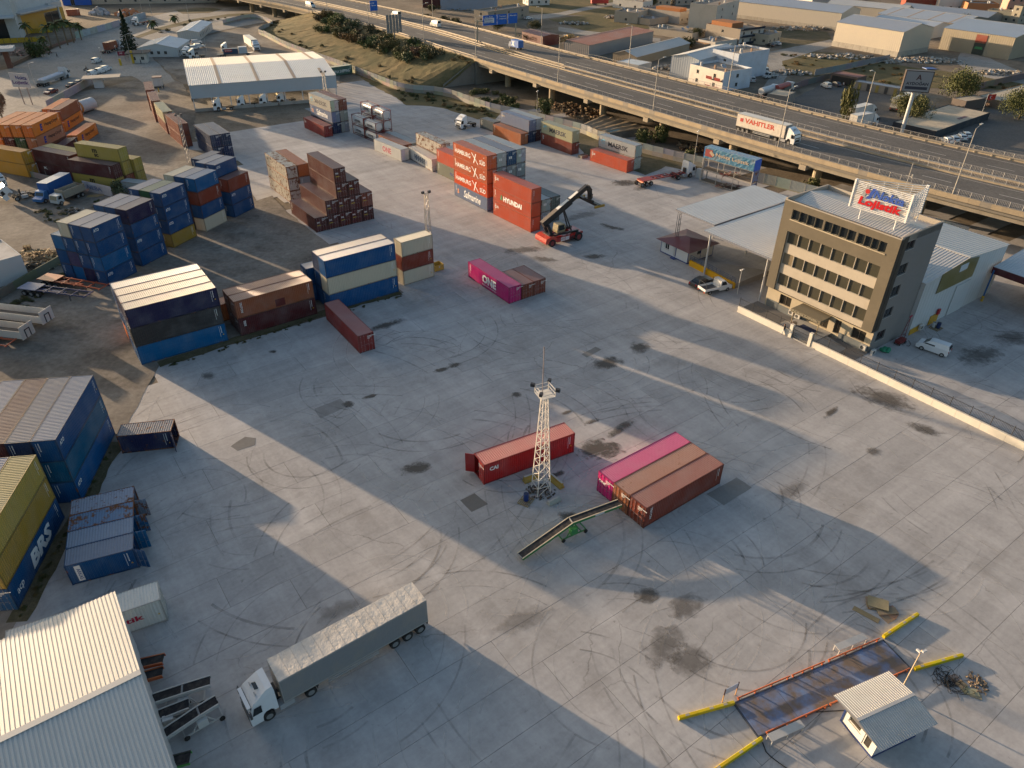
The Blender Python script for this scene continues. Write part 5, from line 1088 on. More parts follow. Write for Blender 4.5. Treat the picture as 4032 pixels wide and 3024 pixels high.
def pickup(label,loc,rz,color=(.62,.62,.62),group='pickups',drop=True):
    t = thing('pickup_truck',label,'pickup',loc,rz,group)
    prof = [(2.6,.4),(2.65,.85),(2.3,1.12),(1.75,1.25),(1.2,2.0),(.95,2.12),(.15,2.12),(.05,1.0),(.05,.4)]; m = MB(); m.extr(prof,-.95,.95); obj('cab',m,MT['gloss'],t,color)
    obj('windscreen',MB().poly([(1.74,-.85,1.32),(1.74,.85,1.32),(1.24,.78,1.97),(1.24,-.78,1.97)]),MT['glass'],t,GLS)
    for s in (-1,1): q = [(1.5,s * .956,1.3),(.35,s * .956,1.3),(.35,s * .956,1.95),(1.1,s * .956,1.95)]; obj('side_window',MB().poly(q if s > 0 else q[::-1]),MT['glass'],t,GLS)
    obj('chassis',MB().box(-2.9,-.45,.5,.1,.45,.75),MT['metal'],t,(.04,.04,.04)); obj('load_bed',MB().box(-3.0,-1.0,.78,-.05,1.0,.86),MT['metal'],t,(.06,.06,.065))
    for (a,b,c,d) in ((-3.0,-1.02,-.05,-.96),(-3.0,.96,-.05,1.02),(-3.05,-1.02,-2.98,1.02),(-.1,-.96,-.04,.96)): obj('drop_side',MB().box(a,b,.8,c,d,1.22),MT['gloss'],t,color)
    m = MB(); [m.beam((x,y,1.2),(x,y,2.2),.05,.05) for x in (-.1,-2.9) for y in (-.95,.95)]; [m.beam((x,-.95,2.2),(x,.95,2.2),.05,.05) for x in (-.1,-2.9)]; obj('load_frame',m,MT['metal'],t,(.06,.06,.06));
    for x in (1.75,-1.9):
        for y in (-.85,.85): wheel(t,x,y,.36,.24)
    for y in (-.8,.8): obj('tail_lamp',MB().box(-3.09,y - .16,.55,-3.05,y + .16,.7),MT['plain'],t,(.4,.05,.01)); obj('headlight',MB().box(2.5,y - .14,.85,2.67,y + .14,1.05),MT['glass'],t,(.4,.4,.4))
    return t
a,b = at(2715,1140),at(2800,1103); d = b - a; car('black sedan parked beside the yellow ramp wall',a.lerp(b,.5),math.atan2(d.y,d.x),(.02,.02,.022),'sedan')
a,b = at(2759.5,1158),at(2872.6,1132); d = b - a; pickup('white pickup with open load bed beside black sedan',a.lerp(b,.5),math.atan2(d.y,d.x))
a,b = at(3609.5,1372),at(3745,1420); d = a - b; car('white panel van parked beside the office block',a.lerp(b,.5) + Vector((.3,.9,0)),math.atan2(d.y,d.x),(.68,.69,.71),'van',cat='van',name='panel_van')
# ------------------------------------------------------------------ trucks in the yard
p,rz = from_px((1804,510),(1890,490)); tractor('white tractor unit without trailer beside slate container',p,rz)
p,rz = from_px((2722,690),(2500,735)); t = tractor('white tractor with empty red container chassis near fence',p,rz,name='semi_truck'); x0 = -2.9; L = 12.6
trailer_parts(t,x0,L,guard=False,chc=(.22,.02,.02)); m = MB()
for y in (-.85,.85): m.box(x0 - L,y - .07,1.17,x0 - 5.0,y + .07,1.36)
for k in range(7): x = x0 - L + k * 2.05; m.box(x,-1.2,1.2,x + .16,1.2,1.33)
m.box(x0 - L,-1.2,1.30,x0 - L + 3.2,1.2,1.38); obj('trailer_deck',m,MT['metal'],t,(.24,.025,.02)); obj('rear_board',MB().box(x0 - L - .03,-1.15,.85,x0 - L,1.15,1.1),MT['plain'],t,(.6,.3,.2))
for i,(f,r,w_) in enumerate((((842,437),(915,431),'first'),((935,424),(1008,418),'second'),((1022,417),(1095,411),'third'),((1090,408),(1150,402),'fourth'))):
    p,rz = from_px(f,r); tractor(f'white tractor unit parked under the shed, {w_} from left',p,rz)
p,rz = from_px((1014,203),(962,168)); semi('white semi truck with pale trailer on dirt behind shed',p,rz,side=(.55,.5,.45),roof=(.58,.55,.5),lines=False,boxy=True)
p,rz = from_px((874,207),(935,203)); tractor('white tractor beside the flat trailers behind the shed',p,rz)
p,rz = from_px((728,226),(775,216)); tractor('white tractor beside the pale prefab office',p,rz); p,rz = from_px((745,232),(800,228)); tractor('white tractor half hidden by the shed roof',p,rz)
for c,a,l in (((775,172),(810,170),'white car furthest from shed beside the prefab office'),((766,194),(800,190),'white car in the middle of the three by the prefab'),((785,188),(822,184),'white car nearest the parked semi behind the shed')): carpx(l,c,a,(.6,.6,.6),'suv')
ft = thing('flatbed_trailer','dark flatbed trailer with blue box and red board behind shed','trailer',at(930,222),R(22)); obj('deck',MB().box(-7,-1.2,1.0,7,1.2,1.15),MT['metal'],ft,(.05,.05,.05)); obj('box',MB().box(-4.5,-1.2,1.15,1.0,1.2,3.0),MT['metal'],ft,(.03,.06,.10)); obj('board',MB().box(-4.0,-1.26,1.9,-1.2,-1.205,2.9),MT['plain'],ft,(.35,.03,.03)); text(ft,'BEYLERTAR',(-3.8,-1.27,2.2),(1,0,0),UP,.4,WHT,width=2.4); obj('body',MB().box(1.3,-1.2,1.15,4.4,1.2,3.4),MT['metal'],ft,(.42,.45,.48))
[wheel(ft,x,y,.5,.35) for x in (-5.5,-4.3,4.5) for y in (-1.05,1.05)]
# ------------------------------------------------------------------ on the viaduct
def on_road(px,o,back=False,z=0.02):
    s = s_of(px); p,d,n = fr(s); q = p + n * o; return Vector((q.x,q.y,ZR + z)),math.atan2(d.y,d.x) + (math.pi if back else 0)
p,rz = on_road((3130,575),5.6); t = semi('white semi truck with red VAHITLER lettering on the viaduct',p,rz,side=(.55,.50,.44),roof=(.6,.57,.52),lines=False,boxy=True)
for sgn in (-1,1): text(t,'VAHITLER',(-14.0 if sgn < 0 else -5.0,sgn * 1.30,2.3),(1 if sgn < 0 else -1,0,0),UP,1.1,(.42,.06,.04),width=8.5,bold=.04);
obj('emblem',MB().cbox((-14.9,-1.30,2.8),(.9,.01,.8)),MT['plain'],t,(.40,.05,.05))
p,rz = on_road((1690,108),22.5,True); car('white van following the other white van on far carriageway',p,rz,(.62,.61,.58),'bigvan',cat='van',name='delivery_van')
p,rz = on_road((1560,68),22.5,True); car('white van beside the blue direction sign on far carriageway',p,rz,(.62,.61,.58),'bigvan',cat='van',name='delivery_van')
p,rz = on_road((1240,28),6.5); car('white van at the top edge on near carriageway',p,rz,(.62,.61,.58),'bigvan',cat='van',name='delivery_van')
p,rz = on_road((2008,195),22.5,True); t = thing('box_truck','blue box truck with white X on the far carriageway','truck',p,rz); obj('cab',MB().extr([(2.9,.5),(2.95,1.2),(2.5,2.2),(1.3,2.3),(1.3,.5)],-1.0,1.0),MT['gloss'],t,(.3,.33,.4)); obj('windscreen',MB().poly([(2.93,-.85,1.35),(2.93,.85,1.35),(2.56,.85,2.1),(2.56,-.85,2.1)]),MT['glass'],t,GLS)
obj('cargo_box',MB().box(-3.3,-1.15,.8,1.2,1.15,3.1),MT['metal'],t,(.05,.14,.40)); text(t,'X',(.9,1.16,1.1),(-1,0,0),UP,1.6,WHT,bold=.06); [wheel(t,x,y,.42,.3) for x in (2.0,-2.0) for y in (-.9,.9)]
# ------------------------------------------------------------------ upper-left road
p,rz = from_px((478,192),(385,222)); t = tractor('pale truck carrying a brown short container on the dusty road',p,rz,(.45,.48,.5),name='container_truck'); trailer_parts(t,-3.2,9.5,(-6.5,-7.8),False)
obj('container',MB().box(-9.7,-1.2,1.2,-3.7,1.2,3.8),MT['paint'],t,(.22,.06,.03,.3))
p,rz = from_px((266,303),(150,348)); t = tractor('truck hauling white sacks along the dusty road',p,rz,(.5,.52,.55),name='sack_truck'); trailer_parts(t,-2.8,12.5); obj('trailer_bed',MB().box(-15.3,-1.25,1.15,-2.8,1.25,1.3).box(-15.3,-1.25,1.3,-2.8,-1.2,1.9).box(-15.3,1.2,1.3,-2.8,1.25,1.9).box(-15.3,-1.2,1.3,-15.22,1.2,1.9),MT['metal'],t,(.3,.3,.3))
for k in range(14):
    for y in (-.62,.62): obj('sack',MB().sphere((-3.4 - k * .86,y,1.85),.66,7,5,(.75,.95,.8),.12),MT['plain'],t,(.5,.52,.58))
carpx('white van on dusty road behind the container truck',(382,247),(405,240),(.6,.6,.6),'van',cat='van',name='van'); carpx('dark red car on dusty road beside the company sign',(203,368),(170,378),(.10,.02,.02),'sedan')
for c,l in (((368,297),'white car left of three behind the gate wall'),((398,288),'white car in the middle behind the gate wall'),((418,279),'white car nearest the gate behind the wall')): carpx(l,c,(c[0] + 30,c[1] - 9),(.6,.6,.6),'van')
carpx('dark car behind the wall, furthest left',(285,342),(315,330),(.02,.025,.035)); carpx('dark blue car behind the wall near flat roof',(312,332),(342,321),(.03,.04,.07)); carpx('grey car behind the wall under the flat roof',(345,327),(372,316),(.35,.35,.36),'suv')
p,rz = from_px((528,103),(575,95)); t = tractor('white truck with empty red flat bed near the palms',p,rz,(.62,.62,.62),name='flat_truck'); trailer_parts(t,-3,9,(-6,-7.3),False,(.2,.05,.03))
mc = thing('motorcycle','dark motorcycle with rider on the dusty road','motorcycle',at(341,279),R(15)); wheel(mc,.65,0,.31,.12); wheel(mc,-.65,0,.31,.14); obj('frame',MB().beam((-.6,0,.35),(.1,0,.75),.16,.22).beam((.1,0,.75),(.6,0,.4),.1,.12).beam((.45,0,.75),(.6,0,.35),.07,.07).box(-.55,-.14,.72,.25,.14,.9).beam((.42,-.35,1.02),(.42,.35,1.02),.04,.04).beam((.42,0,.7),(.42,0,1.02),.06,.06),MT['metal'],mc,(.02,.02,.02))
# ------------------------------------------------------------------ right-hand background
for c,a,l,k,cl in (((3252,345),(3230,335),'white van parked before the low brick garages','van',(.58,.56,.53)),((3291,338),(3270,330),'dark grey car between white van and white car','sedan',(.07,.07,.08)),((3316,331),(3296,323),'white car nearest the garage doors','sedan',(.55,.55,.55)),
    ((3725,561),(3700,548),'white car leftmost of four by the railing','sedan',(.6,.6,.6)),((3752,555),(3730,542),'white car second of four by the railing','sedan',(.6,.6,.6)),((3780,548),(3758,536),'white car third of four by the railing','sedan',(.6,.6,.6)),((3800,539),(3780,526),'white car rightmost of four by the railing','sedan',(.6,.6,.6)),
    ((3056,176),(3035,172),'white car by the house with black balconies','sedan',(.6,.6,.6)),((3032,183),(3012,178),'dark car by the house with black balconies','sedan',(.04,.04,.04)),((3012,285),(3000,275),'white van behind the blue sided house','van',(.55,.55,.55)),((2960,322),(2950,310),'white van beside the blue bin behind white house','van',(.55,.55,.55)),((2080,76),(2100,74),'white car beyond the viaduct near grey house','sedan',(.6,.6,.6))): carpx(l,c,a,cl,k,cat='van' if k == 'van' else 'car',name='van' if k == 'van' else 'car')
a = at(3030,308); pickup('old white pickup by the rubble path',a,R(200),(.45,.45,.45))
def boxtruck(label,f,r,boxc,cabc=WHP,L=12.0,z1=3.9,tx=None):
    p,rz = from_px(f,r); t = tractor(label,p,rz,cabc,name='semi_truck'); trailer_parts(t,-2.75,L,(-L + 3.4,-L + 2.1,-L + .9),False); curtain(t,-2.75,L,boxc,(.58,.57,.54),z1=z1,lines=False,roofmat='sheet')
    if tx: [text(t,tx,(-2.75 - L * .8 if s < 0 else -2.75 - L * .25,s * 1.30,2.1),(-s,0,0),UP,1.2,(.02,.12,.06),width=L * .5,bold=.05) for s in (-1,1)]
    return t
boxtruck('white trailer truck with green BUDAK lettering beyond viaduct',(3590,405),(3430,480),(.36,.33,.29),L=13.6,tx='BUDAK')
boxtruck('white lorry beside BUDAK trailer beyond the viaduct railing',(3430,455),(3290,490),(.55,.55,.55),L=9); boxtruck('short white lorry nearest the viaduct railing beyond it',(3440,492),(3340,510),(.55,.55,.55),L=7)
def tanker(label,f,r,c):
    p,rz = from_px(f,r); t = tractor(label,p,rz,(.5,.5,.5),False,name='tank_truck'); trailer_parts(t,-2.6,8,(-6,-7.2),False); m = MB().tube((-10.6,0,2.1),(-2.7,0,2.1),1.05,14); obj('tank',m,MT['metal'],t,c); return t
tanker('white tank truck parked by the fence beyond viaduct',(3055,366),(2995,385),(.5,.52,.54)); tanker('red and white tank truck beside the fence',(3112,355),(3060,372),(.32,.06,.05))
p,rz = from_px((3028,82),(3075,88)); tractor('red tractor unit by the long beige shed',p,rz,(.38,.03,.015)); p,rz = from_px((2988,75),(2960,70)); tractor('orange red tipper cab by the long beige shed',p,rz,(.45,.07,.01),False)
p,rz = from_px((2950,30),(2930,22)); tractor('white tractor between the far houses',p,rz,(.5,.5,.5)); a = at(2360,20); t = thing('red_trailer','red tipper trailer at the edge of far field','trailer',a,R(10)); obj('tub',MB().box(-5,-1.2,1.0,5,1.2,3.4),MT['metal'],t,(.35,.02,.02)); [wheel(t,x,y,.5,.35) for x in (-3.5,-2.3,3.6) for y in (-1,1)]
# ================================================================== things standing in the yard
YEL = (.50,.32,.02)
# ------------------------------------------------------------------ reach stacker
rk = thing('reach_stacker','red reach stacker with raised black boom and cab','reach stacker',(8.6,131.7,0),R(33.7))
RED = (.36,.022,.018); BKM = (.02,.02,.022)
m = MB(); pr = [(-4.2,.75),(-4.3,1.2),(-4.1,1.75),(-3.2,2.0),(-1.9,1.85),(-1.6,1.3),(-1.5,.75)]; m.extr(pr,-1.75,1.75); obj('counterweight',m,MT['gloss'],rk,(.45,.05,.03))
obj('body',MB().box(-1.6,-1.7,.6,3.4,-1.05,1.45).box(-1.6,1.05,.6,3.4,1.7,1.45).box(-1.6,-1.0,.7,4.6,1.0,1.3).box(2.4,-1.6,1.2,4.6,1.6,1.6),MT['gloss'],rk,RED)
obj('upper_frame',MB().beam((-2.0,-1.1,1.9),(3.8,-1.1,1.75),.35,.3).beam((-2.0,1.1,1.9),(3.8,1.1,1.75),.35,.3).box(-3.0,-1.0,1.85,-2.0,1.0,2.2).beam((-2.2,-.75,2.0),(-3.2,-.75,4.0),.25,.6).beam((-2.2,.75,2.0),(-3.2,.75,4.0),.25,.6),MT['metal'],rk,BKM)
for y in (-1.9,1.9): wheel(rk,-2.75,y * .84,.75,.5,(.2,.03,.03))
for y in (-1.55,1.55): wheel(rk,3.35,y,.85,1.1,(.2,.03,.03))
bt,bh = Vector((-3.9,0,4.1)),Vector((6.2,0,9.6)); bd = (bh - bt).normalized()
obj('boom',MB().beam(bt,bt.lerp(bh,.62),.9,1.15).beam(bt.lerp(bh,.5),bh,.65,.85),MT['metal'],rk,BKM)
up_ = Vector((-bd.z,0,bd.x)); q = bt.lerp(bh,.33) + up_ * .585; q2 = bt.lerp(bh,.8) + up_ * .44;
obj('boom_plate',MB().add([q + Vector((0,-.4,.03)),q + Vector((0,.4,.03)),q2 + Vector((0,.3,.12)),q2 + Vector((0,-.3,.12))],[(3,2,1,0)]),MT['plain'],rk,(.6,.6,.58)); obj('boom_cover',MB().beam(bt + up_ * .6,bt.lerp(bh,.34) + up_ * .6,.92,.05),MT['metal'],rk,(.16,.13,.10))
for y in (-.55,.55): obj('lift_cylinder',MB().tube((2.6,y,1.7),bt.lerp(bh,.45) - up_ * .3 + Vector((0,y * .3,0)),.14,8),MT['metal'],rk,(.04,.04,.045))
obj('boom_head',MB().beam(bh,bh + Vector((.75,0,-1.0)),.8,.75).beam(bh + Vector((.7,0,-.8)),bh + Vector((.9,0,-2.6)),.6,.7).beam(bh + Vector((.9,-.5,-2.0)),bh + Vector((.9,.5,-2.0)),.5,.9),MT['metal'],rk,BKM)
sp_ = bh + Vector((.9,0,-3.1)); obj('spreader',MB().beam(sp_ + Vector((0,-3.0,0)),sp_ + Vector((0,3.0,0)),.7,.45).beam(sp_ + Vector((-.2,-1.2,.3)),sp_ + Vector((-.2,1.2,.3)),.5,.4),MT['metal'],rk,BKM)
for y in (-3.0,3.0): obj('spreader_end',MB().beam(sp_ + Vector((-1.15,y,-.05)),sp_ + Vector((1.15,y,-.05)),.3,.42),MT['metal'],rk,(.30,.18,.02))
obj('operator_cab',MB().extr([(-.9,1.95),(.9,1.95),(1.05,2.6),(.75,3.55),(-.75,3.6),(-.95,2.4)],-.75,.75),MT['metal'],rk,(.23,.19,.11)); obj('cab_window',MB().poly([(-.6,-.76,2.4),(.85,-.76,2.4),(.62,-.76,3.35),(-.55,-.76,3.4)]),MT['glass'],rk,GLS); obj('cab_window',MB().poly([(1.06,-.65,2.65),(1.06,.65,2.65),(.79,.65,3.45),(.79,-.65,3.45)]),MT['glass'],rk,GLS)
for x in (-.7,.35): obj('side_plate',MB().box(x,-1.72,.65,x + .95,-1.705,1.4),MT['plain'],rk,(.55,.50,.50))
text(rk,'NOKTA',(-.6,-1.73,.95),(1,0,0),UP,.22,(.35,.03,.03),width=.75)
for k in range(4): obj('step',MB().box(1.4,-1.95,.5 + k * .24,2.3,-1.68,.54 + k * .24),MT['metal'],rk,(.05,.05,.05))
# ------------------------------------------------------------------ lattice towers
def tower(label,base,H,wb=.95,wt=.28,col_=(.62,.58,.52),plat=True,spire=0.0,boards=False,rz=R(25)):
    t = thing('lattice_tower',label,'tower',base,rz,'floodlight towers'); m = MB(); n = max(6,int(H / 1.05)); W_ = lambda z: wb + (wt - wb) * z / H
    C4 = ((-1,-1),(1,-1),(1,1),(-1,1))
    for (i,j) in C4: m.beam((i * wb,j * wb,0),(i * wt,j * wt,H),.085,.085)
    for k in range(n):
        z0,z1 = H * k / n,H * (k + 1) / n; a,b = W_(z0),W_(z1)
        for c in range(4):
            p,q_ = C4[c],C4[(c + 1) % 4]; m.beam((p[0] * a,p[1] * a,z0),(q_[0] * b,q_[1] * b,z1),.042,.042); m.beam((p[0] * b,p[1] * b,z1),(q_[0] * b,q_[1] * b,z1),.042,.042)
    obj('lattice',m,MT['metal'],t,col_)
    if plat:
        pl = obj('platform',MB().box(-.8,-.8,H,.8,.8,H + .05),MT['metal'],t,col_); m = MB()
        for (i,j) in C4: m.beam((i * .78,j * .78,H),(i * .78,j * .78,H + .9),.05,.05)
        for zz in (.45,.9):
            for c in range(4): m.beam((C4[c][0] * .78,C4[c][1] * .78,H + zz),(C4[(c+1) % 4][0] * .78,C4[(c+1) % 4][1] * .78,H + zz),.05,.05)
        obj('guard_rail',m,MT['metal'],t,col_)
        for (i,j) in C4: obj('floodlight',MB().cbox((i * .95,j * .95,H + .9),(.45,.3,.35),math.atan2(j,i)),MT['metal'],t,(.03,.03,.035))
    else:
        obj('cross_arm',MB().beam((-.7,0,H),(.7,0,H),.1,.1).beam((0,-.5,H),(0,.5,H),.1,.1),MT['metal'],t,col_)
        for s in (-1,1): obj('floodlight',MB().cbox((s * .6,0,H + .25),(.5,.35,.4),.4),MT['metal'],t,(.05,.05,.06))
    if spire: obj('spire',MB().tube((-.2,.2,H),(-.2,.2,H + spire),.045,6).sphere((-.2,.2,H + spire),.1,6,4),MT['metal'],t,(.30,.24,.22))
    if boards:
        for s,y in ((-1,-.7),(1,.7)): obj('sign_board',MB().box(-.05,y - .75,3.2,.0,y + .75,5.0),MT['plain'],t,(.5,.48,.47))
    return t
tower('white lattice floodlight tower beside deep red container',(3.4,61.25,0),13.2,.80,.26,spire=5.6)
tower('lattice floodlight tower behind the short cream stack',(-15.5,124.6,0),11.6,.55,.25,(.45,.40,.34),False,boards=True)
tower('lattice mast beside the MAERSK stack and shed',(-55.2,222.5,0),11.8,.6,.3,(.5,.45,.38),False)
tower('thin grey lattice mast before the brown container wall',(-79.2,176.6,0),11.0,.5,.25,(.32,.31,.30),False)
def mast(label,base,H,r=.07,arm=None,c=(.5,.47,.42),cat='pole',name='camera_pole'):
    t = thing(name,label,cat,base); obj('pole',MB().tube((0,0,0),(0,0,H),r,8,r * .6),MT['metal'],t,c)
    if arm: obj('arm',MB().beam((0,0,H),(arm[0],arm[1],H + .3),.09,.09),MT['metal'],t,c); obj('lamp_head',MB().cbox((arm[0],arm[1],H + .3),(.8,.35,.16),math.atan2(arm[1],arm[0])),MT['metal'],t,(.4,.4,.4))
    else: obj('camera',MB().cbox((.15,-.1,H),(.4,.16,.16),.4).cbox((-.15,.1,H - .25),(.35,.16,.16),2.0),MT['metal'],t,(.55,.55,.55))
    return t
# ------------------------------------------------------------------ barriers and bits at the tower foot
def barrier(label,a,b,c,h=.85):
    A_,B_ = at(*a),at(*b); d = B_ - A_; t = thing('concrete_barrier',label,'barrier',A_.lerp(B_,.5),math.atan2(d.y,d.x),'concrete barriers'); L = d.length
    obj('block',MB().extr([(-.32,0),(.32,0),(.32,.18),(.14,.5),(.11,h),(-.11,h),(-.14,.5),(-.32,.18)],-L/2,L/2,Matrix.Rotation(R(90),4,'Z')),MT['conc'],t,c); obj('worn_top',MB().box(-L/2 + .02,-.12,h,L/2 - .02,.12,h + .02),MT['conc'],t,(.36,.35,.32)); return t
barrier('yellow concrete barrier behind the lattice tower',(2062,1900),(2122,1878),(.36,.25,.06)); barrier('yellow concrete barrier right of the lattice tower',(2168,1886),(2214,1925),(.36,.25,.06)); barrier('toppled grey concrete block in front of the tower',(2158,1988),(2203,1968),(.34,.34,.31),.5)
def pallet(t,z=0.0,sx=1.2,sy=1.0,c=(.26,.19,.11),n=7,nm='board'):
    for k in range(n): obj(nm,MB().box(-sx/2,-sy/2 + sy * k / (n - 1) - .045,z + .11,sx/2,-sy/2 + sy * k / (n - 1) + .045,z + .135),MT['wood'],t,tuple(q * random.uniform(.8,1.15) for q in c))
    obj('bearer',MB().box(-sx/2,-sy/2,z,-sx/2 + .1,sy/2,z + .11).box(-.05,-sy/2,z,.05,sy/2,z + .11).box(sx/2 - .1,-sy/2,z,sx/2,sy/2,z + .11),MT['wood'],t,c)
def barrel(label,loc,c,h=.95,r=.29):
    t = thing('barrel',label,'barrel',loc); obj('drum',MB().tube((0,0,0),(0,0,h),r,14).tube((0,0,h * .33),(0,0,h * .36),r + .015,14).tube((0,0,h * .66),(0,0,h * .69),r + .015,14),MT['metal'],t,c); obj('lid',MB().tube((0,0,h + .002),(0,0,h + .012),r * .9,14),MT['metal'],t,tuple(q * .35 for q in c)); return t
p = at(2071,1975); t = thing('pallet','wooden pallet under the blue barrel by the tower','pallet',p,R(60)); pallet(t,sx=1.5,sy=1.3); barrel('blue barrel on the pallet beside the lattice tower',p + Vector((0,.1,.14)),(.01,.035,.16))
def heap(name,label,cat,c,rx,ry,n,h,cols,size=(.1,.5),kind='rock',flat=.5,seed=1,mat='conc',group=None):
    rnd = random.Random(seed); t = thing(name,label,cat,c,0,group); ms = [MB() for _ in cols]
    for k in range(n):
        a = rnd.uniform(0,6.28); r = rnd.random() ** .6; x,y = rx * r * math.cos(a),ry * r * math.sin(a); z = h * max(0,1 - r) * rnd.uniform(.3,1); s = rnd.uniform(*size); i = rnd.randrange(len(cols))
        if kind == 'rock': ms[i].cbox((x,y,z + s * .15),(s,s * rnd.uniform(.5,1),s * flat * rnd.uniform(.5,1.2)),rnd.uniform(0,3),rnd.uniform(-.5,.5),rnd.uniform(-.5,.5))
        else: ms[i].cbox((x,y,z + .08 + .15 * rnd.random()),(s,s * rnd.uniform(.06,.3),.04),rnd.uniform(0,6),rnd.uniform(-.35,.35),rnd.uniform(-.3,.3))
    for m_,c_ in zip(ms,cols):
        if m_.v: o = obj('rubble' if kind == 'rock' else 'broken_board',m_,MT[mat],t,c_); o['kind'] = 'stuff'
    return t
heap('rubble_heap','brown rubble and chippings at the lattice tower foot','rubble',at(2128,1936,.01),1.7,1.4,170,.22,[(.10,.07,.05),(.17,.14,.11),(.05,.04,.03)],(.06,.24),seed=3)
# ------------------------------------------------------------------ belt conveyors
def conveyor(label,pts,w=.75,framec=(.03,.17,.05),stand=True,railc=(.5,.42,.3),group='belt conveyors',plate=None):
    """pts: belt centre line"""
    t = thing('belt_conveyor',label,'conveyor',(pts[0][0],pts[0][1],0),0,group); O = Vector((pts[0][0],pts[0][1],0)); P = [Vector(q) - O for q in pts]
    for a,b in zip(P,P[1:]):
        d = (b - a).normalized(); s = d.cross(UP).normalized(); u_ = s.cross(d)
        obj('belt',MB().beam(a,b,w,.05),MT['rubber'],t,(.022,.022,.025))
        for k in (-1,1): obj('side_frame',MB().beam(a + s * k * (w/2 + .06) - u_ * .12,b + s * k * (w/2 + .06) - u_ * .12,.07,.30),MT['metal'],t,framec); obj('belt_edge',MB().beam(a + s * k * (w/2 + .06) + u_ * .055,b + s * k * (w/2 + .06) + u_ * .055,.10,.05),MT['metal'],t,railc)
        obj('roller',MB().tube(a - s * w/2,a + s * w/2,.09,8),MT['metal'],t,(.2,.2,.2))
    if stand:
        c = P[1] if len(P) > 2 else P[0].lerp(P[1],.5); d = (P[-1] - P[0]); d.z = 0; d.normalize(); s = d.cross(UP).normalized(); g = Vector((c.x,c.y,0))
        m = MB()
        for k in (-1,1):
            m.beam(g + s * k * .75 + d * -1.5 + UP * .35,g + s * k * .75 + d * 1.5 + UP * .35,.09,.12); m.beam(g + s * k * .7 - d * .9 + UP * .35,c + s * k * .45 + UP * -.25,.09,.09); m.beam(g + s * k * .7 + d * .9 + UP * .35,c + s * k * .45 + d * .2 + UP * -.25,.09,.09)
        for e in (-1.5,1.5): m.beam(g + s * -.75 + d * e + UP * .35,g + s * .75 + d * e + UP * .35,.09,.12)
        obj('stand',m,MT['metal'],t,framec); obj('drive_box',MB().cbox(g - s * -.55 + UP * .75,(.8,.5,.7),math.atan2(d.y,d.x)),MT['metal'],t,tuple(min(1,q * 1.2) for q in framec))
        for e in (-1.4,1.4):
            for k in (-1,1): q = g + s * k * .85 + d * e; wo = obj('wheel',MB().tube(q - s * .07 + UP * .22,q + s * .07 + UP * .22,.22,10),MT['rubber'],t,(.02,.02,.02))
    if plate: a,b = P[-2],P[-1]; d = (b - a).normalized(); s = d.cross(UP).normalized(); e = a.lerp(b,.45) + s * (w/2 + .10); obj('name_plate',MB().add([e + UP * -.22,e + d * 1.1 + UP * -.22,e + d * 1.1 + UP * .06,e + UP * .06],[(0,1,2,3)]),MT['plain'],t,(.5,.5,.52))
    return t
conveyor('long green belt conveyor leading to the open container trio',[(*at(2047,2190,.5)[:2],.5),(*at(2248,2048.7,1.75)[:2],1.75),(*at(2440.5,1978,2.0)[:2],2.0)],plate=True)
cv = lambda x,y,z: (*at(x * .5268,2150 + y * .5268,z)[:2],z)
WC = (.45,.44,.42)
conveyor('short orange conveyor furthest along the near warehouse wall',[cv(930,905,1.0),cv(1222,838,1.5)],.8,(.35,.06,.015),False,(.30,.07,.02)); conveyor('short orange conveyor second along the near warehouse wall',[cv(950,1010,.9),cv(1215,935,1.2)],.8,(.40,.08,.015),False,(.35,.09,.02))
conveyor('longest white conveyor beside the near warehouse',[cv(1040,1175,1.0),cv(1360,1070,1.5),cv(1570,1005,1.7)],.8,WC,True,WC); conveyor('low white conveyor between two longer white ones',[cv(1090,1300,.9),cv(1410,1175,1.3)],.8,WC,True,WC); conveyor('angled white conveyor nearest the white truck cab',[cv(1130,1470,1.0),cv(1480,1235,1.5),cv(1620,1150,1.7)],.8,WC,True,WC)
conveyor('green conveyor end at the bottom edge by warehouse',[cv(1180,1640,.9),cv(1420,1575,1.3)],.8,(.05,.28,.04),False,(.03,.03,.03))
# ------------------------------------------------------------------ weighbridge
wb0 = Vector((20.1,32.61,0)); WA = R(22.9); wx = Vector((math.cos(WA),math.sin(WA),0)); wy = Vector((-wx.y,wx.x,0)); WP = lambda x,y,z=0.0: wb0 + wx * x + wy * y + UP * z
wt = thing('weighbridge','blue worn vehicle weighbridge with orange side rails','weighbridge',wb0,WA)
for k in range(4): obj('deck_plate',MB().box(16.3 * k / 4 + .01,.0,-.02,16.3 * (k + 1) / 4 - .01,3.05,.10),MT['worn'],wt,(.13,.19,.33))
obj('deck_frame',MB().box(-.06,-.10,-.02,16.36,-.005,.14).box(-.06,3.055,-.02,16.36,3.15,.14).box(-.12,-.1,-.02,-.065,3.15,.12).box(16.365,-.1,-.02,16.42,3.15,.12),MT['metal'],wt,(.05,.06,.08))
for (a,b,y) in ((.6,6.9,-.14),(7.1,11,-.14),(12,16,-.14),(.3,5.8,3.2),(6.0,9.6,3.2),(10.0,15.9,3.2)):
    obj('side_rail',MB().tube((a,y,.42),(b,y,.42),.07,8),MT['metal'],wt,(.40,.10,.03)); m = MB()
    for k in range(4): x = a + .2 + (b - a - .4) * k / 3; obj('rail_post',MB().box(x - .05,y - .05,0,x + .05,y + .05,.40),MT['metal'],wt,(.38,.09,.03))
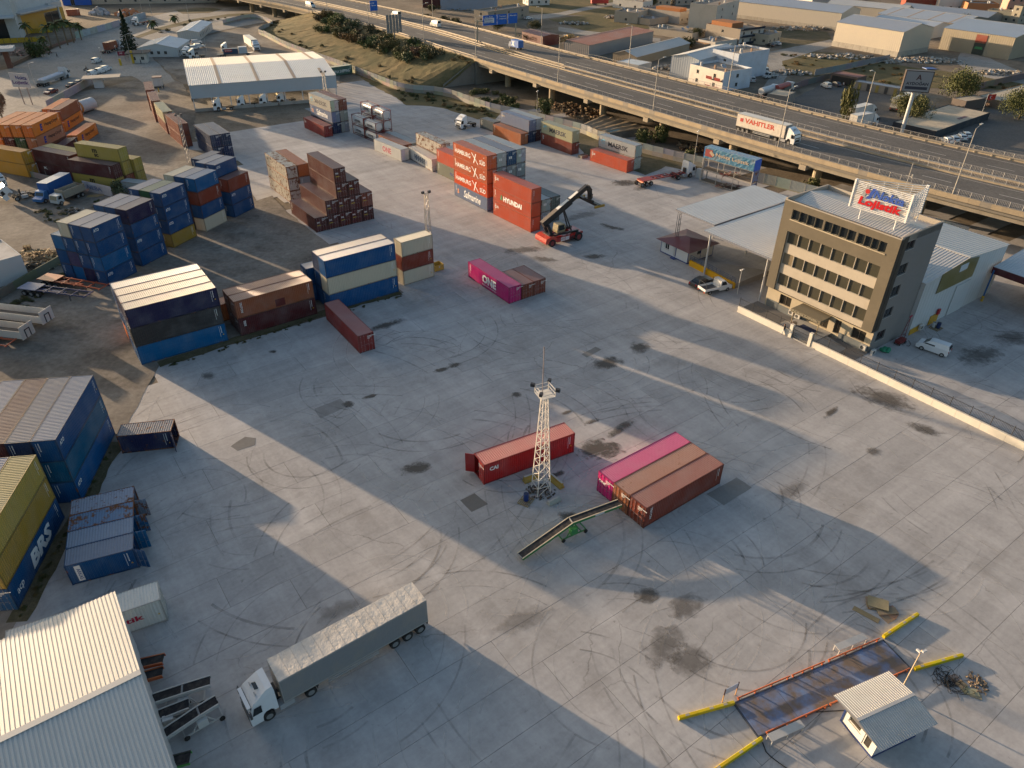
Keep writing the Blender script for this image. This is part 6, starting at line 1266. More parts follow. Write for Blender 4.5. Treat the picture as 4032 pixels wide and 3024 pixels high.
def kerb(label,a,b):
    A_,B_ = at(*a),at(*b); d = B_ - A_; t = thing('guide_kerb',label,'kerb',A_,math.atan2(d.y,d.x),'yellow guide kerbs'); L = d.length; prof = [(-.14,0),(.14,0),(.14,.3),(.11,.34),(-.11,.34),(-.14,.3)]
    for k in range(3): obj('kerb_block',MB().extr(prof,-L * (k + .995) / 3,-L * (k + .005) / 3,Matrix.Rotation(R(90),4,'Z')),MT['wall'],t,tuple(q * random.uniform(.9,1.05) for q in (.52,.40,.012)))
    for f in (.12,.55,.8): obj('worn_patch',MB().box(L * f,-.10,.341,L * f + .35,.10,.344),MT['conc'],t,(.36,.33,.26))
qq = lambda x,y: (2600 + x * .4521,2274 + y * .4521); r8 = lambda x,y: (3200 + x * .37613,2274 + y * .37613)
kerb('yellow kerb at left end of weighbridge, far side',qq(155,1235),qq(640,1100)); kerb('yellow kerb at left end of weighbridge, near side',qq(430,1720),qq(880,1412)); kerb('yellow kerb at right end of weighbridge, far side',r8(735,632),r8(1095,395)); kerb('yellow kerb at right end of weighbridge, near side',r8(1055,970),r8(1562,825))
def bench(label,p,rz,L=3.3,c=(.48,.46,.43)):
    t = thing('metal_bench',label,'bench',p,rz,'steel benches'); obj('seat',MB().box(-L/2,-.33,.72,L/2,.33,.78),MT['galv'],t,c)
    for x in (-L/2 + .1,0,L/2 - .1):
        for y in (-.28,.28): obj('leg',MB().beam((x,y,0),(x,y,.72),.05,.05),MT['metal'],t,(.5,.48,.45))
bench('grey bench on the near side of the weighbridge',WP(2.0,-.75),WA); bench('grey bench on the far side of the weighbridge',WP(13.0,3.75),WA)
bd_ = thing('notice_board','white notice board on two striped posts at weighbridge corner','board',WP(-.15,3.65),R(28)); obj('panel',MB().box(-.7,-.02,1.0,.7,.02,1.75),MT['plain'],bd_,(.45,.47,.55))
for x in (-.72,.72): obj('post',MB().tube((x,0,0),(x,0,1.0),.05,6),MT['metal'],bd_,(.5,.28,.12)); obj('post_band',MB().tube((x,0,1.0),(x,0,1.8),.055,6),MT['metal'],bd_,(.05,.015,.01))
cb = thing('weighbridge_cabin','white weighbridge cabin with grey corrugated roof','cabin',(28.55,31.0,0),WA); CX,CY = 4.6,3.3
o_,r_,n_ = Vector((0,CY,0)),Vector((0,-1,0)),Vector((-1,0,0)); op1 = [(.55,1.0,1.75,2.1),(2.15,.25,2.95,2.1)]; m = MB(); wall_openings(m,o_,r_,n_,CY,2.65,op1,.1); obj('wall',m,MT['sheet'],cb,(.64,.62,.57))
window(cb,o_,r_,n_,op1[0],.07,(.045,.04,.03),(.6,.58,.52),0,True); window(cb,o_,r_,n_,op1[1],.07,(.045,.04,.03),(.6,.58,.52),0,False,'door',.14)
m = MB(); m.poly([(0,0,0),(CX,0,0),(CX,0,2.65),(0,0,2.65)]); m.poly([(CX,0,0),(CX,CY,0),(CX,CY,2.65),(CX,0,2.65)]); m.poly([(CX,CY,0),(0,CY,0),(0,CY,2.65),(CX,CY,2.65)]); obj('wall',m,MT['sheet'],cb,(.5,.5,.5)); obj('base_frame',MB().box(-.05,-.05,.0,0,CY + .05,.16).box(0,-.05,0,CX,0,.16).box(-.06,CY - .1,.16,.0,CY + .04,2.65),MT['metal'],cb,(.02,.04,.14))
for s,(y0,y1) in enumerate(((4.25,1.75),(-.75,1.75))):
    p0 = Vector((-.75,y0,2.62)); Vv = Vector((0,y1 - y0,.34)); Nn = Vector((1,0,0)).cross(Vv.normalized()); Nn = Nn if Nn.z > 0 else -Nn; m = MB(); m.corr(p0,(1,0,0),Vv.normalized(),Nn,5.9,Vv.length,.21,.05); obj('roof_sheet',m,MT['galv'],cb,(.50,.49,.47))
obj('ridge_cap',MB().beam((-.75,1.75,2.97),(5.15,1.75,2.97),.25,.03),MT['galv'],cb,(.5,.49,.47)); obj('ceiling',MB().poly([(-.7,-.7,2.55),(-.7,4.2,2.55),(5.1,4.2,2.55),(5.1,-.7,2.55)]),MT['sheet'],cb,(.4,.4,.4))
mast('camera pole at the weighbridge cabin roof corner',(33.2,36.6,0),5.9,.07,c=(.5,.40,.28)); mast('white camera pole at the yellow ramp wall end',at(2902,1158),4.6,.07)
mast('short floodlight post by the fence near the chassis truck',at(2729,655),8.6,.07); mast('thin light post behind tall blue fence stack',at(2113,470),8.0,.06)
# boards, cables
def boards(label,c,lst,cc=(.28,.20,.12),name='board_pile'):
    t = thing(name,label,'boards',c)
    for i,(x,y,sx,sy,a,z) in enumerate(lst): obj('board',MB().cbox((x,y,z),(sx,sy,.022),a,random.uniform(-.03,.03),random.uniform(-.03,.03)),MT['wood'],t,tuple(q * random.uniform(.8,1.15) for q in cc))
    return t
boards('pile of old chipboard panels beyond the weighbridge',at(3450,2400),[(-1.2,-.6,.6,2.4,.85,.03),(.3,.45,1.9,1.3,-.2,.05),(.3,.5,1.8,1.25,-.1,.09),(.25,.55,1.9,1.3,-.28,.13),(.2,.6,1.7,1.25,-.05,.17),(.35,.5,1.8,1.2,-.35,.21),(.35,.55,1.85,1.3,-.4,.26),(.9,-.2,1.9,.9,.1,.05),(.95,-.2,1.8,.85,.25,.09),(.9,-.25,1.9,.8,.05,.13),(.7,-.9,1.1,1.0,.5,.03),(1.3,-.6,.9,.8,.7,.05)])
t = boards('flat chipboard panels lying among tangled black cable',at(3800,2705),[(-.5,.75,.9,.8,.3,.03),(-.2,.2,.8,.7,.5,.05),(-.1,-.3,.7,.7,.2,.04),(.35,-.5,1.0,.7,-.2,.05),(.5,-.8,.9,.6,-.4,.03)],(.30,.22,.15))
heap('rubble_heap','small heap of brown stones beside the cable tangle','rubble',at(3848,2690,.01),.8,1.1,110,.12,[(.24,.18,.12),(.15,.11,.08)],(.06,.2),seed=8)
def coil(label,c,n,R_,seed,rr=.016,name='cable_tangle',cat='cable',colr=(.012,.012,.013)):
    rnd = random.Random(seed); t = thing(name,label,cat,c); m = MB()
    for k in range(n):
        cx,cy = rnd.gauss(0,R_ * .35),rnd.gauss(0,R_ * .35); ra,rb = rnd.uniform(.25,.7) * R_,rnd.uniform(.12,.45) * R_; a0 = rnd.uniform(0,6.28); sw = rnd.uniform(1.5,5.5); ro = rnd.uniform(0,3.1); pts = []
        for i in range(15):
            a = a0 + sw * i / 14; x,y = ra * math.cos(a),rb * math.sin(a); pts.append(Vector((cx + x * math.cos(ro) - y * math.sin(ro),cy + x * math.sin(ro) + y * math.cos(ro),.03 + .12 * rnd.random() * math.sin(i / 14 * 3.14))))
        m.path(pts,rr,4)
    o = obj('cable',m,MT['rubber'],t,colr); o['kind'] = 'stuff'; return t
coil('tangle of black cable on concrete behind the cabin',at(3735,2680),46,1.5,4); coil('black hose loops on the ground beside the white van',at(3570,1345),5,2.2,9,.03)
def hose(label,pts,r=.04,c=(.015,.015,.017)):
    t = thing('hose',label,'hose',(0,0,0)); P = [Vector((*at(x,y)[:2],.05)) for x,y in pts]; P = resample(P,.4); obj('pipe',MB().path(P,r,6),MT['rubber'],t,c)
hose('black cable running from the near bench to frame bottom',[qq(890,1440),qq(920,1520),qq(1010,1600),qq(1110,1670)]); hose('black cable from weighbridge to the cabin wall',[qq(1360,1175),qq(1500,1165),qq(1680,1160)])
# ------------------------------------------------------------------ tarpaulin-topped frames by the fence
ta,tb = Vector((42.86,166.45,0)),at(2984,617,7.8); dd = Vector((tb.x,tb.y,0)) - Vector((43.6,169.2,0)); tz = R(-48.0); TL = 13.3
fr_ = thing('storage_rack','stack of open frames holding scrap under the tarpaulin box','rack',(43.1,167.2,0),tz)
for l in (0,1):
    z = l * 2.75; obj('shelf',MB().box(0,.1,z + .12,TL,2.4,z + .3),MT['wood'],fr_,(.16,.13,.10)); obj('beam',MB().box(0,0,z + .05,TL,.1,z + .34).box(0,2.4,z + .05,TL,2.5,z + .34),MT['metal'],fr_,(.30,.28,.26))
    for x in (0,TL - .22):
        for y in (0,2.35): obj('post',MB().box(x,y,z + .34,x + .22,y + .15,z + 2.75),MT['metal'],fr_,(.33,.31,.29))
    for x in (4.2,8.6): obj('post',MB().box(x,.02,z + .34,x + .1,.1,z + 2.75).box(x,2.42,z + .34,x + .1,2.5,z + 2.75),MT['metal'],fr_,(.38,.36,.33))
    obj('end_panel',MB().box(TL - .06,.15,z + .34,TL,2.35,z + 2.7),MT['paint'],fr_,(.14,.17,.28,.6))
tp = thing('tarpaulin_container','blue tarpaulin covered box with faded company lettering on frames','tarpaulin box',(43.1,167.2,5.5),tz)
m = MB(); N_ = 26
for i in range(N_):
    for j in range(4): pass
vs = []
for i in range(N_ + 1):
    for j in range(7): vs.append((.1 + (TL - .2) * i / N_,-.02 + random.uniform(-.035,.035),.1 + 2.4 * j / 6))
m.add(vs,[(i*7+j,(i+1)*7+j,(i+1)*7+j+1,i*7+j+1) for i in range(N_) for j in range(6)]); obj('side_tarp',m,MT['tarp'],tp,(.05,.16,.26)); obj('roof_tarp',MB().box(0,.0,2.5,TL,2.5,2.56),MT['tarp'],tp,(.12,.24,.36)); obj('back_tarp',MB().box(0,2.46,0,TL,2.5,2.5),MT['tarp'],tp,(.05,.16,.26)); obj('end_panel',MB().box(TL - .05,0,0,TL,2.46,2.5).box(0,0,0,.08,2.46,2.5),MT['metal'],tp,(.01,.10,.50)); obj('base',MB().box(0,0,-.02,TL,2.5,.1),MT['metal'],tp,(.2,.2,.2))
text(tp,'Nokta Lojistik',(3.3,-.075,.85),(1,0,0),UP,1.0,(.40,.32,.24),width=8.6,bold=.02); obj('emblem',MB().cbox((1.35,-.075,1.4),(1.9,.01,1.6)),MT['plain'],tp,(.25,.05,.05)); obj('emblem',MB().cbox((2.2,-.085,1.4),(1.3,.01,.7),0,.6),MT['plain'],tp,(.38,.28,.2))
heap('scrap_metal','red and brown scrap metal lying on the frame rack','scrap',Vector((43.1,167.2,.32)) + Vector((math.cos(tz),math.sin(tz),0)) * 7 + Vector((-math.sin(tz),math.cos(tz),0)) * 1.2,3.0,.9,60,.8,[(.18,.04,.03),(.3,.28,.25),(.08,.06,.05)],(.3,1.4),'stick',seed=5,mat='metal')
heap('scrap_metal','pale pipes and red crate on upper frame shelf','scrap',Vector((43.1,167.2,3.1)) + Vector((math.cos(tz),math.sin(tz),0)) * 7.5 + Vector((-math.sin(tz),math.cos(tz),0)) * 1.2,2.4,.8,26,.6,[(.45,.40,.34),(.22,.05,.03)],(.5,2.2),'stick',seed=6,mat='metal')
t = thing('steel_cabinet','white steel cabinet left of the tarpaulin stack','cabinet',at(2752,700),R(-48)); obj('body',MB().box(-.7,-.5,0,.7,.5,2.1),MT['metal'],t,(.42,.43,.42)); obj('door',MB().box(-.6,-.53,.1,.6,-.5,2.0),MT['metal'],t,(.5,.5,.48))
t = thing('skip','small yellow steel skip beside short cream stack','skip',at(1722,1060),R(36)); m = MB(); m.box(-.9,-.8,.05,.9,-.74,1.1).box(-.9,.74,.05,.9,.8,1.1).box(-.9,-.74,.05,-.84,.74,1.1).box(.84,-.74,.05,.9,.74,1.1).box(-.84,-.74,.05,.84,.74,.12); obj('tub',m,MT['metal'],t,(.42,.28,.05)); obj('clasp',MB().box(-.1,-.84,.6,.1,-.8,.9),MT['metal'],t,(.4,.4,.4))
t = thing('planter_box','low concrete box between the two MAERSK stacks','box',at(2296,620),R(38)); obj('sides',MB().box(-1.1,-.7,0,1.1,-.58,.7).box(-1.1,.58,0,1.1,.7,.7).box(-1.1,-.58,0,-.98,.58,.7).box(.98,-.58,0,1.1,.58,.7),MT['conc'],t,(.22,.20,.17)); obj('fill',MB().box(-.98,-.58,0,.98,.58,.5),MT['dirt'],t)
# ------------------------------------------------------------------ fittings round the office
def acunit(label,p,rz):
    t = thing('air_conditioner',label,'air conditioner',p,rz,'outdoor air conditioners'); obj('casing',MB().box(-.45,-.18,0,.45,.18,.75),MT['metal'],t,(.52,.50,.46)); obj('fan_grille',MB().tube((-.1,-.19,.38),(-.1,-.185,.38),.27,14),MT['metal'],t,(.08,.08,.08)); return t
acunit('wall air conditioner left of the entrance, outer one',OL(-.32,13.6,.55),OR - R(90)); acunit('wall air conditioner left of the entrance, inner one',OL(-.32,12.4,.4),OR - R(90)); acunit('wall air conditioner at the right end of office front',OL(-.32,1.0,.35),OR - R(90)); acunit('tall air conditioner on the ground at office corner',OL(.4,-.3,0),OR); acunit('air conditioner on the yellow warehouse skirting',OL(12.4,-.75,.5),OR)
t = thing('fire_cabinet','red fire cabinet on the warehouse wall','fire cabinet',OL(17.2,-.5,1.5),OR); obj('box',MB().box(-.35,-.12,0,.35,.12,.9),MT['metal'],t,(.35,.02,.02)); obj('door',MB().box(-.3,-.135,.05,.3,-.12,.85),MT['metal'],t,(.4,.02,.02))
p = OL(15.6,-1.6); t = thing('pallet','wooden pallet under blue drum by warehouse wall','pallet',p,OR); pallet(t,sx=1.6,sy=1.4); barrel('blue drum on pallet by the warehouse wall',p + Vector((.2,-.1,.14)),(.015,.03,.10)); barrel('white drum behind the blue drum on pallet',p + Vector((-.35,.25,.14)),(.45,.46,.46),.8,.26)
t = thing('welding_trolley','red steel trolley with tall red frame beside office','trolley',OL(6.6,-.9),OR); obj('tray',MB().box(-.9,-.4,.25,.9,.4,.75),MT['metal'],t,(.16,.02,.02)); m = MB(); [m.beam((x,0,.7),(.6,0,4.4),.06,.06) for x in (-.8,.9)]; [m.beam((-.8 + 1.4 * k / 5,0,.7 + 3.7 * k / 5),(.9 - .3 * k / 5,0,.7 + 3.7 * k / 5),.04,.04) for k in range(1,5)]; obj('frame',m,MT['metal'],t,(.18,.03,.04)); obj('sign',MB().box(.25,-.03,4.3,.95,.03,4.6),MT['plain'],t,(.35,.05,.08)); [wheel(t,x,y,.2,.1) for x in (-.7,.7) for y in (-.4,.4)]
t = thing('bag_pile','green plastic bags heaped at the office corner','bags',OL(2.6,-.9)); [obj('bag',MB().sphere((.5 * math.cos(k * 1.3),.35 * math.sin(k * 1.3),.25 + .1 * (k % 2)),.36,7,5,(1,1,.75),.15),MT['plain'],t,(.03,.22,.12)) for k in range(6)]
t = thing('flower_pot','round clay flower pot beside the entrance mat','pot',OL(-2.7,11.2,.5)); obj('pot',MB().tube((0,0,0),(0,0,.5),.25,10,.38),MT['conc'],t,(.35,.22,.12)); obj('soil',MB().tube((0,0,.5),(0,0,.51),.33,10),MT['dirt'],t)
# ------------------------------------------------------------------ fences and walls
def panel_fence(label,pts,h0=1.1,h1=2.5,pc=(.40,.40,.37),bc=(.30,.27,.22),step=2.6,name='panel_fence',slope=None):
    P = resample([Vector((p.x,p.y,0)) for p in pts],step); t = thing(name,label,'fence',P[0]); O = P[0]
    for a,b in zip(P,P[1:]):
        a,b = a - O,b - O; d = b - a; L = d.length
        if L < .3: continue
        if h0: obj('base_panel',MB().beam(a + UP * h0/2,b + UP * h0/2,.16,h0),MT['conc'],t,tuple(q * random.uniform(.85,1.1) for q in bc))
        e = d.normalized(); m = MB(); n = Vector((e.y,-e.x,0)); m.corr(a + UP * h0 + n * .03,e,UP,n,L,h1 - h0,.3,.04); obj('sheet_panel',m,MT['sheet'],t,tuple(q * random.uniform(.88,1.08) for q in pc)); obj('post',MB().beam(a,a + UP * (h1 + .05),.1,.1),MT['metal'],t,(.3,.28,.25))
    return t
panel_fence('grey sheet fence on concrete base at the embankment foot',FW); panel_fence('grey sheet fence on concrete base beside MAERSK stacks',W2([(1972,448),(2080,470),(2180,495),(2285,522),(2352,550),(2440,578),(2529,602),(2650,632),(2770,660)]))
panel_fence('grey sheet fence behind the loading canopy under viaduct',W2([(2960,715),(3050,735),(3165,765),(3260,790),(3420,835),(3560,872),(3800,940)]),.2,2.4,(.32,.32,.31)); panel_fence('pale sheet fence far behind the parked semi',W2([(880,98),(960,78),(1010,75),(1060,92),(1075,105),(1040,118),(1020,132),(1040,143)]),.8,2.2)
def solid_wall(label,px,h,c,step=3.0,th=.2,name='concrete_wall',cat='wall',rail=False):
    P = resample([Vector((p.x,p.y,0)) for p in W2(px)],step); t = thing(name,label,cat,P[0]); O = P[0]
    for a,b in zip(P,P[1:]):
        a,b = a - O,b - O
        if (b - a).length < .2: continue
        obj('wall_panel',MB().beam(a + UP * h/2,b + UP * h/2,th,h),MT['conc'],t,tuple(q * random.uniform(.85,1.1) for q in c))
        if rail: obj('fence_post',MB().beam(a + UP * h,a + UP * (h + 1.1),.06,.06),MT['metal'],t,(.25,.24,.22))
    return t
solid_wall('concrete wall in front of the mustard container stack',[(-60,662),(40,678),(140,700),(240,725),(335,748)],1.3,(.27,.24,.20),rail=True)
w_ = solid_wall('white painted wall with blue lettering below mustard stack',[(335,750),(390,762),(445,775)],2.2,(.42,.43,.44)); a,b = at(345,752),at(440,774); d = (b - a).normalized(); text(w_,'NEBA',Vector((a.x,a.y,.7)) - Vector(w_.location) + d * .5 + Vector((d.y,-d.x,0)) * .13,d,UP,.9,(.10,.13,.25),width=4.6)
solid_wall('long mossy concrete wall beside the pallet heap',[(-220,1330),(-60,1215),(60,1143),(150,1090),(250,1034)],1.5,(.15,.135,.105))
solid_wall('pale concrete wall between dusty road and gravel yard',[(190,428),(240,400),(290,372),(335,346),(375,322)],2.3,(.34,.33,.31))
t = block('small_store','white walled store at the left edge by the pallets','store',at(-115,1165),R(48),9,9.5,4.2,(.42,.44,.46),parapet=0.1,roofc=(.42,.41,.4),mat='sheet')
heap('pallet_heap','heap of broken wooden pallets beside the mossy wall','pallets',at(165,1020),7.0,4.0,330,1.6,[(.27,.19,.10),(.18,.12,.07),(.33,.25,.15)],(.8,1.6),'stick',seed=12,mat='wood'); heap('rubbish_heap','dark rubbish and white scraps beside the pallet heap','rubbish',at(110,1058),4.5,2.5,160,.8,[(.04,.035,.03),(.3,.29,.27),(.1,.08,.06)],(.2,.9),'rock',seed=13)
for i,(px,py,l) in enumerate(((110,985,'intact stack of pallets at left of the heap'),(205,1015,'low stack of pallets beside blue containers'))):
    t = thing('pallet_stack',l,'pallets',at(px,py),.5 + i); [pallet(t,k * .15,n=5) for k in range(6)]
# wrecks and trailers on the gravel
def chassis(label,f,r,c,deckc,L=12.0):
    A_,B_ = at(*f),at(*r); d = A_ - B_; t = thing('container_chassis',label,'trailer',A_,math.atan2(d.y,d.x),'idle trailers'); m = MB()
    for y in (-.85,.85): m.box(-L,y - .06,1.05,0,y + .06,1.25)
    for k in range(6): x = -L * k / 5; m.box(x - .08 if k else -.16,-1.2,1.08,x + .08 if k else 0,1.2,1.22)
    m.beam((-L * .35,0,.9),(-L * .95,0,.9),.5,.2); obj('frame',m,MT['metal'],t,c); obj('rear_deck',MB().box(-L,-1.2,1.26,-L + 3.4,1.2,1.33),MT['metal'],t,deckc)
    for x in (-L + 1.0,-L + 2.3,-L + 3.6):
        for y in (-1.0,1.0): wheel(t,x,y,.48,.36)
    for y in (-.9,.9): obj('landing_leg',MB().box(-3.1,y - .07,0,-2.95,y + .07,1.05),MT['metal'],t,(.1,.1,.1))
cz = lambda x,y: (x * .46218,960 + y * .46218)
chassis('orange red container chassis beside the blue stack',cz(905,420),cz(395,335),(.34,.08,.04),(.42,.17,.10),12.5); chassis('blue container chassis in front of the orange one',cz(775,485),cz(245,415),(.05,.06,.14),(.20,.22,.30),12.5); chassis('orange chassis end at left edge below the tippers',cz(120,900),cz(-300,860),(.42,.10,.05),(.42,.17,.10),12.0)
def tipper(label,f,r,c,L=12.5):
    A_,B_ = at(*f),at(*r); d = A_ - B_; t = thing('tipper_trailer',label,'trailer',A_,math.atan2(d.y,d.x),'idle trailers')
    obj('tub_floor',MB().box(-L,-1.2,1.15,-.05,1.2,1.25),MT['metal'],t,(.14,.12,.10)); obj('tub_side',MB().box(-L,-1.25,1.15,-.05,-1.2,2.35),MT['paint'],t,(*c,.35)); obj('tub_side',MB().box(-L,1.2,1.15,-.05,1.25,2.35),MT['paint'],t,(*c,.35)); obj('head_board',MB().box(-.05,-1.25,.95,.03,1.25,3.0),MT['paint'],t,(*c,.2)); obj('hydraulic_frame',MB().box(.03,-.5,1.0,.1,-.38,2.2).box(.03,.38,1.0,.1,.5,2.2).box(.03,-.5,2.2,.1,.5,2.32),MT['metal'],t,(.02,.02,.03)); obj('frame',MB().box(-L,-.5,.8,-.3,-.35,1.12).box(-L,.35,.8,-.3,.5,1.12),MT['metal'],t,(.05,.05,.05))
    [wheel(t,x,y,.5,.36) for x in (-L + 1,-L + 2.3,-L + 3.6) for y in (-1.0,1.0)]; [obj('landing_leg',MB().box(-2.6,y - .07,0,-2.45,y + .07,.85),MT['metal'],t,(.1,.1,.1)) for y in (-.8,.8)]
tipper('white tipper trailer with clean head board on the gravel',cz(435,705),cz(-100,640),(.48,.47,.45)); tipper('dirty white tipper trailer nearest the left edge',cz(270,835),cz(-200,780),(.44,.42,.39))
tz8 = lambda x,y: (x * .37825,680 + y * .37825)
p,rz = from_px(tz8(400,330),tz8(560,250)); t = thing('blue_truck','old blue box truck parked on the dirt','truck',p,rz,'old lorries'); obj('bonnet_cab',MB().extr([(0,.5),(.05,1.1),(-.9,1.35),(-1.0,1.4),(-1.4,2.3),(-2.3,2.35),(-2.4,.5)],-1.05,1.05),MT['gloss'],t,(.03,.13,.33)); obj('windscreen',MB().poly([(-1.0,-.9,1.45),(-1.0,.9,1.45),(-1.36,.9,2.2),(-1.36,-.9,2.2)]),MT['glass'],t,GLS); obj('cargo_box',MB().box(-10,-1.25,1.0,-2.7,1.25,3.6),MT['metal'],t,(.02,.09,.28)); obj('box_roof',MB().box(-10,-1.25,3.6,-2.7,1.25,3.63),MT['sheet'],t,(.35,.40,.46)); [wheel(t,x,y,.45,.35) for x in (-1.0,-7.5) for y in (-1,1)]; obj('stripe',MB().cbox((-4.2,-1.27,2.2),(1.9,.02,.3),0,.8).cbox((-5.0,-1.275,2.2),(1.9,.02,.3),0,-.9),MT['plain'],t,(.42,.43,.45))
p,rz = from_px(tz8(575,345),tz8(720,285)); t = thing('dump_truck','old white dump truck with rubbish filled tipper body','truck',p,rz,'old lorries'); obj('cab',MB().extr([(0,.5),(.03,1.2),(-.25,2.1),(-1.6,2.2),(-1.7,.5)],-1.05,1.05),MT['gloss'],t,(.42,.44,.45)); obj('windscreen',MB().poly([(.045,-.95,1.2),(.045,.95,1.2),(-.21,.95,2.0),(-.21,-.95,2.0)]),MT['glass'],t,(.06,.07,.07)); obj('tipper_body',MB().box(-7.5,-1.2,1.1,-1.9,-1.13,2.6).box(-7.5,1.13,1.1,-1.9,1.2,2.6).box(-1.98,-1.13,1.1,-1.9,1.13,2.8).box(-7.5,-1.13,1.1,-1.98,1.13,1.9),MT['paint'],t,(.26,.23,.18,.4)); [wheel(t,x,y,.45,.35) for x in (-.8,-5.2,-6.4) for y in (-1,1)]; obj('chassis',MB().box(-7.4,-.4,.6,-.5,.4,.85),MT['metal'],t,(.04,.04,.04))
[obj('side_window',MB().poly([(-.35,s * 1.06,1.3),(-1.3,s * 1.06,1.3),(-1.3,s * 1.06,1.95),(-.5,s * 1.06,1.95)][::s]),MT['glass'],t,GLS) for s in (-1,1)]
p,rz = from_px(tz8(95,300),tz8(330,250)); t = tractor('wrecked white tractor with its cab tilted open',p,rz,(.55,.56,.57),False,'old lorries');
for c_ in t.children:
    if c_.name.split('.')[0] in ('cab','windscreen','side_window','grille','headlight','mirror','sun_visor','roof_lamp'): c_.rotation_euler = (0,R(28),0); c_.location.z += .15; c_.location.x += .4
heap('scrap_metal','twisted dark scrap behind the wrecked tractor','scrap',at(105,770),2.5,1.6,60,.8,[(.05,.05,.05),(.3,.3,.3)],(.4,1.6),'stick',seed=21,mat='metal'); heap('scrap_metal','grey machine scrap in grass before the blue rows','scrap',at(285,835),3.0,1.5,60,.7,[(.12,.12,.12),(.25,.25,.25),(.1,.07,.04)],(.4,1.8),'stick',seed=22,mat='metal')
p,rz = from_px((12,745),(-60,720)); tractor('white truck cut off by the left edge',p,rz,(.5,.52,.55),True,'old lorries')
boards('loose plywood sheets leaning by the white dump truck',at(340,765),[(0,0,1.4,1.8,.3,.9),(2.0,-1.0,2.5,1.6,.2,.05),(3.0,-.6,2.2,1.3,.4,.08)])
t = thing('water_tank','white cylindrical tank with orange band by orange containers','tank',at(203 + 10,437),R(75)); obj('shell',MB().tube((-3.2,0,1.75),(3.2,0,1.75),1.7,18),MT['metal'],t,(.46,.46,.46)); obj('band',MB().tube((-3.0,0,1.75),(-2.2,0,1.75),1.73,18),MT['metal'],t,(.45,.18,.04)); obj('cradle',MB().box(-2.5,-1,0,-2.2,1,.6).box(2.2,-1,0,2.5,1,.6),MT['conc'],t,(.3,.3,.3)); t.location = at(340,440)
# ================================================================== surroundings
c2 = lambda x,y: (2000 + x * .4521,y * .4521)
c3 = lambda x,y: (3000 + x * .46655,y * .46655)
cl = lambda x,y: (x * .5516,y * .5516)
def hgt(base,top,lo=.5,hi=40):
    b = at(*base); best = None; z = lo
    while z < hi:
        q = at(*top,z); d = (q.x - b.x) ** 2 + (q.y - b.y) ** 2
        if best is None or d < best[0]: best = (d,z)
        z += .1
    return best[1]
def frame(C,L,R_):
    c,l,r = at(*C),at(*L),at(*R_); dr = r - c; dl = l - c; a = math.atan2(dr.y,dr.x); n = Vector((-math.sin(a),math.cos(a),0)); return c,a,dr.length,max(3.0,abs(dl.dot(n)))
def wgrid(w,h,floors,n,ww=1.2,wh=1.3,z0=1.0,skip=(),fh=None):
    fh = fh or h / floors; return [(w * (k + .5) / n - ww/2,f * fh + z0,w * (k + .5) / n + ww/2,f * fh + z0 + wh) for f in range(floors) for k in range(n) if (f,k) not in skip and w / n > ww + .2 and f * fh + z0 + wh < h - .1]
def house(label,C,L,R_,T,color,floors=2,nS=2,nW=2,roofc=(.24,.21,.18),facecol=None,parapet=.6,h=None,depth=None,cat='house',fcol=(.4,.38,.35),wh=1.2,sx=None):
    c,a,SX_,SY_ = frame(C,L,R_); hh = (h if h else hgt(C,T)) - parapet; SY_ = depth or SY_; SX_ = sx or SX_
    w = {'S': wgrid(SX_,hh,floors,nS,wh=wh) if nS else [],'W': wgrid(SY_,hh,floors,nW,wh=wh) if nW else []}
    return block('house' if cat == 'house' else 'building',label,cat,c,a,SX_,SY_,hh,color,w,parapet,roofc,'houses beyond the viaduct' if cat == 'house' else None,facecol,fcol=fcol),SX_,SY_,hh
def roofstuff(t,sx,sy,h,seed,n=5):
    rnd = random.Random(seed)
    for k in range(n):
        x,y = rnd.uniform(.8,sx - .8),rnd.uniform(.8,sy - .8); kind = rnd.choice(['tank','heater','dish','box'])
        if kind == 'tank': obj('water_tank',MB().tube((x,y,h + .4),(x,y,h + 1.5),.5,10).box(x - .4,y - .4,h,x + .4,y + .4,h + .4),MT['metal'],t,(.45,.45,.45))
        elif kind == 'heater': obj('solar_heater',MB().cbox((x,y,h + .7),(1.8,1.0,.08),0,0,.6).tube((x - .9,y + .6,h + 1.15),(x + .9,y + .6,h + 1.15),.25,8).beam((x - .8,y + .5,h),(x - .8,y + .5,h + 1),.05,.05).beam((x + .8,y + .5,h),(x + .8,y + .5,h + 1),.05,.05),MT['galv'],t,(.3,.32,.36))
        elif kind == 'dish': obj('satellite_dish',MB().tube((x,y,h),(x,y,h + .9),.03,5).tube((x,y - .05,h + 1.0),(x + .15,y - .25,h + 1.1),.45,10,.5),MT['metal'],t,(.5,.5,.5))
        else: obj('chimney',MB().box(x - .3,y - .3,h,x + .3,y + .3,h + 1.2),MT['wall'],t,(.3,.2,.14))
WHW = (.52,.50,.47); GRW = (.30,.28,.25); BEI = (.40,.34,.26); CNC = (.27,.24,.20)
t,sx,sy,h = house('white house with red balconies beside the viaduct railing',c2(1858,800),c2(1640,710),c2(2100,760),c2(1858,628),(.50,.54,.60),2,1,2,facecol={'S': (.50,.55,.62),'W': (.58,.54,.48)}); roofstuff(t,sx,sy,h,1,4)
for zf in (.35,3.2):
    for y in (1.8,5.6): obj('balcony',MB().box(-1.0,y - 1.3,zf,-.02,y + 1.3,zf + .15).box(-1.05,y - 1.3,zf + .15,-.95,y + 1.3,zf + .95),MT['wall'],t,(.22,.03,.03))
t,sx,sy,h = house('tall blank bluish wall house behind the red balcony house',(2893,318),(2850,285),(3012,295),(2893,212),(.47,.51,.58),2,0,1); roofstuff(t,sx,sy,h,2,6)
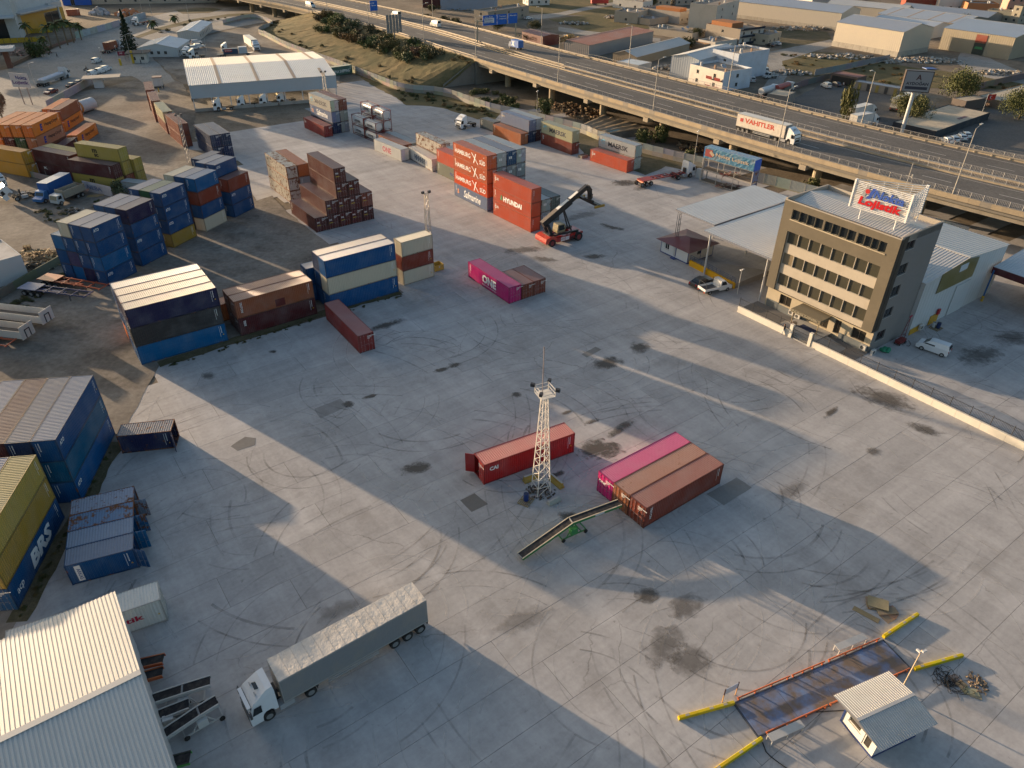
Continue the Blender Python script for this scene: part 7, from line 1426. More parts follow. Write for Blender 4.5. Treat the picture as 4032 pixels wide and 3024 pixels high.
def gab(label,C,L,R_,T,rise,wc,rc,axis='x',base=None,lights=0,name='shed',ridge=.5,h=None,cat='shed',group='sheds beyond the viaduct',sy=None,ops=None,sx=None,over=.3):
    c,a,SX_,SY_ = frame(C,L,R_); return gable(name,label,cat,c,a,sx or SX_,sy or SY_,h or hgt(C,T),rise,axis,wc,rc,over,group,.8,.07,base=base,ridge=ridge,lights=lights,ops=ops)
gab('silver gabled shed left of the red balcony house',c2(1637,705),c2(1418,660),c2(1985,600),c2(1637,520),1.2,(.40,.43,.46),(.50,.50,.49),'x')
gab('low beige shed with pale roof beyond the railing',c2(1112,572),c2(940,530),c2(1575,445),c2(1118,497),1.6,(.25,.20,.14),(.48,.45,.42),'x')
gab('long grey block building with terracotta roof',c2(700,505),c2(575,450),c2(1258,372),c2(700,393),.7,(.27,.25,.24),(.34,.13,.07),'x',ridge=.9)
gab('dark maroon shed with grey roof strip near viaduct',c2(300,400),c2(170,345),c2(442,385),c2(308,318),.5,(.09,.02,.02),(.13,.05,.045),'y')
house('low flat roofed lean-to before terracotta building',c2(690,475),c2(450,430),c2(705,470),c2(690,435),BEI,1,0,0,h=3.0,depth=13,sx=9.0,cat='lean-to')
t,sx,sy,h = house('bare concrete house near the blue gantry signs',(1922,96),(1890,84),(2082,70),(1922,46),CNC,2,3,1); roofstuff(t,sx,sy,h,3,4)
t,sx,sy,h = house('tall white cube house with blank left wall',c2(1795,262),c2(1612,222),c2(1985,200),c2(1800,48),(.50,.46,.40),3,2,0,facecol={'S': (.44,.41,.37)}); roofstuff(t,sx,sy,h,4,6)
t,sx,sy,h = house('grey block house with black balconies and brick penthouse',c2(2005,395),c2(1742,335),c2(2205,365),c2(2010,255),(.24,.21,.18),2,3,1,facecol={'S': (.46,.44,.42)}); roofstuff(t,sx,sy,h,5,4)
obj('penthouse',MB().box(1.0,sy * .3,h,sx * .55,sy * .9,h + 2.2),MT['wall'],t,(.30,.13,.06))
for zf in (.3,3.0,5.8): obj('balcony',MB().box(.5,-1.1,zf,sx - .5,-.02,zf + .15).box(.5,-1.12,zf + .15,sx - .5,-1.04,zf + .9),MT['wall'],t,(.03,.035,.05))
t,sx,sy,h = house('small beige house with flat roof right of balconies',c3(45,385),c3(-35,345),c3(150,355),c3(40,295),BEI,2,3,2); roofstuff(t,sx,sy,h,6,3)
t,sx,sy,h = house('low cream house with roof clutter near the field',c2(1125,208),c2(985,168),c2(1215,172),c2(1125,112),(.38,.33,.27),1,2,1); roofstuff(t,sx,sy,h,7,6)
t,sx,sy,h = house('long low grey house behind the field track',c2(1230,222),c2(1125,195),c2(1440,190),c2(1230,168),(.33,.28,.23),1,3,1); roofstuff(t,sx,sy,h,8,3)
t,sx,sy,h = house('flat house with green awning on the roof',c2(1600,350),c2(1285,285),c2(1735,318),c2(1600,290),(.38,.33,.27),1,2,4); roofstuff(t,sx,sy,h,9,6); obj('awning',MB().cbox((sx * .4,sy * .6,h + .9),(4.5,3.0,.06),.2,.15),MT['tarp'],t,(.02,.20,.10))
t,sx,sy,h = house('grey house with brick upper room behind green awning',c2(1490,210),c2(1310,140),c2(1625,185),c2(1485,108),(.34,.31,.28),1,3,1); obj('upper_room',MB().box(2,2,h,sx * .6,sy * .7,h + 1.8),MT['wall'],t,(.36,.15,.06))
t,sx,sy,h = house('white two storey house at the top edge',c2(1170,95),c2(965,55),c2(1255,80),c2(1170,18),WHW,2,3,2); roofstuff(t,sx,sy,h,10,4)
t,sx,sy,h = house('low white shack left of the silver shed',c2(1800,425),c2(1725,385),c2(1990,395),c2(1800,370),(.44,.42,.39),1,2,1); roofstuff(t,sx,sy,h,11,4)
house('small brick outhouse with pale roof by silver shed',c2(1700,440),c2(1595,410),c2(1760,430),c2(1700,390),(.30,.2,.13),1,1,1,cat='outhouse')
house('low store with pale blue roof beside the railing',c2(1130,640),c2(960,600),c2(1245,612),c2(1130,600),(.3,.3,.3),1,0,0,roofc=(.44,.50,.54),h=2.8,parapet=.05,cat='store')
for i,(x0,lab,cc,hh) in enumerate(((2080,'pale house at the top edge left of red trailer',WHW,7),(2560,'cream house at top edge beyond the white house',BEI,8),(2660,'grey house at the top edge behind white cube',GRW,9),(2800,'pale house at top edge beside the orange cab',WHW,8),(2880,'beige house at top edge near long shed',BEI,7))):
    b = at(x0,22 + 3 * (i % 2)); w_ = 13; t = block('house',lab,'house',b,R(18),w_,10,hh,cc,{'S': wgrid(w_,hh,2,3),'W': wgrid(10,hh,2,2)},.5,(.28,.25,.22),'houses beyond the viaduct'); roofstuff(t,w_,10,hh,20 + i,4)
for i,(px,py,lab,cc,w_,hh) in enumerate(((3560,30,'red apartment building at the top edge',(.24,.06,.04),22,9),(3690,40,'white apartment building at top edge beside red one',(.52,.50,.47),18,10),(3800,55,'small brick house beside the white apartments',(.34,.16,.08),16,5),(3960,48,'pink house at the top right edge',(.45,.26,.2),16,9))):
    b = at(px,py); t = block('house',lab,'house',b,R(-12),w_,11,hh,cc,{'S': wgrid(w_,hh,max(1,hh // 4),4)},.5,(.28,.25,.22),'houses beyond the viaduct'); roofstuff(t,w_,11,hh,30 + i,4)
t,sx,sy,h = house('olive grey house right of the sheds',c3(2085,195),c3(1885,170),c3(2125,180),c3(2090,100),(.30,.28,.22),2,1,3); roofstuff(t,sx,sy,h,12,4)
t,sx,sy,h = house('tall olive house at the right edge',c3(2150,205),c3(2120,190),c3(2400,170),c3(2150,50),(.32,.29,.23),3,4,1); roofstuff(t,sx,sy,h,13,3)
# sheds on the right
c_,l_,r_ = at(*c3(1140,484)),at(*c3(570,390)),at(*c3(1392,438))
def shedL(label,C,L,R_,T,rise,wc,rc,**kw):      # ridge runs along C->L
    return gab(label,C,L,R_,T,rise,wc,rc,'y',**kw)
shedL('big beige shed on concrete base panels across the field',c3(1140,484),c3(570,390),c3(1392,438),c3(1190,268),2.2,(.46,.41,.33),(.40,.41,.43),base=2.0)
shedL('long beige shed behind the red tractor',c3(640,262),c3(-260,140),c3(800,225),c3(660,110),2.2,(.43,.39,.33),(.40,.42,.45),base=1.6)
shedL('white roofed shed behind the big beige shed',c3(1400,330),c3(920,250),c3(1570,300),c3(1430,235),1.6,(.45,.45,.44),(.50,.51,.52))
shedL('long pale shed with maroon trim and brown stripes',c3(1640,300),c3(1050,190),c3(1900,250),c3(1650,200),2.0,(.20,.18,.16),(.47,.47,.47),lights=4)
shedL('grey roofed long shed behind the maroon trim',c3(1880,225),c3(1230,115),c3(2010,190),c3(1880,150),1.8,(.20,.19,.18),(.30,.31,.33))
t = shedL('beige shed with painted gate and blue grey roof',c3(2075,505),c3(1625,385),c3(2420,430),c3(2115,315),2.4,(.30,.26,.19),(.40,.43,.46))
obj('gate_panel',MB().box(-.14,10.5,4.6,-.04,15.0,7.6),MT['sheet'],t,(.22,.04,.02)); obj('gate_panel',MB().box(-.15,10.5,.1,-.04,15.0,4.5),MT['plain'],t,(.04,.05,.045)); obj('painted_crest',MB().add([(-.16,11.0,2.2),(-.16,14.5,2.2),(-.16,14.1,3.1),(-.16,11.4,3.1)],[(3,2,1,0)]),MT['plain'],t,(.05,.22,.09))
shedL('white hipped roof shed at the top among sheds',c3(1190,170),c3(720,60),c3(1260,150),c3(1190,90),2.0,(.36,.33,.28),(.50,.49,.46))
gab('pale roofed hall at the top edge beyond long shed',c3(420,30),c3(-100,0),c3(760,10),c3(420,-20),2.0,(.4,.38,.34),(.46,.47,.49),'y')
t,sx,sy,h = house('row of low brick garages facing the asphalt lot',c3(1140,812),c3(785,742),c3(1180,795),c3(1145,745),(.25,.22,.19),1,0,0,parapet=.1,roofc=(.36,.38,.40),cat='garages')
for k in range(5): obj('garage_door',MB().box(-.08,sy * (k + .15) / 5,.05,-.01,sy * (k + .5) / 5,2.2),MT['metal'],t,(.05,.05,.05) if k % 2 else (.26,.2,.06))
t,sx,sy,h = house('open garage with pale tanks left of brick garages',c3(790,740),c3(595,690),c3(865,720),c3(795,655),(.12,.09,.08),1,0,0,parapet=.1,roofc=(.22,.12,.11),cat='garages'); obj('bay_opening',MB().box(-.06,.6,.1,-.01,sy - .6,h - .5),MT['plain'],t,(.02,.02,.02))
house('small white house at end of brick garages',c3(1245,815),c3(1145,800),c3(1340,800),c3(1245,745),(.48,.46,.43),1,2,1,cat='house')
t,sx,sy,h = house('dark roadside canteen with tan flat roof',c3(1452,1172),c3(1115,1082),c3(1905,1010),c3(1452,1108),(.045,.05,.06),1,7,3,roofc=(.44,.38,.29),parapet=.06,cat='canteen',fcol=(.45,.43,.4)); obj('roof_vent',MB().tube((2,9,h),(2,9,h + 1.6),.15,8).tube((3,10,h),(3,10,h + 1.3),.15,8),MT['galv'],t,(.45,.4,.33)); obj('roof_plate',MB().box(sx * .55,2,h + .01,sx * .7,3.0,h + .05),MT['metal'],t,(.15,.05,.05))
house('long tan roofed shed beyond the canteen trees',c3(2000,915),c3(1808,868),c3(2420,800),c3(2000,850),(.24,.17,.12),1,6,0,roofc=(.42,.37,.29),parapet=.06,cat='shed'); house('little tan roofed hut between the trees',c3(1700,935),c3(1590,905),c3(1880,905),c3(1700,905),(.12,.1,.09),1,0,0,roofc=(.40,.35,.28),parapet=.05,h=2.8,cat='hut')
house('low tan roofed kiosk beside the far railing',(3090,420),(3020,405),(3125,400),(3090,390),(.2,.19,.18),1,0,0,roofc=(.42,.37,.29),parapet=.05,h=3.0,cat='kiosk')
panel_fence('grey metal fence crossing the dry field',W2([c3(440,640),c3(650,600),c3(850,555),c3(1070,510)]),0,2.2,(.20,.22,.25),name='field_fence',step=4); solid_wall('long dark boundary wall at the right field edge',[c3(1800,760),c3(1950,725),c3(2100,690),c3(2300,645)],2.2,(.16,.14,.12),5); solid_wall('grey wall behind the tank trucks',[c3(180,800),c3(320,735),c3(450,700),c3(590,660)],2.0,(.14,.13,.12),5)
for (px,py,rx,ry,n_,lab,sd) in ((3500,245,5,3,120,'grey rubble heap left of the blue sheet',31),(3650,240,13,5,330,'long grey rubble heap in front of beige sheds',32),(3320,225,16,5,150,'scattered broken concrete before the big beige shed',33),(3110,290,8,4,90,'white rubble by the winding dirt path',34),(3950,290,10,4,130,'rubbish and boxes beside the right shed',35),(3180,115,20,6,120,'strewn debris behind the red tractor',36),(2260,95,8,3,110,'rubble by the field track',37),(2660,270,9,4,120,'rubbish behind the terracotta building',38),(1830,38,12,4,110,'white rubble by the maroon hall',39),(2410,70,4,3,80,'grey heap of stones in the pasture',40)):
    heap('rubble_heap',lab,'rubble',at(px,py,-.02),rx,ry,n_,1.2,[(.30,.28,.25),(.20,.17,.14),(.40,.38,.35)],(.3,1.5),seed=sd)
heap('pallet_heap','yellow stacked timber and crates beside the maroon shed','timber',at(2240,165),7,4,120,2.6,[(.40,.27,.12),(.33,.2,.09)],(.8,1.8),'rock',1.0,seed=41,mat='wood')
t = thing('blue_tarpaulin','blue tarpaulin sheet lying beside the rubble','tarpaulin',at(*c3(1415,580)),.3); obj('sheet',MB().cbox((0,0,.15),(5,2.5,.2),0,.05,.05),MT['tarp'],t,(.02,.10,.35))
# sign mast with name panel
am = thing('sign_mast','tall white mast carrying the dark AYDOGAN sign panel','sign',at(*c3(1175,1130))); obj('mast',MB().tube((0,0,0),(0,0,11.5),.5,12),MT['metal'],am,(.5,.5,.5)); sn = R(-14); e1 = Vector((math.cos(sn),math.sin(sn),0)); en = Vector((e1.y,-e1.x,0)); cc = Vector((0,0,14.0))
obj('panel_box',MB().cbox(cc,(7.0,1.6,5.4),sn),MT['metal'],am,(.06,.045,.04)); f0 = cc + en * .82 - e1 * 3.3 - UP * 2.5; obj('panel_face',MB().add([f0,f0 + e1 * 6.6,f0 + e1 * 6.6 + UP * 5.0,f0 + UP * 5.0],[(0,1,2,3)]),MT['plain'],am,(.30,.29,.30)); text(am,'AYDOĞAN',f0 + en * .02 + e1 * .5 + UP * 1.6,e1,UP,1.0,(.03,.03,.05),width=5.6,bold=.03); text(am,'A',f0 + en * .02 + e1 * 2.7 + UP * 2.9,e1,UP,1.4,(.08,.03,.03),bold=.02); obj('name_strip',MB().add([f0 + en * .02 + e1 * .5 + UP * .5,f0 + en * .02 + e1 * 6.1 + UP * .5,f0 + en * .02 + e1 * 6.1 + UP * 1.25,f0 + en * .02 + e1 * .5 + UP * 1.25],[(0,1,2,3)]),MT['plain'],am,(.05,.05,.07))
fl = thing('flag','red flag with white crescent on the canteen roof','flag',at(*c3(1840,1000))); obj('pole',MB().tube((0,0,0),(0,0,7.0),.05,6),MT['metal'],fl,(.4,.4,.4)); fm = MB(); vs = [(.05 + 2.4 * i / 8,.18 * math.sin(i * 1.1),5.3 + 1.6 * j / 3 + .12 * i / 8) for i in range(9) for j in range(4)]; fm.add(vs,[(i*4+j,(i+1)*4+j,(i+1)*4+j+1,i*4+j+1) for i in range(8) for j in range(3)]); obj('cloth',fm,MT['tarp'],fl,(.45,.02,.015)); q = MB(); q.poly([(1.0 + .42 * math.cos(k * .52),-.22,6.15 + .42 * math.sin(k * .52)) for k in range(12)]); obj('crescent',q,MT['plain'],fl,(.6,.55,.5)); q = MB(); q.poly([(1.13 + .33 * math.cos(k * .52),-.24,6.15 + .33 * math.sin(k * .52)) for k in range(12)]); obj('crescent_gap',q,MT['plain'],fl,(.45,.02,.015))
# street lamps and signs on the viaduct
def lamp(px,o,side,lab,H=12.3):
    s = s_of(px); p = vp(s,o,.3); _,d,n = fr(s); v = n * (2.0 * side); t = thing('street_lamp',lab,'street lamp',p,0,'lamps along the viaduct'); obj('pole',MB().tube((0,0,0),(0,0,H),.14,8,.07),MT['galv'],t,(.36,.34,.31)); obj('arm',MB().tube((0,0,H),(v.x,v.y,H + .5),.05,6),MT['galv'],t,(.36,.34,.31)); obj('lamp_head',MB().cbox((v.x,v.y,H + .5),(.95,.35,.14),math.atan2(v.y,v.x)),MT['metal'],t,(.42,.42,.40))
for i,px in enumerate(((1285,62),(1443,104),(1658,168),(1868,233),(2192,330),(2568,441),(3056,586),(3746,772))): lamp(px,.35,1,f"lamp post on near parapet, {['first', 'second', 'third', 'fourth', 'fifth', 'sixth', 'seventh', 'eighth'][i]} from the left")
for i,px in enumerate(((1790,65),(2147,180),(2500,265),(2886,362),(3385,495))): lamp(px,WR - .35,-1,f"lamp post on far parapet, {['first', 'second', 'third', 'fourth', 'fifth'][i]} from the left")
BLS = (.01,.10,.42)
def board_sign(label,base,d,w,h,z,cols,lines=(),posts=(0,),back=False,name='road_sign',H=None):
    t = thing(name,label,'road sign',base); d = Vector(d).normalized(); n = Vector((d.y,-d.x,0))
    for u in posts: obj('post',MB().beam(d * u - n * .12,d * u - n * .12 + UP * (z + h * .9),.22,.22),MT['galv'],t,(.36,.33,.29))
    a = d * (-w / 2) + UP * z; obj('panel',MB().beam(a + UP * h/2 ,a + d * w + UP * h/2,.08,h),MT['plain'],t,cols)
    for (s_,u,v,hh,ww) in lines: text(t,s_,a + d * u + UP * v + n * .06,d,UP,hh,WHT,width=ww)
    return t
s = s_of((1877,170)); p,d,n = fr(s); g0 = vp(s,17.0)
gq = thing('gantry_sign','blue motorway direction signs on gantry over the far carriageway','road sign',g0); n3 = Vector((n.x,n.y,0)); obj('post',MB().beam((0,0,0),(0,0,7.8),.4,.4),MT['galv'],gq,(.4,.34,.25)); obj('post',MB().beam(n3 * 17.0,n3 * 17.0 + UP * 7.8,.4,.4),MT['galv'],gq,(.4,.34,.25)); obj('beam',MB().beam(UP * 7.3,n3 * 17.0 + UP * 7.3,.35,.5),MT['galv'],gq,(.4,.34,.25))
off = Vector((d.x,d.y,0)) * .35
for (u0,u1,wht,tx_) in ((2.2,8.2,(.35,3.0),('O-50','Gebze','Liman')),(8.4,12.6,None,('Tarsus','Adana')),(13.2,17.4,None,('Mersin',))):
    a,b = n3 * u0 + off,n3 * u1 + off; obj('sign_panel',MB().beam(a + UP * 7.4,b + UP * 7.4,.12,3.4),MT['plain'],gq,BLS); f = off * .35
    if wht: obj('white_field',MB().beam(a + n3 * .5 + f + UP * 7.3,a + n3 * 4.8 + f + UP * 7.3,.03,1.6),MT['plain'],gq,(.55,.55,.55))
    for k,q_ in enumerate(tx_): text(gq,q_,a + n3 * .7 + f * 1.6 + UP * (8.2 - k * .8),n3,UP,.5,(.6,.6,.6) if not wht or k == 0 else (.03,.08,.3),width=min(3.4,u1 - u0 - 1.2))
p = vp(s_of((1495,62)),16.2); board_sign('small blue exit sign on the median',p,(-n3 if False else n3),3.6,4.0,2.2,BLS,[('E-90',.5,2.8,.5,1.6),('Tarsus',.5,1.9,.5,2.4)],(-1.2,1.2))
p = at(1556,165,6.0); p.z = 5.2; t = thing('road_sign','back of a large road sign on the embankment','road sign',p); obj('post',MB().beam((0,0,-1),(0,0,9.5),.35,.35),MT['galv'],t,(.3,.28,.26)); dn_ = Vector((n3.x,n3.y,0));
for k in range(5): obj('panel',MB().beam(dn_ * (-3.2 + k * 1.3) + UP * 7.2,dn_ * (-2.0 + k * 1.3) + UP * 7.2,.1,6.4),MT['galv'],t,(.17,.18,.19))
for z in (5.0,7.2,9.4): obj('brace',MB().beam(dn_ * -3.2 + UP * z - Vector((d.x,d.y,0)) * -.12,dn_ * 3.2 + UP * z - Vector((d.x,d.y,0)) * -.12,.12,.2),MT['galv'],t,(.25,.24,.22))
# tarpaulin shelter under the viaduct
ts = thing('sheep_shelter','patched tarpaulin shelter for sheep under the viaduct','shelter',(0,0,0)); q4 = [at(*c2(655,1080),2.2),at(*c2(890,1160),1.7),at(*c2(1215,1110),2.2),at(*c2(830,1000),2.6)]; m = MB(); NN = 18; vs = []
for i in range(NN + 1):
    for j in range(9):
        a_,b_ = i / NN,j / 8; q = (q4[0].lerp(q4[1],a_)).lerp(q4[3].lerp(q4[2],a_),b_); q.z += .14 * math.sin(i * 1.9) + random.uniform(-.08,.08); vs.append(q)
m.add(vs,[(i*9+j,(i+1)*9+j,(i+1)*9+j+1,i*9+j+1) for i in range(NN) for j in range(8)]); obj('tarp_roof',m,MT['tarp'],ts,(.22,.17,.115)); m = MB()
obj('tarp_side',MB().add([q4[1],q4[2],Vector((q4[2].x,q4[2].y,0)),Vector((q4[1].x,q4[1].y,0))],[(3,2,1,0)]),MT['tarp'],ts,(.13,.115,.095)); obj('blue_patch',MB().add([q4[1] + Vector((.3,.5,.12)),q4[1] + Vector((3.0,2.5,.25)),q4[1] + Vector((1.5,4.6,.3)),q4[1] + Vector((-1.2,2.4,.2))],[(0,1,2,3)]),MT['tarp'],ts,(.04,.14,.20))
for q in q4: obj('pole',MB().tube((q.x,q.y,0),(q.x,q.y,q.z),.07,6),MT['wood'],ts,(.12,.09,.06))
# ------------------------------------------------------------------ upper left: gate, offices, factory
gab('long white roofed building behind the prefab office',(788,158),(700,150),(838,118),(788,146),.8,(.44,.43,.41),(.50,.53,.57),'x',h=3.2,name='prefab_office',cat='office',group=None,ops={'S': [(2 + 3 * k,1,3.2 + 3 * k,2.1) for k in range(7)]},sy=9,sx=28)
gab('pale grey prefab office with gable roof near the gate',(704,224),(568,218),(750,192),(704,196),1.6,(.44,.46,.47),(.44,.49,.54),'x',h=3.2,name='prefab_office',cat='office',group=None,ops={'S': [(2 + 3.2 * k,1,3.2 + 3.2 * k,2.1) for k in range(5)],'W': [(2 + 2.6 * k,1,3.1 + 2.6 * k,2.1) for k in range(4)]},sy=15,sx=18)
t = house('white gate house with dark overhanging roof',(583,247),(545,240),(592,233),(583,215),(.48,.47,.44),1,1,2,h=3.4,parapet=.05,cat='gatehouse',depth=6,sx=4.5)[0]; obj('roof_slab',MB().box(-1.2,-1.2,3.42,5.7,7.2,3.65),MT['conc'],t,(.12,.11,.10))
t = thing('bus_shelter','concrete flat roofed shelter with white pillar by the wall','shelter',at(390,345),R(20)); obj('pillar',MB().box(-1.2,-.8,0,1.6,1.2,2.9),MT['wall'],t,(.48,.48,.48)); obj('roof_slab',MB().box(-4.2,-2.0,2.95,7.2,3.4,3.3),MT['conc'],t,(.36,.33,.29))
t = thing('guard_cabin','white guard cabin on dark base behind brown container wall','cabin',at(610,348),R(20)); o_,r_,n_ = Vector((0,0,.6)),Vector((1,0,0)),Vector((0,-1,0)); op = [(1.2,.3,2.1,2.0)]; m = MB(); wall_openings(m,o_,r_,n_,2.6,2.6,op,.1); obj('wall',m,MT['sheet'],t,(.5,.5,.5)); window(t,o_,r_,n_,op[0],.06,name='door'); obj('wall',MB().box(0,.01,.6,2.6,2.6,3.2),MT['sheet'],t,(.46,.46,.46)); obj('roof',MB().box(-.2,-.2,3.2,2.8,2.8,3.4),MT['metal'],t,(.10,.04,.04)); obj('base',MB().box(-.1,-.1,0,2.7,2.7,.58),MT['conc'],t,(.08,.08,.08))
for i,(px,py) in enumerate(((640,350),(626,362))): t = thing('bollard',['pale bollard beside the guard cabin','yellow bollard in front of the guard cabin'][i],'bollard',at(px,py)); obj('post',MB().tube((0,0,0),(0,0,1.1),.18,8),MT['conc'],t,[(.4,.38,.35),(.45,.3,.05)][i]); obj('cap',MB().sphere((0,0,1.1),.2,8,4),MT['conc'],t,[(.4,.38,.35),(.45,.3,.05)][i])
ns = thing('company_sign','white company sign on two posts beside dusty road','sign',at(112,412),R(-12)); obj('panel',MB().box(-3.2,-.06,5.0,3.2,.06,9.0),MT['plain'],ns,(.48,.46,.45)); [obj('post',MB().beam((x,.12,0),(x,.12,8.8),.2,.2),MT['metal'],ns,(.25,.2,.18)) for x in (-1.4,1.4)]; text(ns,'Nokta',(-1.2,-.08,7.2),(1,0,0),UP,1.1,(.05,.05,.18),width=3.8,bold=.03); text(ns,'Lojistik',(-2.8,-.08,5.6),(1,0,0),UP,1.3,(.10,.05,.16),width=5.6,bold=.03)
t = thing('name_sign','small maroon sign beside the gate house','sign',at(485,240),R(10)); obj('panel',MB().box(-1.3,-.05,1.9,1.3,.05,3.3),MT['plain'],t,(.20,.03,.05)); [obj('post',MB().beam((x,.08,0),(x,.08,3.2),.1,.1),MT['metal'],t,(.2,.2,.2)) for x in (-1.1,1.1)]; text(t,'AG',(-.6,-.06,2.5),(1,0,0),UP,.5,WHT)
for i,(px,py) in enumerate(((477,258),(527,250))): t = thing('gate_post',['yellow gate post by the white light pole','tall yellow gate post by the gate house'][i],'post',at(px,py)); obj('post',MB().box(-.3,-.3,0,.3,.3,2.2 + 2.2 * i),MT['metal'],t,(.5,.33,.02)); obj('cap',MB().box(-.35,-.35,2.2 + 2.2 * i,.35,.35,2.3 + 2.2 * i),MT['metal'],t,(.4,.27,.02))
for i,(px,py,H_,lab) in enumerate(((472,255,6.5,'white light pole beside the gate'),(518,238,9,'leaning grey pole beside the conifer'),(155,385,10,'thin lamp post by the company sign'),(600,65,12,'tall lamp post near the palms'),(748,88,11,'lamp post by the median palms'),(560,45,12,'lamp post at the top left road'),(412,268,7,'wooden pole behind the gate wall'),(576,262,6,'thin pole before gate house'),(815,205,9,'thin flagpole behind the white shed'),(1010,40,12,'lamp post under the viaduct end'))): mast(lab,at(px,py),H_,.09,arm=(1.2,.4) if H_ > 8.5 else None,name='light_pole',c=(.36,.35,.33))
solid_wall('pale blue grey wall along the far side of dusty road',[cl(545,275),cl(700,232),(470,103),(530,82),(575,70)],2.6,(.34,.36,.38),5); solid_wall('low brick wall with fence before the palms',[cl(95,470),cl(190,425),cl(300,372),cl(400,330),cl(540,290)],1.0,(.22,.13,.10),5,rail=True)
F1 = at(*cl(160,290)); F2 = at(*cl(175,250)); F3 = at(*cl(480,172)) - F2; FA = math.atan2(F3.y,F3.x); fb = block('factory_hall','big white factory hall with dark opening at top left','factory',F1 - Vector((math.cos(R(24)),math.sin(R(24)),0)) * 46,R(24),46,30,17,(.46,.47,.47),{'S': [(30.5,.2,42,8.5)]},.3,(.4,.4,.4)); obj('entrance_canopy',MB().box(12,-7,9.4,46.5,0,9.9),MT['sheet'],fb,(.40,.42,.44))
fb2 = block('factory_hall','tall white factory block with yellow ground floor','factory',F2,FA,F3.length,40,22,(.46,.47,.48),{'S': [(17,.2,28,6.5)]},.3,(.4,.4,.4)); obj('yellow_band',MB().box(.0,-.12,.1,16.9,-.02,7.5).box(28.1,-.12,.1,F3.length,-.02,7.5).box(16.9,-.12,6.6,28.1,-.02,7.5),MT['sheet'],fb2,(.42,.24,.02)); obj('entrance_canopy',MB().box(-6,-6,9.0,22,0,9.5).box(20,-1.5,9.0,F3.length - 2,-.02,10.2),MT['sheet'],fb2,(.42,.42,.43)); obj('canopy_post',MB().box(20,-5.8,0,20.6,-5.2,9),MT['metal'],fb2,(.4,.4,.4)); text(fb2,'F',(F3.length - 5,-.05,14),(1,0,0),UP,2.2,(.06,.07,.09),bold=.03)
for i,(px,py,n_) in enumerate((((-10),172,7),(105,132,4),(168,112,6))):
    t = thing('safety_barrier',['yellow barrier row before the white factory hall','short yellow barrier row by the factory canopy','yellow barrier row before the yellow ground floor'][i],'barrier',at(px,py),R(25)); [obj('barrier_block',MB().box(k * 2.6,-.4,0,k * 2.6 + 2.4,.4,1.8),MT['conc'],t,(.44,.28,.03)) for k in range(n_)]
t = thing('gas_canopy','white roadside canopy on brown pillar at left edge','canopy',at(*cl(80,485)),R(24)); obj('pillar',MB().box(-1.0,-1,0,.6,1,6.0),MT['wall'],t,(.16,.07,.05)); obj('roof_slab',MB().box(-22,-3.5,6.0,3.0,3.5,7.0),MT['plain'],t,(.48,.47,.47)); text(t,'METAL',(-5.5,-3.55,6.2),(1,0,0),UP,.6,(.25,.05,.06),width=4)
heap('scrap_metal','brown scrap steel piled behind the palms','scrap',at(*cl(150,380)),12,5,160,2.2,[(.17,.06,.04),(.10,.05,.04)],(.8,3.0),'stick',seed=51,mat='metal'); heap('rubbish_heap','orange and pale bales stacked by far yard wall','bales',at(*cl(930,110)),7,3,60,3.0,[(.42,.18,.09),(.45,.43,.42)],(1.0,2.2),'rock',1.0,seed=52); heap('rubbish_heap','grey sacks stacked in the far factory yard','sacks',at(*cl(710,105)),5,2.5,60,3.4,[(.36,.38,.42),(.28,.3,.33)],(1.0,2.0),'rock',1.0,seed=53)
row('standing upright in far factory yard','far factory yard',cl(480,115),None,0,[['brown']],L=L20,H=HC,anchor='a',ang=30); block('blue_kiosk','small blue building at top edge beside factory','kiosk',at(250,22),R(15),14,8,6,(.03,.10,.40),{'S': [(4,0,6,3)]},.2,(.3,.3,.35)); block('concrete_hall','long pale wall building at the top left edge','building',at(330,18),R(12),70,12,6,(.38,.34,.28),{'S': wgrid(70,6,1,9)},.2,(.3,.3,.28))
sheet('road_median',W2([(530,145),(620,110),(760,75),(900,55),(1000,50),(1000,58),(900,66),(760,90),(630,122),(545,152)]),'verge',.05,.3,4,61); sheet('road_median',W2([(690,40),(790,30),(880,35),(820,52),(720,55)]),'verge',.05,.3,4,62)
block('maroon_hall','dark maroon hall at the top edge beyond viaduct','building',at(1665,30),R(-8),20,14,8,(.09,.03,.03),{},.2,(.2,.1,.1)); block('blue_hall','blue grey hall beside the maroon hall at top edge','building',at(1735,38),R(-5),30,14,7,(.24,.28,.35),{},.2,(.3,.32,.35))
# ================================================================== vegetation
def leafcloud(m,n,fn,s0,s1,rnd):
    for _ in range(n):
        c = fn(rnd); s = rnd.uniform(s0,s1); a = Vector((rnd.gauss(0,1),rnd.gauss(0,1),rnd.gauss(0,1))).normalized(); b = a.cross(Vector((rnd.gauss(0,1),rnd.gauss(0,1),rnd.gauss(0,1)))).normalized()
        m.add([c - a * s,c - b * s * .6,c + a * s,c + b * s * .6],[(0,1,2,3)])
def lumps(rx,rz,z0,k,rnd): return [(Vector((rnd.gauss(0,rx * .42),rnd.gauss(0,rx * .42),z0 + rnd.uniform(-.5,.6) * rz)),rnd.uniform(.35,.62) * rx) for _ in range(k)]
def crown_mesh(key,rx,rz,z0,n,s0,s1,k=9,seed=1):
    def mk():
        rnd = random.Random(seed); L_ = lumps(rx,rz,z0,k,rnd); m = MB()
        def f(r):
            c,q = r.choice(L_); v = Vector((r.gauss(0,1),r.gauss(0,1),r.gauss(0,.8))).normalized() * q * (.55 + .45 * r.random()); return c + v
        leafcloud(m,n,f,s0,s1,rnd); return m
    return proto(key,mk)
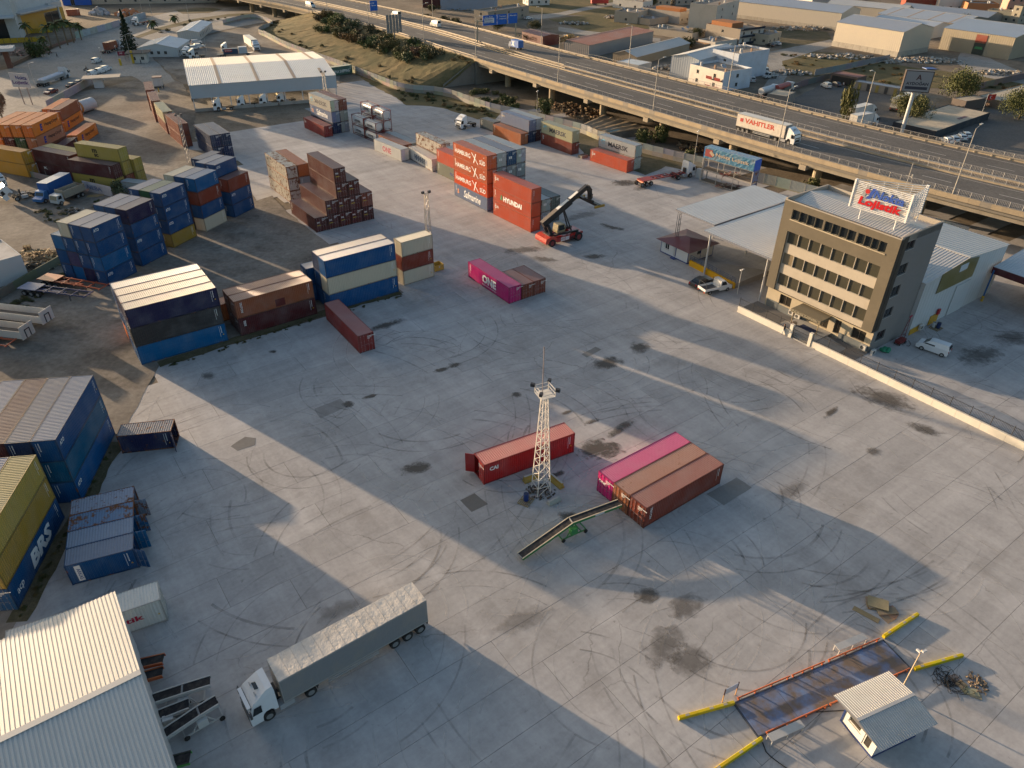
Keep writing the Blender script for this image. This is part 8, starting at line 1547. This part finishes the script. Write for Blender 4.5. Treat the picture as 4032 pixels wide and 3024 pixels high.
def trunk_mesh(key,h,r,seed=1):
    def mk():
        rnd = random.Random(seed); m = MB(); m.tube((0,0,-.2),(.1,0,h * .55),r,8,r * .7)
        for k in range(5): a = k * 1.26 + rnd.random(); m.tube((.1,0,h * rnd.uniform(.35,.55)),(math.cos(a) * h * .28,math.sin(a) * h * .28,h * rnd.uniform(.7,.95)),r * .45,6,r * .12)
        return m
    return proto(key,mk)
GR1 = (.055,.068,.022)
def tree(label,base,h,r,c=GR1,variant=0,name='tree',group=None,cat='tree'):
    t = thing(name,label,cat,base,random.uniform(0,6),group); t.scale = (r,r,h);
    k = variant % 3; obj('trunk',trunk_mesh('trk%d' % k,1.0,.06,k),MT['wood'],t,(.10,.075,.05)); obj('crown',crown_mesh('crn%d' % k,1.0,.42,.62,1500,.05,.12,11,5 + k) if r < 3 else crown_mesh('crb%d' % k,.85,.36,.6,5200,.018,.045,22,8 + k),MT['leaf'],t,c); return t
_bm = [crown_mesh('bush%d' % k,1.0,.5,.5,900,.05,.13,10,40 + k) for k in range(4)]
def bush(label,base,r,h,c,group=None,k=0):
    t = thing('bush',label,'bush',base,random.uniform(0,6),group); t.scale = (r,r,h); obj('foliage',_bm[k % 4],MT['leaf'],t,c); obj('stem',proto('bstem',lambda: MB().tube((0,0,-.2),(0,0,.5),.06,5).tube((0,0,.1),(.3,.2,.6),.04,5)),MT['wood'],t,(.1,.08,.05)); return t
rb_ = random.Random(77)
def slope_pt(i,tj):
    r_ = grid[max(0,min(nS,i))]; return r_[max(0,min(nT,tj))]
for k in range(60):        # planted shrubs on the embankment
    i = int(10 + 52 * (k / 60)) + rb_.randint(-1,1); j = rb_.choice([2,3,4,5,5,6]) if k > 12 else rb_.choice([1,2,3]); p = slope_pt(i,j); big = rb_.uniform(.8,1.35)
    bush('dark green shrub in the planted belt on the embankment',p,2.3 * big,2.5 * big,tuple(q * rb_.uniform(.8,1.25) for q in ((.095,.10,.042) if rb_.random() > .3 else (.13,.115,.05))),'shrubs on the embankment',k)
for k in range(46):
    p = slope_pt(rb_.randint(0,nS),rb_.choice([1,1,2,10,11,12])); bush('low dry weed tuft on the embankment',p,rb_.uniform(.6,1.3),rb_.uniform(.5,1.0),(.15,.11,.05) if rb_.random() > .4 else (.09,.085,.035),'weeds on the embankment',k)
def scatter(label,group,px,n,r0,r1,cols,seed,hh=(.6,1.0)):
    rnd = random.Random(seed); w_ = [(p.x,p.y) for p in W2(px)]; xs,ys = [q[0] for q in w_],[q[1] for q in w_]; k = 0
    while k < n:
        x,y = rnd.uniform(min(xs),max(xs)),rnd.uniform(min(ys),max(ys))
        if inside((x,y),w_): r = rnd.uniform(r0,r1); bush(label,(x,y,-.03),r,r * rnd.uniform(*hh),rnd.choice(cols),group,k); k += 1
scatter('low dry weeds between fence and concrete','weeds along the fence',[(1565,356),(1710,373),(1850,412),(1965,450),(1940,468),(1840,452),(1690,415),(1580,395)],42,.4,1.1,[(.12,.10,.04),(.07,.08,.03),(.16,.11,.05)],1,(.5,.9))
scatter('green bush behind the fence under the viaduct','bushes under the viaduct',[(1760,375),(1850,350),(1990,380),(2060,440),(1975,440)],16,1.0,2.2,[(.06,.075,.025),(.09,.09,.035)],2)
for px,py,r,h,l in ((2150,452,2.6,4.6,'tall green bush behind the tall blue fence stack'),(2590,560,3.0,4.0,'bushy shrub between fence and viaduct pier'),(2520,560,2.2,3.0,'shrub left of the pier behind second MAERSK stack'),(2720,630,1.8,2.4,'weeds by the light post near chassis truck'),(3190,748,1.8,2.6,'shrub under the viaduct behind the canopy'),(590,1190,.1,.1,None)):
    if l: bush(l,at(px,py),r,h,(.075,.085,.03),None,int(px))
tree('slim yellowing tree beside the tarpaulin stack',at(2960,640),7.5,1.5,(.11,.11,.035),1); tree('slim pointed tree beyond the far railing',at(3318,478),9,2.0,(.09,.09,.03),2); tree('round dark tree right of the brick garages',at(3785,400),9.5,6.0,(.075,.085,.03),0); tree('green tree before the dark canteen',at(3600,480),7,4.5,(.085,.09,.035),1); tree('small leafy tree left of the canteen roof',at(3545,460),6.5,3.8,(.085,.09,.035),2); tree('leafy tree at right edge beyond canteen',at(4010,470),8.5,5.5,(.075,.085,.03),0)
for i,(px,py,h,r,l) in enumerate(((2110,118,4,4,'rounded tree beside the maroon shed'),(2075,160,3,3.5,'dark shrub tree by far guard rail near blue truck'),(2120,170,3,3,'shrub tree before the maroon shed'),(2560,30,6,5,'dark tree between the top edge houses'),(2640,12,6,4,'tree at the top edge beside cream house'),(2740,150,4,3.5,'yellow green tree in front of grey block house'),(2700,190,3.5,2.5,'small tree by the low white shack'),(1700,48,3.5,4,'dark bush beside white rubble beyond viaduct'),(1960,120,4,4,'bushes before the bare concrete house'),(3790,100,5,3,'small tree among the right sheds'))): tree(l,at(px,py),h,r,(.055,.058,.022),i)
scatter('low shrub along the far side of the viaduct','shrubs beyond the viaduct',[(1600,55),(1760,75),(1900,125),(2060,175),(2000,180),(1850,130),(1650,75)],26,1.2,2.6,[(.06,.06,.025),(.09,.075,.035)],5)
scatter('dry weeds in the field beyond the viaduct','weeds in the fields',[(3080,210),(3560,270),(4032,320),(4032,390),(3650,345),(3300,310),(3080,290)],60,.5,1.3,[(.13,.10,.04),(.08,.08,.03),(.16,.10,.04)],6,(.4,.8))
scatter('dark weeds around the old lorries','weeds around the old lorries',[(140,830),(300,800),(420,790),(330,860),(210,880)],24,.4,.9,[(.05,.065,.02),(.09,.08,.035)],7,(.4,.7))
scatter('dry weeds beside the mossy wall','weeds by the mossy wall',[(0,1230),(120,1150),(240,1060),(260,1090),(130,1190),(30,1250)],22,.4,1.0,[(.10,.09,.035),(.07,.075,.03)],8,(.4,.8))
scatter('small weeds at the foot of container stacks','weeds at the gravel edge',[(640,1440),(903,1358),(1252,1250),(1585,1160),(1580,1168),(1252,1262),(905,1370),(660,1450)],46,.12,.35,[(.06,.07,.025),(.09,.08,.035)],9,(.5,1))
scatter('small weeds at the foot of left blocks','weeds by the left blocks',[(450,1760),(345,1960),(180,2270),(90,2440),(70,2430),(250,2110),(340,1950),(430,1760)],36,.12,.35,[(.06,.07,.025),(.09,.08,.035)],10,(.5,1))
# conifer by the gate
cf = thing('conifer','tall dark conifer beside the gate house','tree',at(520,222)); obj('trunk',MB().tube((0,0,-.2),(0,0,16),.35,8,.05),MT['wood'],cf,(.09,.07,.05))
def _con():
    m = MB(); rnd = random.Random(9)
    def f(r): z = 1.5 + 15.0 * r.random() ** 1.3; rad = (17 - z) * .28 * (.55 + .45 * math.sin(z * 2.3) ** 2); a = r.uniform(0,6.283); q = rad * r.random() ** .5; return Vector((q * math.cos(a),q * math.sin(a),z - q * .18))
    leafcloud(m,3200,f,.16,.42,rnd); return m
obj('crown',proto('conifer',_con),MT['leaf'],cf,(.022,.035,.018))
# palms
def _palm():
    m = MB(); rnd = random.Random(4)
    for k in range(22):
        a = k * 2.4; el = rnd.uniform(-.5,1.0); prev = None
        for i in range(6):
            t_ = i / 5; r = 2.6 * t_ * math.cos(el * .6); z = 2.6 * t_ * math.sin(el) - 1.5 * t_ * t_; c = Vector((r * math.cos(a),r * math.sin(a),z)); s = Vector((-math.sin(a),math.cos(a),-.25)) * (.42 * math.sin(math.pi * (t_ * .9 + .08)) + .03)
            if prev: m.add([prev[0] - prev[1],prev[0] + prev[1],c + s,c - s],[(0,1,2,3)])
            prev = (c,s)
    return m
PT = MB().tube((0,0,-.2),(0,0,1),.3,8,.22).mesh('palm_trunk')
for i,(px,py,h,l) in enumerate(((120,168,7,'palm furthest left before the factory'),(205,190,8,'second palm before the factory'),(238,190,9,'palm in the middle of the roadside row'),(268,178,9,'tall palm before the yellow factory floor'),(292,168,8,'palm right of the tall ones in the row'),(322,158,6,'last palm at the right of roadside row'),(180,205,5,'short palm before the brick wall'),(606,115,3,'squat palm on the road median by white cab'),(690,92,3,'squat palm further along the road median'))):
    t = thing('palm_tree',l,'palm',at(px,py),i * 1.1,'palms along the dusty road'); tk = obj('trunk',PT,MT['wood'],t,(.16,.12,.08)); tk.scale = (1,1,h); fo_ = obj('crown',proto('palm',_palm),MT['leaf'],t,(.07,.085,.03)); fo_.location = (0,0,h); fo_.scale = (1.1,1.1,1.1)
tree('bare brown tree at left edge above orange containers',at(8,465),7,3.2,(.13,.09,.06),1); bush('leafy shrub before the brick wall at left',at(155,225),4,5,(.06,.075,.028),None,2); scatter('low shrubs on the road median','shrubs on the median',[(560,145),(760,85),(980,55),(980,60),(770,92),(570,152)],12,.5,1.3,[(.08,.075,.035)],12)
bush('grey green shrub beside the painted wall',at(480,762),2.2,2.6,(.09,.10,.055),None,1)
# ================================================================== people and sheep (continuous skinned bodies)
def skinned(key,verts,edges,radii,root=0,sub=1):
    if key in _cache: return _cache[key]
    me = bpy.data.meshes.new(key); me.from_pydata(verts,edges,[]); o = bpy.data.objects.new(key,me); col.objects.link(o); o.modifiers.new('s','SKIN'); sm = o.modifiers.new('d','SUBSURF'); sm.levels = sm.render_levels = sub
    for i,r in enumerate(radii): me.skin_vertices[0].data[i].radius = (r,r) if not isinstance(r,tuple) else r
    me.skin_vertices[0].data[root].use_root = True; bpy.context.view_layer.update(); out = bpy.data.meshes.new_from_object(o.evaluated_get(bpy.context.evaluated_depsgraph_get())); bpy.data.objects.remove(o); out.polygons.foreach_set('use_smooth',[True] * len(out.polygons)); _cache[key] = out; return out
def person(label,loc,rz,top,legs,pose='walk',skinc=(.35,.2,.13),hairc=(.02,.015,.012)):
    t = thing('person',label,'person',loc,rz); s = 1 if pose == 'walk' else .25
    V = [(0,0,.95),(0,0,1.18),(0,0,1.42),(.02,0,1.53),(.04,0,1.68),(0,.2,1.40),(-.12 * s,.26,1.14),(.06 * s,.25,.92),(0,-.2,1.40),(.12 * s,-.26,1.14),(.32 * s,-.24,.98),(0,.1,.9),(.16 * s,.1,.5),(.05 * s,.1,.08),(.25 * s,.1,.04),(0,-.1,.9),(-.10 * s,-.1,.5),(-.36 * s,-.1,.12),(-.24 * s,-.1,.04)]
    E_ = [(0,1),(1,2),(2,3),(3,4),(2,5),(5,6),(6,7),(2,8),(8,9),(9,10),(0,11),(11,12),(12,13),(13,14),(0,15),(15,16),(16,17),(17,18)]
    Rr = [.15,.15,.17,.06,.11,.07,.05,.04,.07,.05,.04,.1,.065,.045,.04,.1,.065,.045,.04]
    if pose == 'ride':
        V = [(0,0,.85),(.05,0,1.1),(.12,0,1.32),(.16,0,1.43),(.2,0,1.58),(.12,.2,1.3),(.28,.26,1.12),(.45,.28,1.05),(.12,-.2,1.3),(.28,-.26,1.12),(.45,-.28,1.05),(0,.12,.82),(.35,.2,.72),(.2,.2,.32),(.34,.2,.3),(0,-.12,.82),(.35,-.2,.72),(.2,-.2,.32),(.34,-.2,.3)]
    b = obj('body',skinned('person_' + pose,V,E_,Rr),MT['skin'],t,top); hx = V[4]
    obj('head',MB().sphere((hx[0],0,hx[2] + .01),.115,10,7,(1.05,.9,1.2)).mesh('head',True),MT['skin'],t,skinc); obj('hair',MB().sphere((hx[0] - .025,0,hx[2] + .05),.12,10,6,(1.02,.95,1.0)).mesh('hair',True),MT['skin'],t,hairc)
    if pose != 'ride': obj('trousers',skinned('trousers_' + pose,[V[0],V[11],V[12],V[13],V[15],V[16],V[17]],[(0,1),(1,2),(2,3),(0,4),(4,5),(5,6)],[.16,.115,.082,.062,.115,.082,.062]),MT['skin'],t,legs)
    return t
a,b = at(3083,1318),at(3060,1308); d = b - a; person('person in dark jacket and white trousers walking past gate',a,math.atan2(d.y,d.x),(.02,.02,.025),(.55,.53,.5))
person('person in dark clothes walking by the gate house',at(556,252),R(30),(.03,.03,.035),(.03,.03,.04)); person('person in dark clothes walking along the road edge',at(227,227),R(200),(.10,.06,.05),(.04,.04,.05))
person('rider in dark clothes sitting on the motorcycle',at(341,279),R(15),(.03,.03,.035),(.03,.03,.03),'ride');
SV = [(-.35,0,.62),(0,0,.66),(.32,0,.66),(.52,0,.80),(.68,0,.86),(.84,0,.78),(-.36,.13,.48),(-.33,.13,.27),(-.37,.13,.02),(-.36,-.13,.48),(-.33,-.13,.27),(-.37,-.13,.02),(.3,.12,.45),(.32,.12,.24),(.3,.12,.02),(.3,-.12,.45),(.32,-.12,.24),(.3,-.12,.02),(-.55,0,.58)]
SE_ = [(0,1),(1,2),(2,3),(3,4),(4,5),(0,6),(6,7),(7,8),(0,9),(9,10),(10,11),(2,12),(12,13),(13,14),(2,15),(15,16),(16,17),(0,18)]
SR = [.25,.28,.24,.14,.10,.065,.10,.045,.035,.10,.045,.035,.09,.045,.035,.09,.045,.035,.05]
SV2 = [v if i not in (3,4,5) else [(.52,0,.58),(.66,0,.38),(.74,0,.2)][i - 3] for i,v in enumerate(SV)]
sheepm = [skinned('sheep_up',SV,SE_,SR,1),skinned('sheep_graze',SV2,SE_,SR,1)]
rs_ = random.Random(3)
def flock(px,n,grp,lab):
    w_ = [(p.x,p.y) for p in W2(px)]; xs,ys = [q[0] for q in w_],[q[1] for q in w_]; k = 0; pts = []; tries = 0
    while k < n and tries < 6000:
        tries += 1; x,y = rs_.uniform(min(xs),max(xs)),rs_.uniform(min(ys),max(ys))
        if inside((x,y),w_) and all((x - a) ** 2 + (y - b) ** 2 > .8 for a,b in pts):
            pts.append((x,y)); c = rs_.choice([(.20,.14,.085),(.16,.10,.06),(.26,.19,.12),(.07,.045,.03)]); o = obj('sheep',sheepm[k % 2],MT['wool'],None,c,(x,y,-.02),rs_.uniform(0,6.28)); tag(o,lab,'sheep',grp); o.scale = [rs_.uniform(1.05,1.35)] * 3; k += 1
flock([(2165,410),(2240,412),(2350,440),(2360,475),(2300,480),(2240,462),(2175,432)],78,'sheep flock left of the shelter','brown sheep in the dense flock left of tarpaulin shelter'); flock([(2665,570),(2775,585),(2780,608),(2690,602)],26,'sheep flock by the chassis truck fence','brown sheep in small flock behind the chassis truck fence')
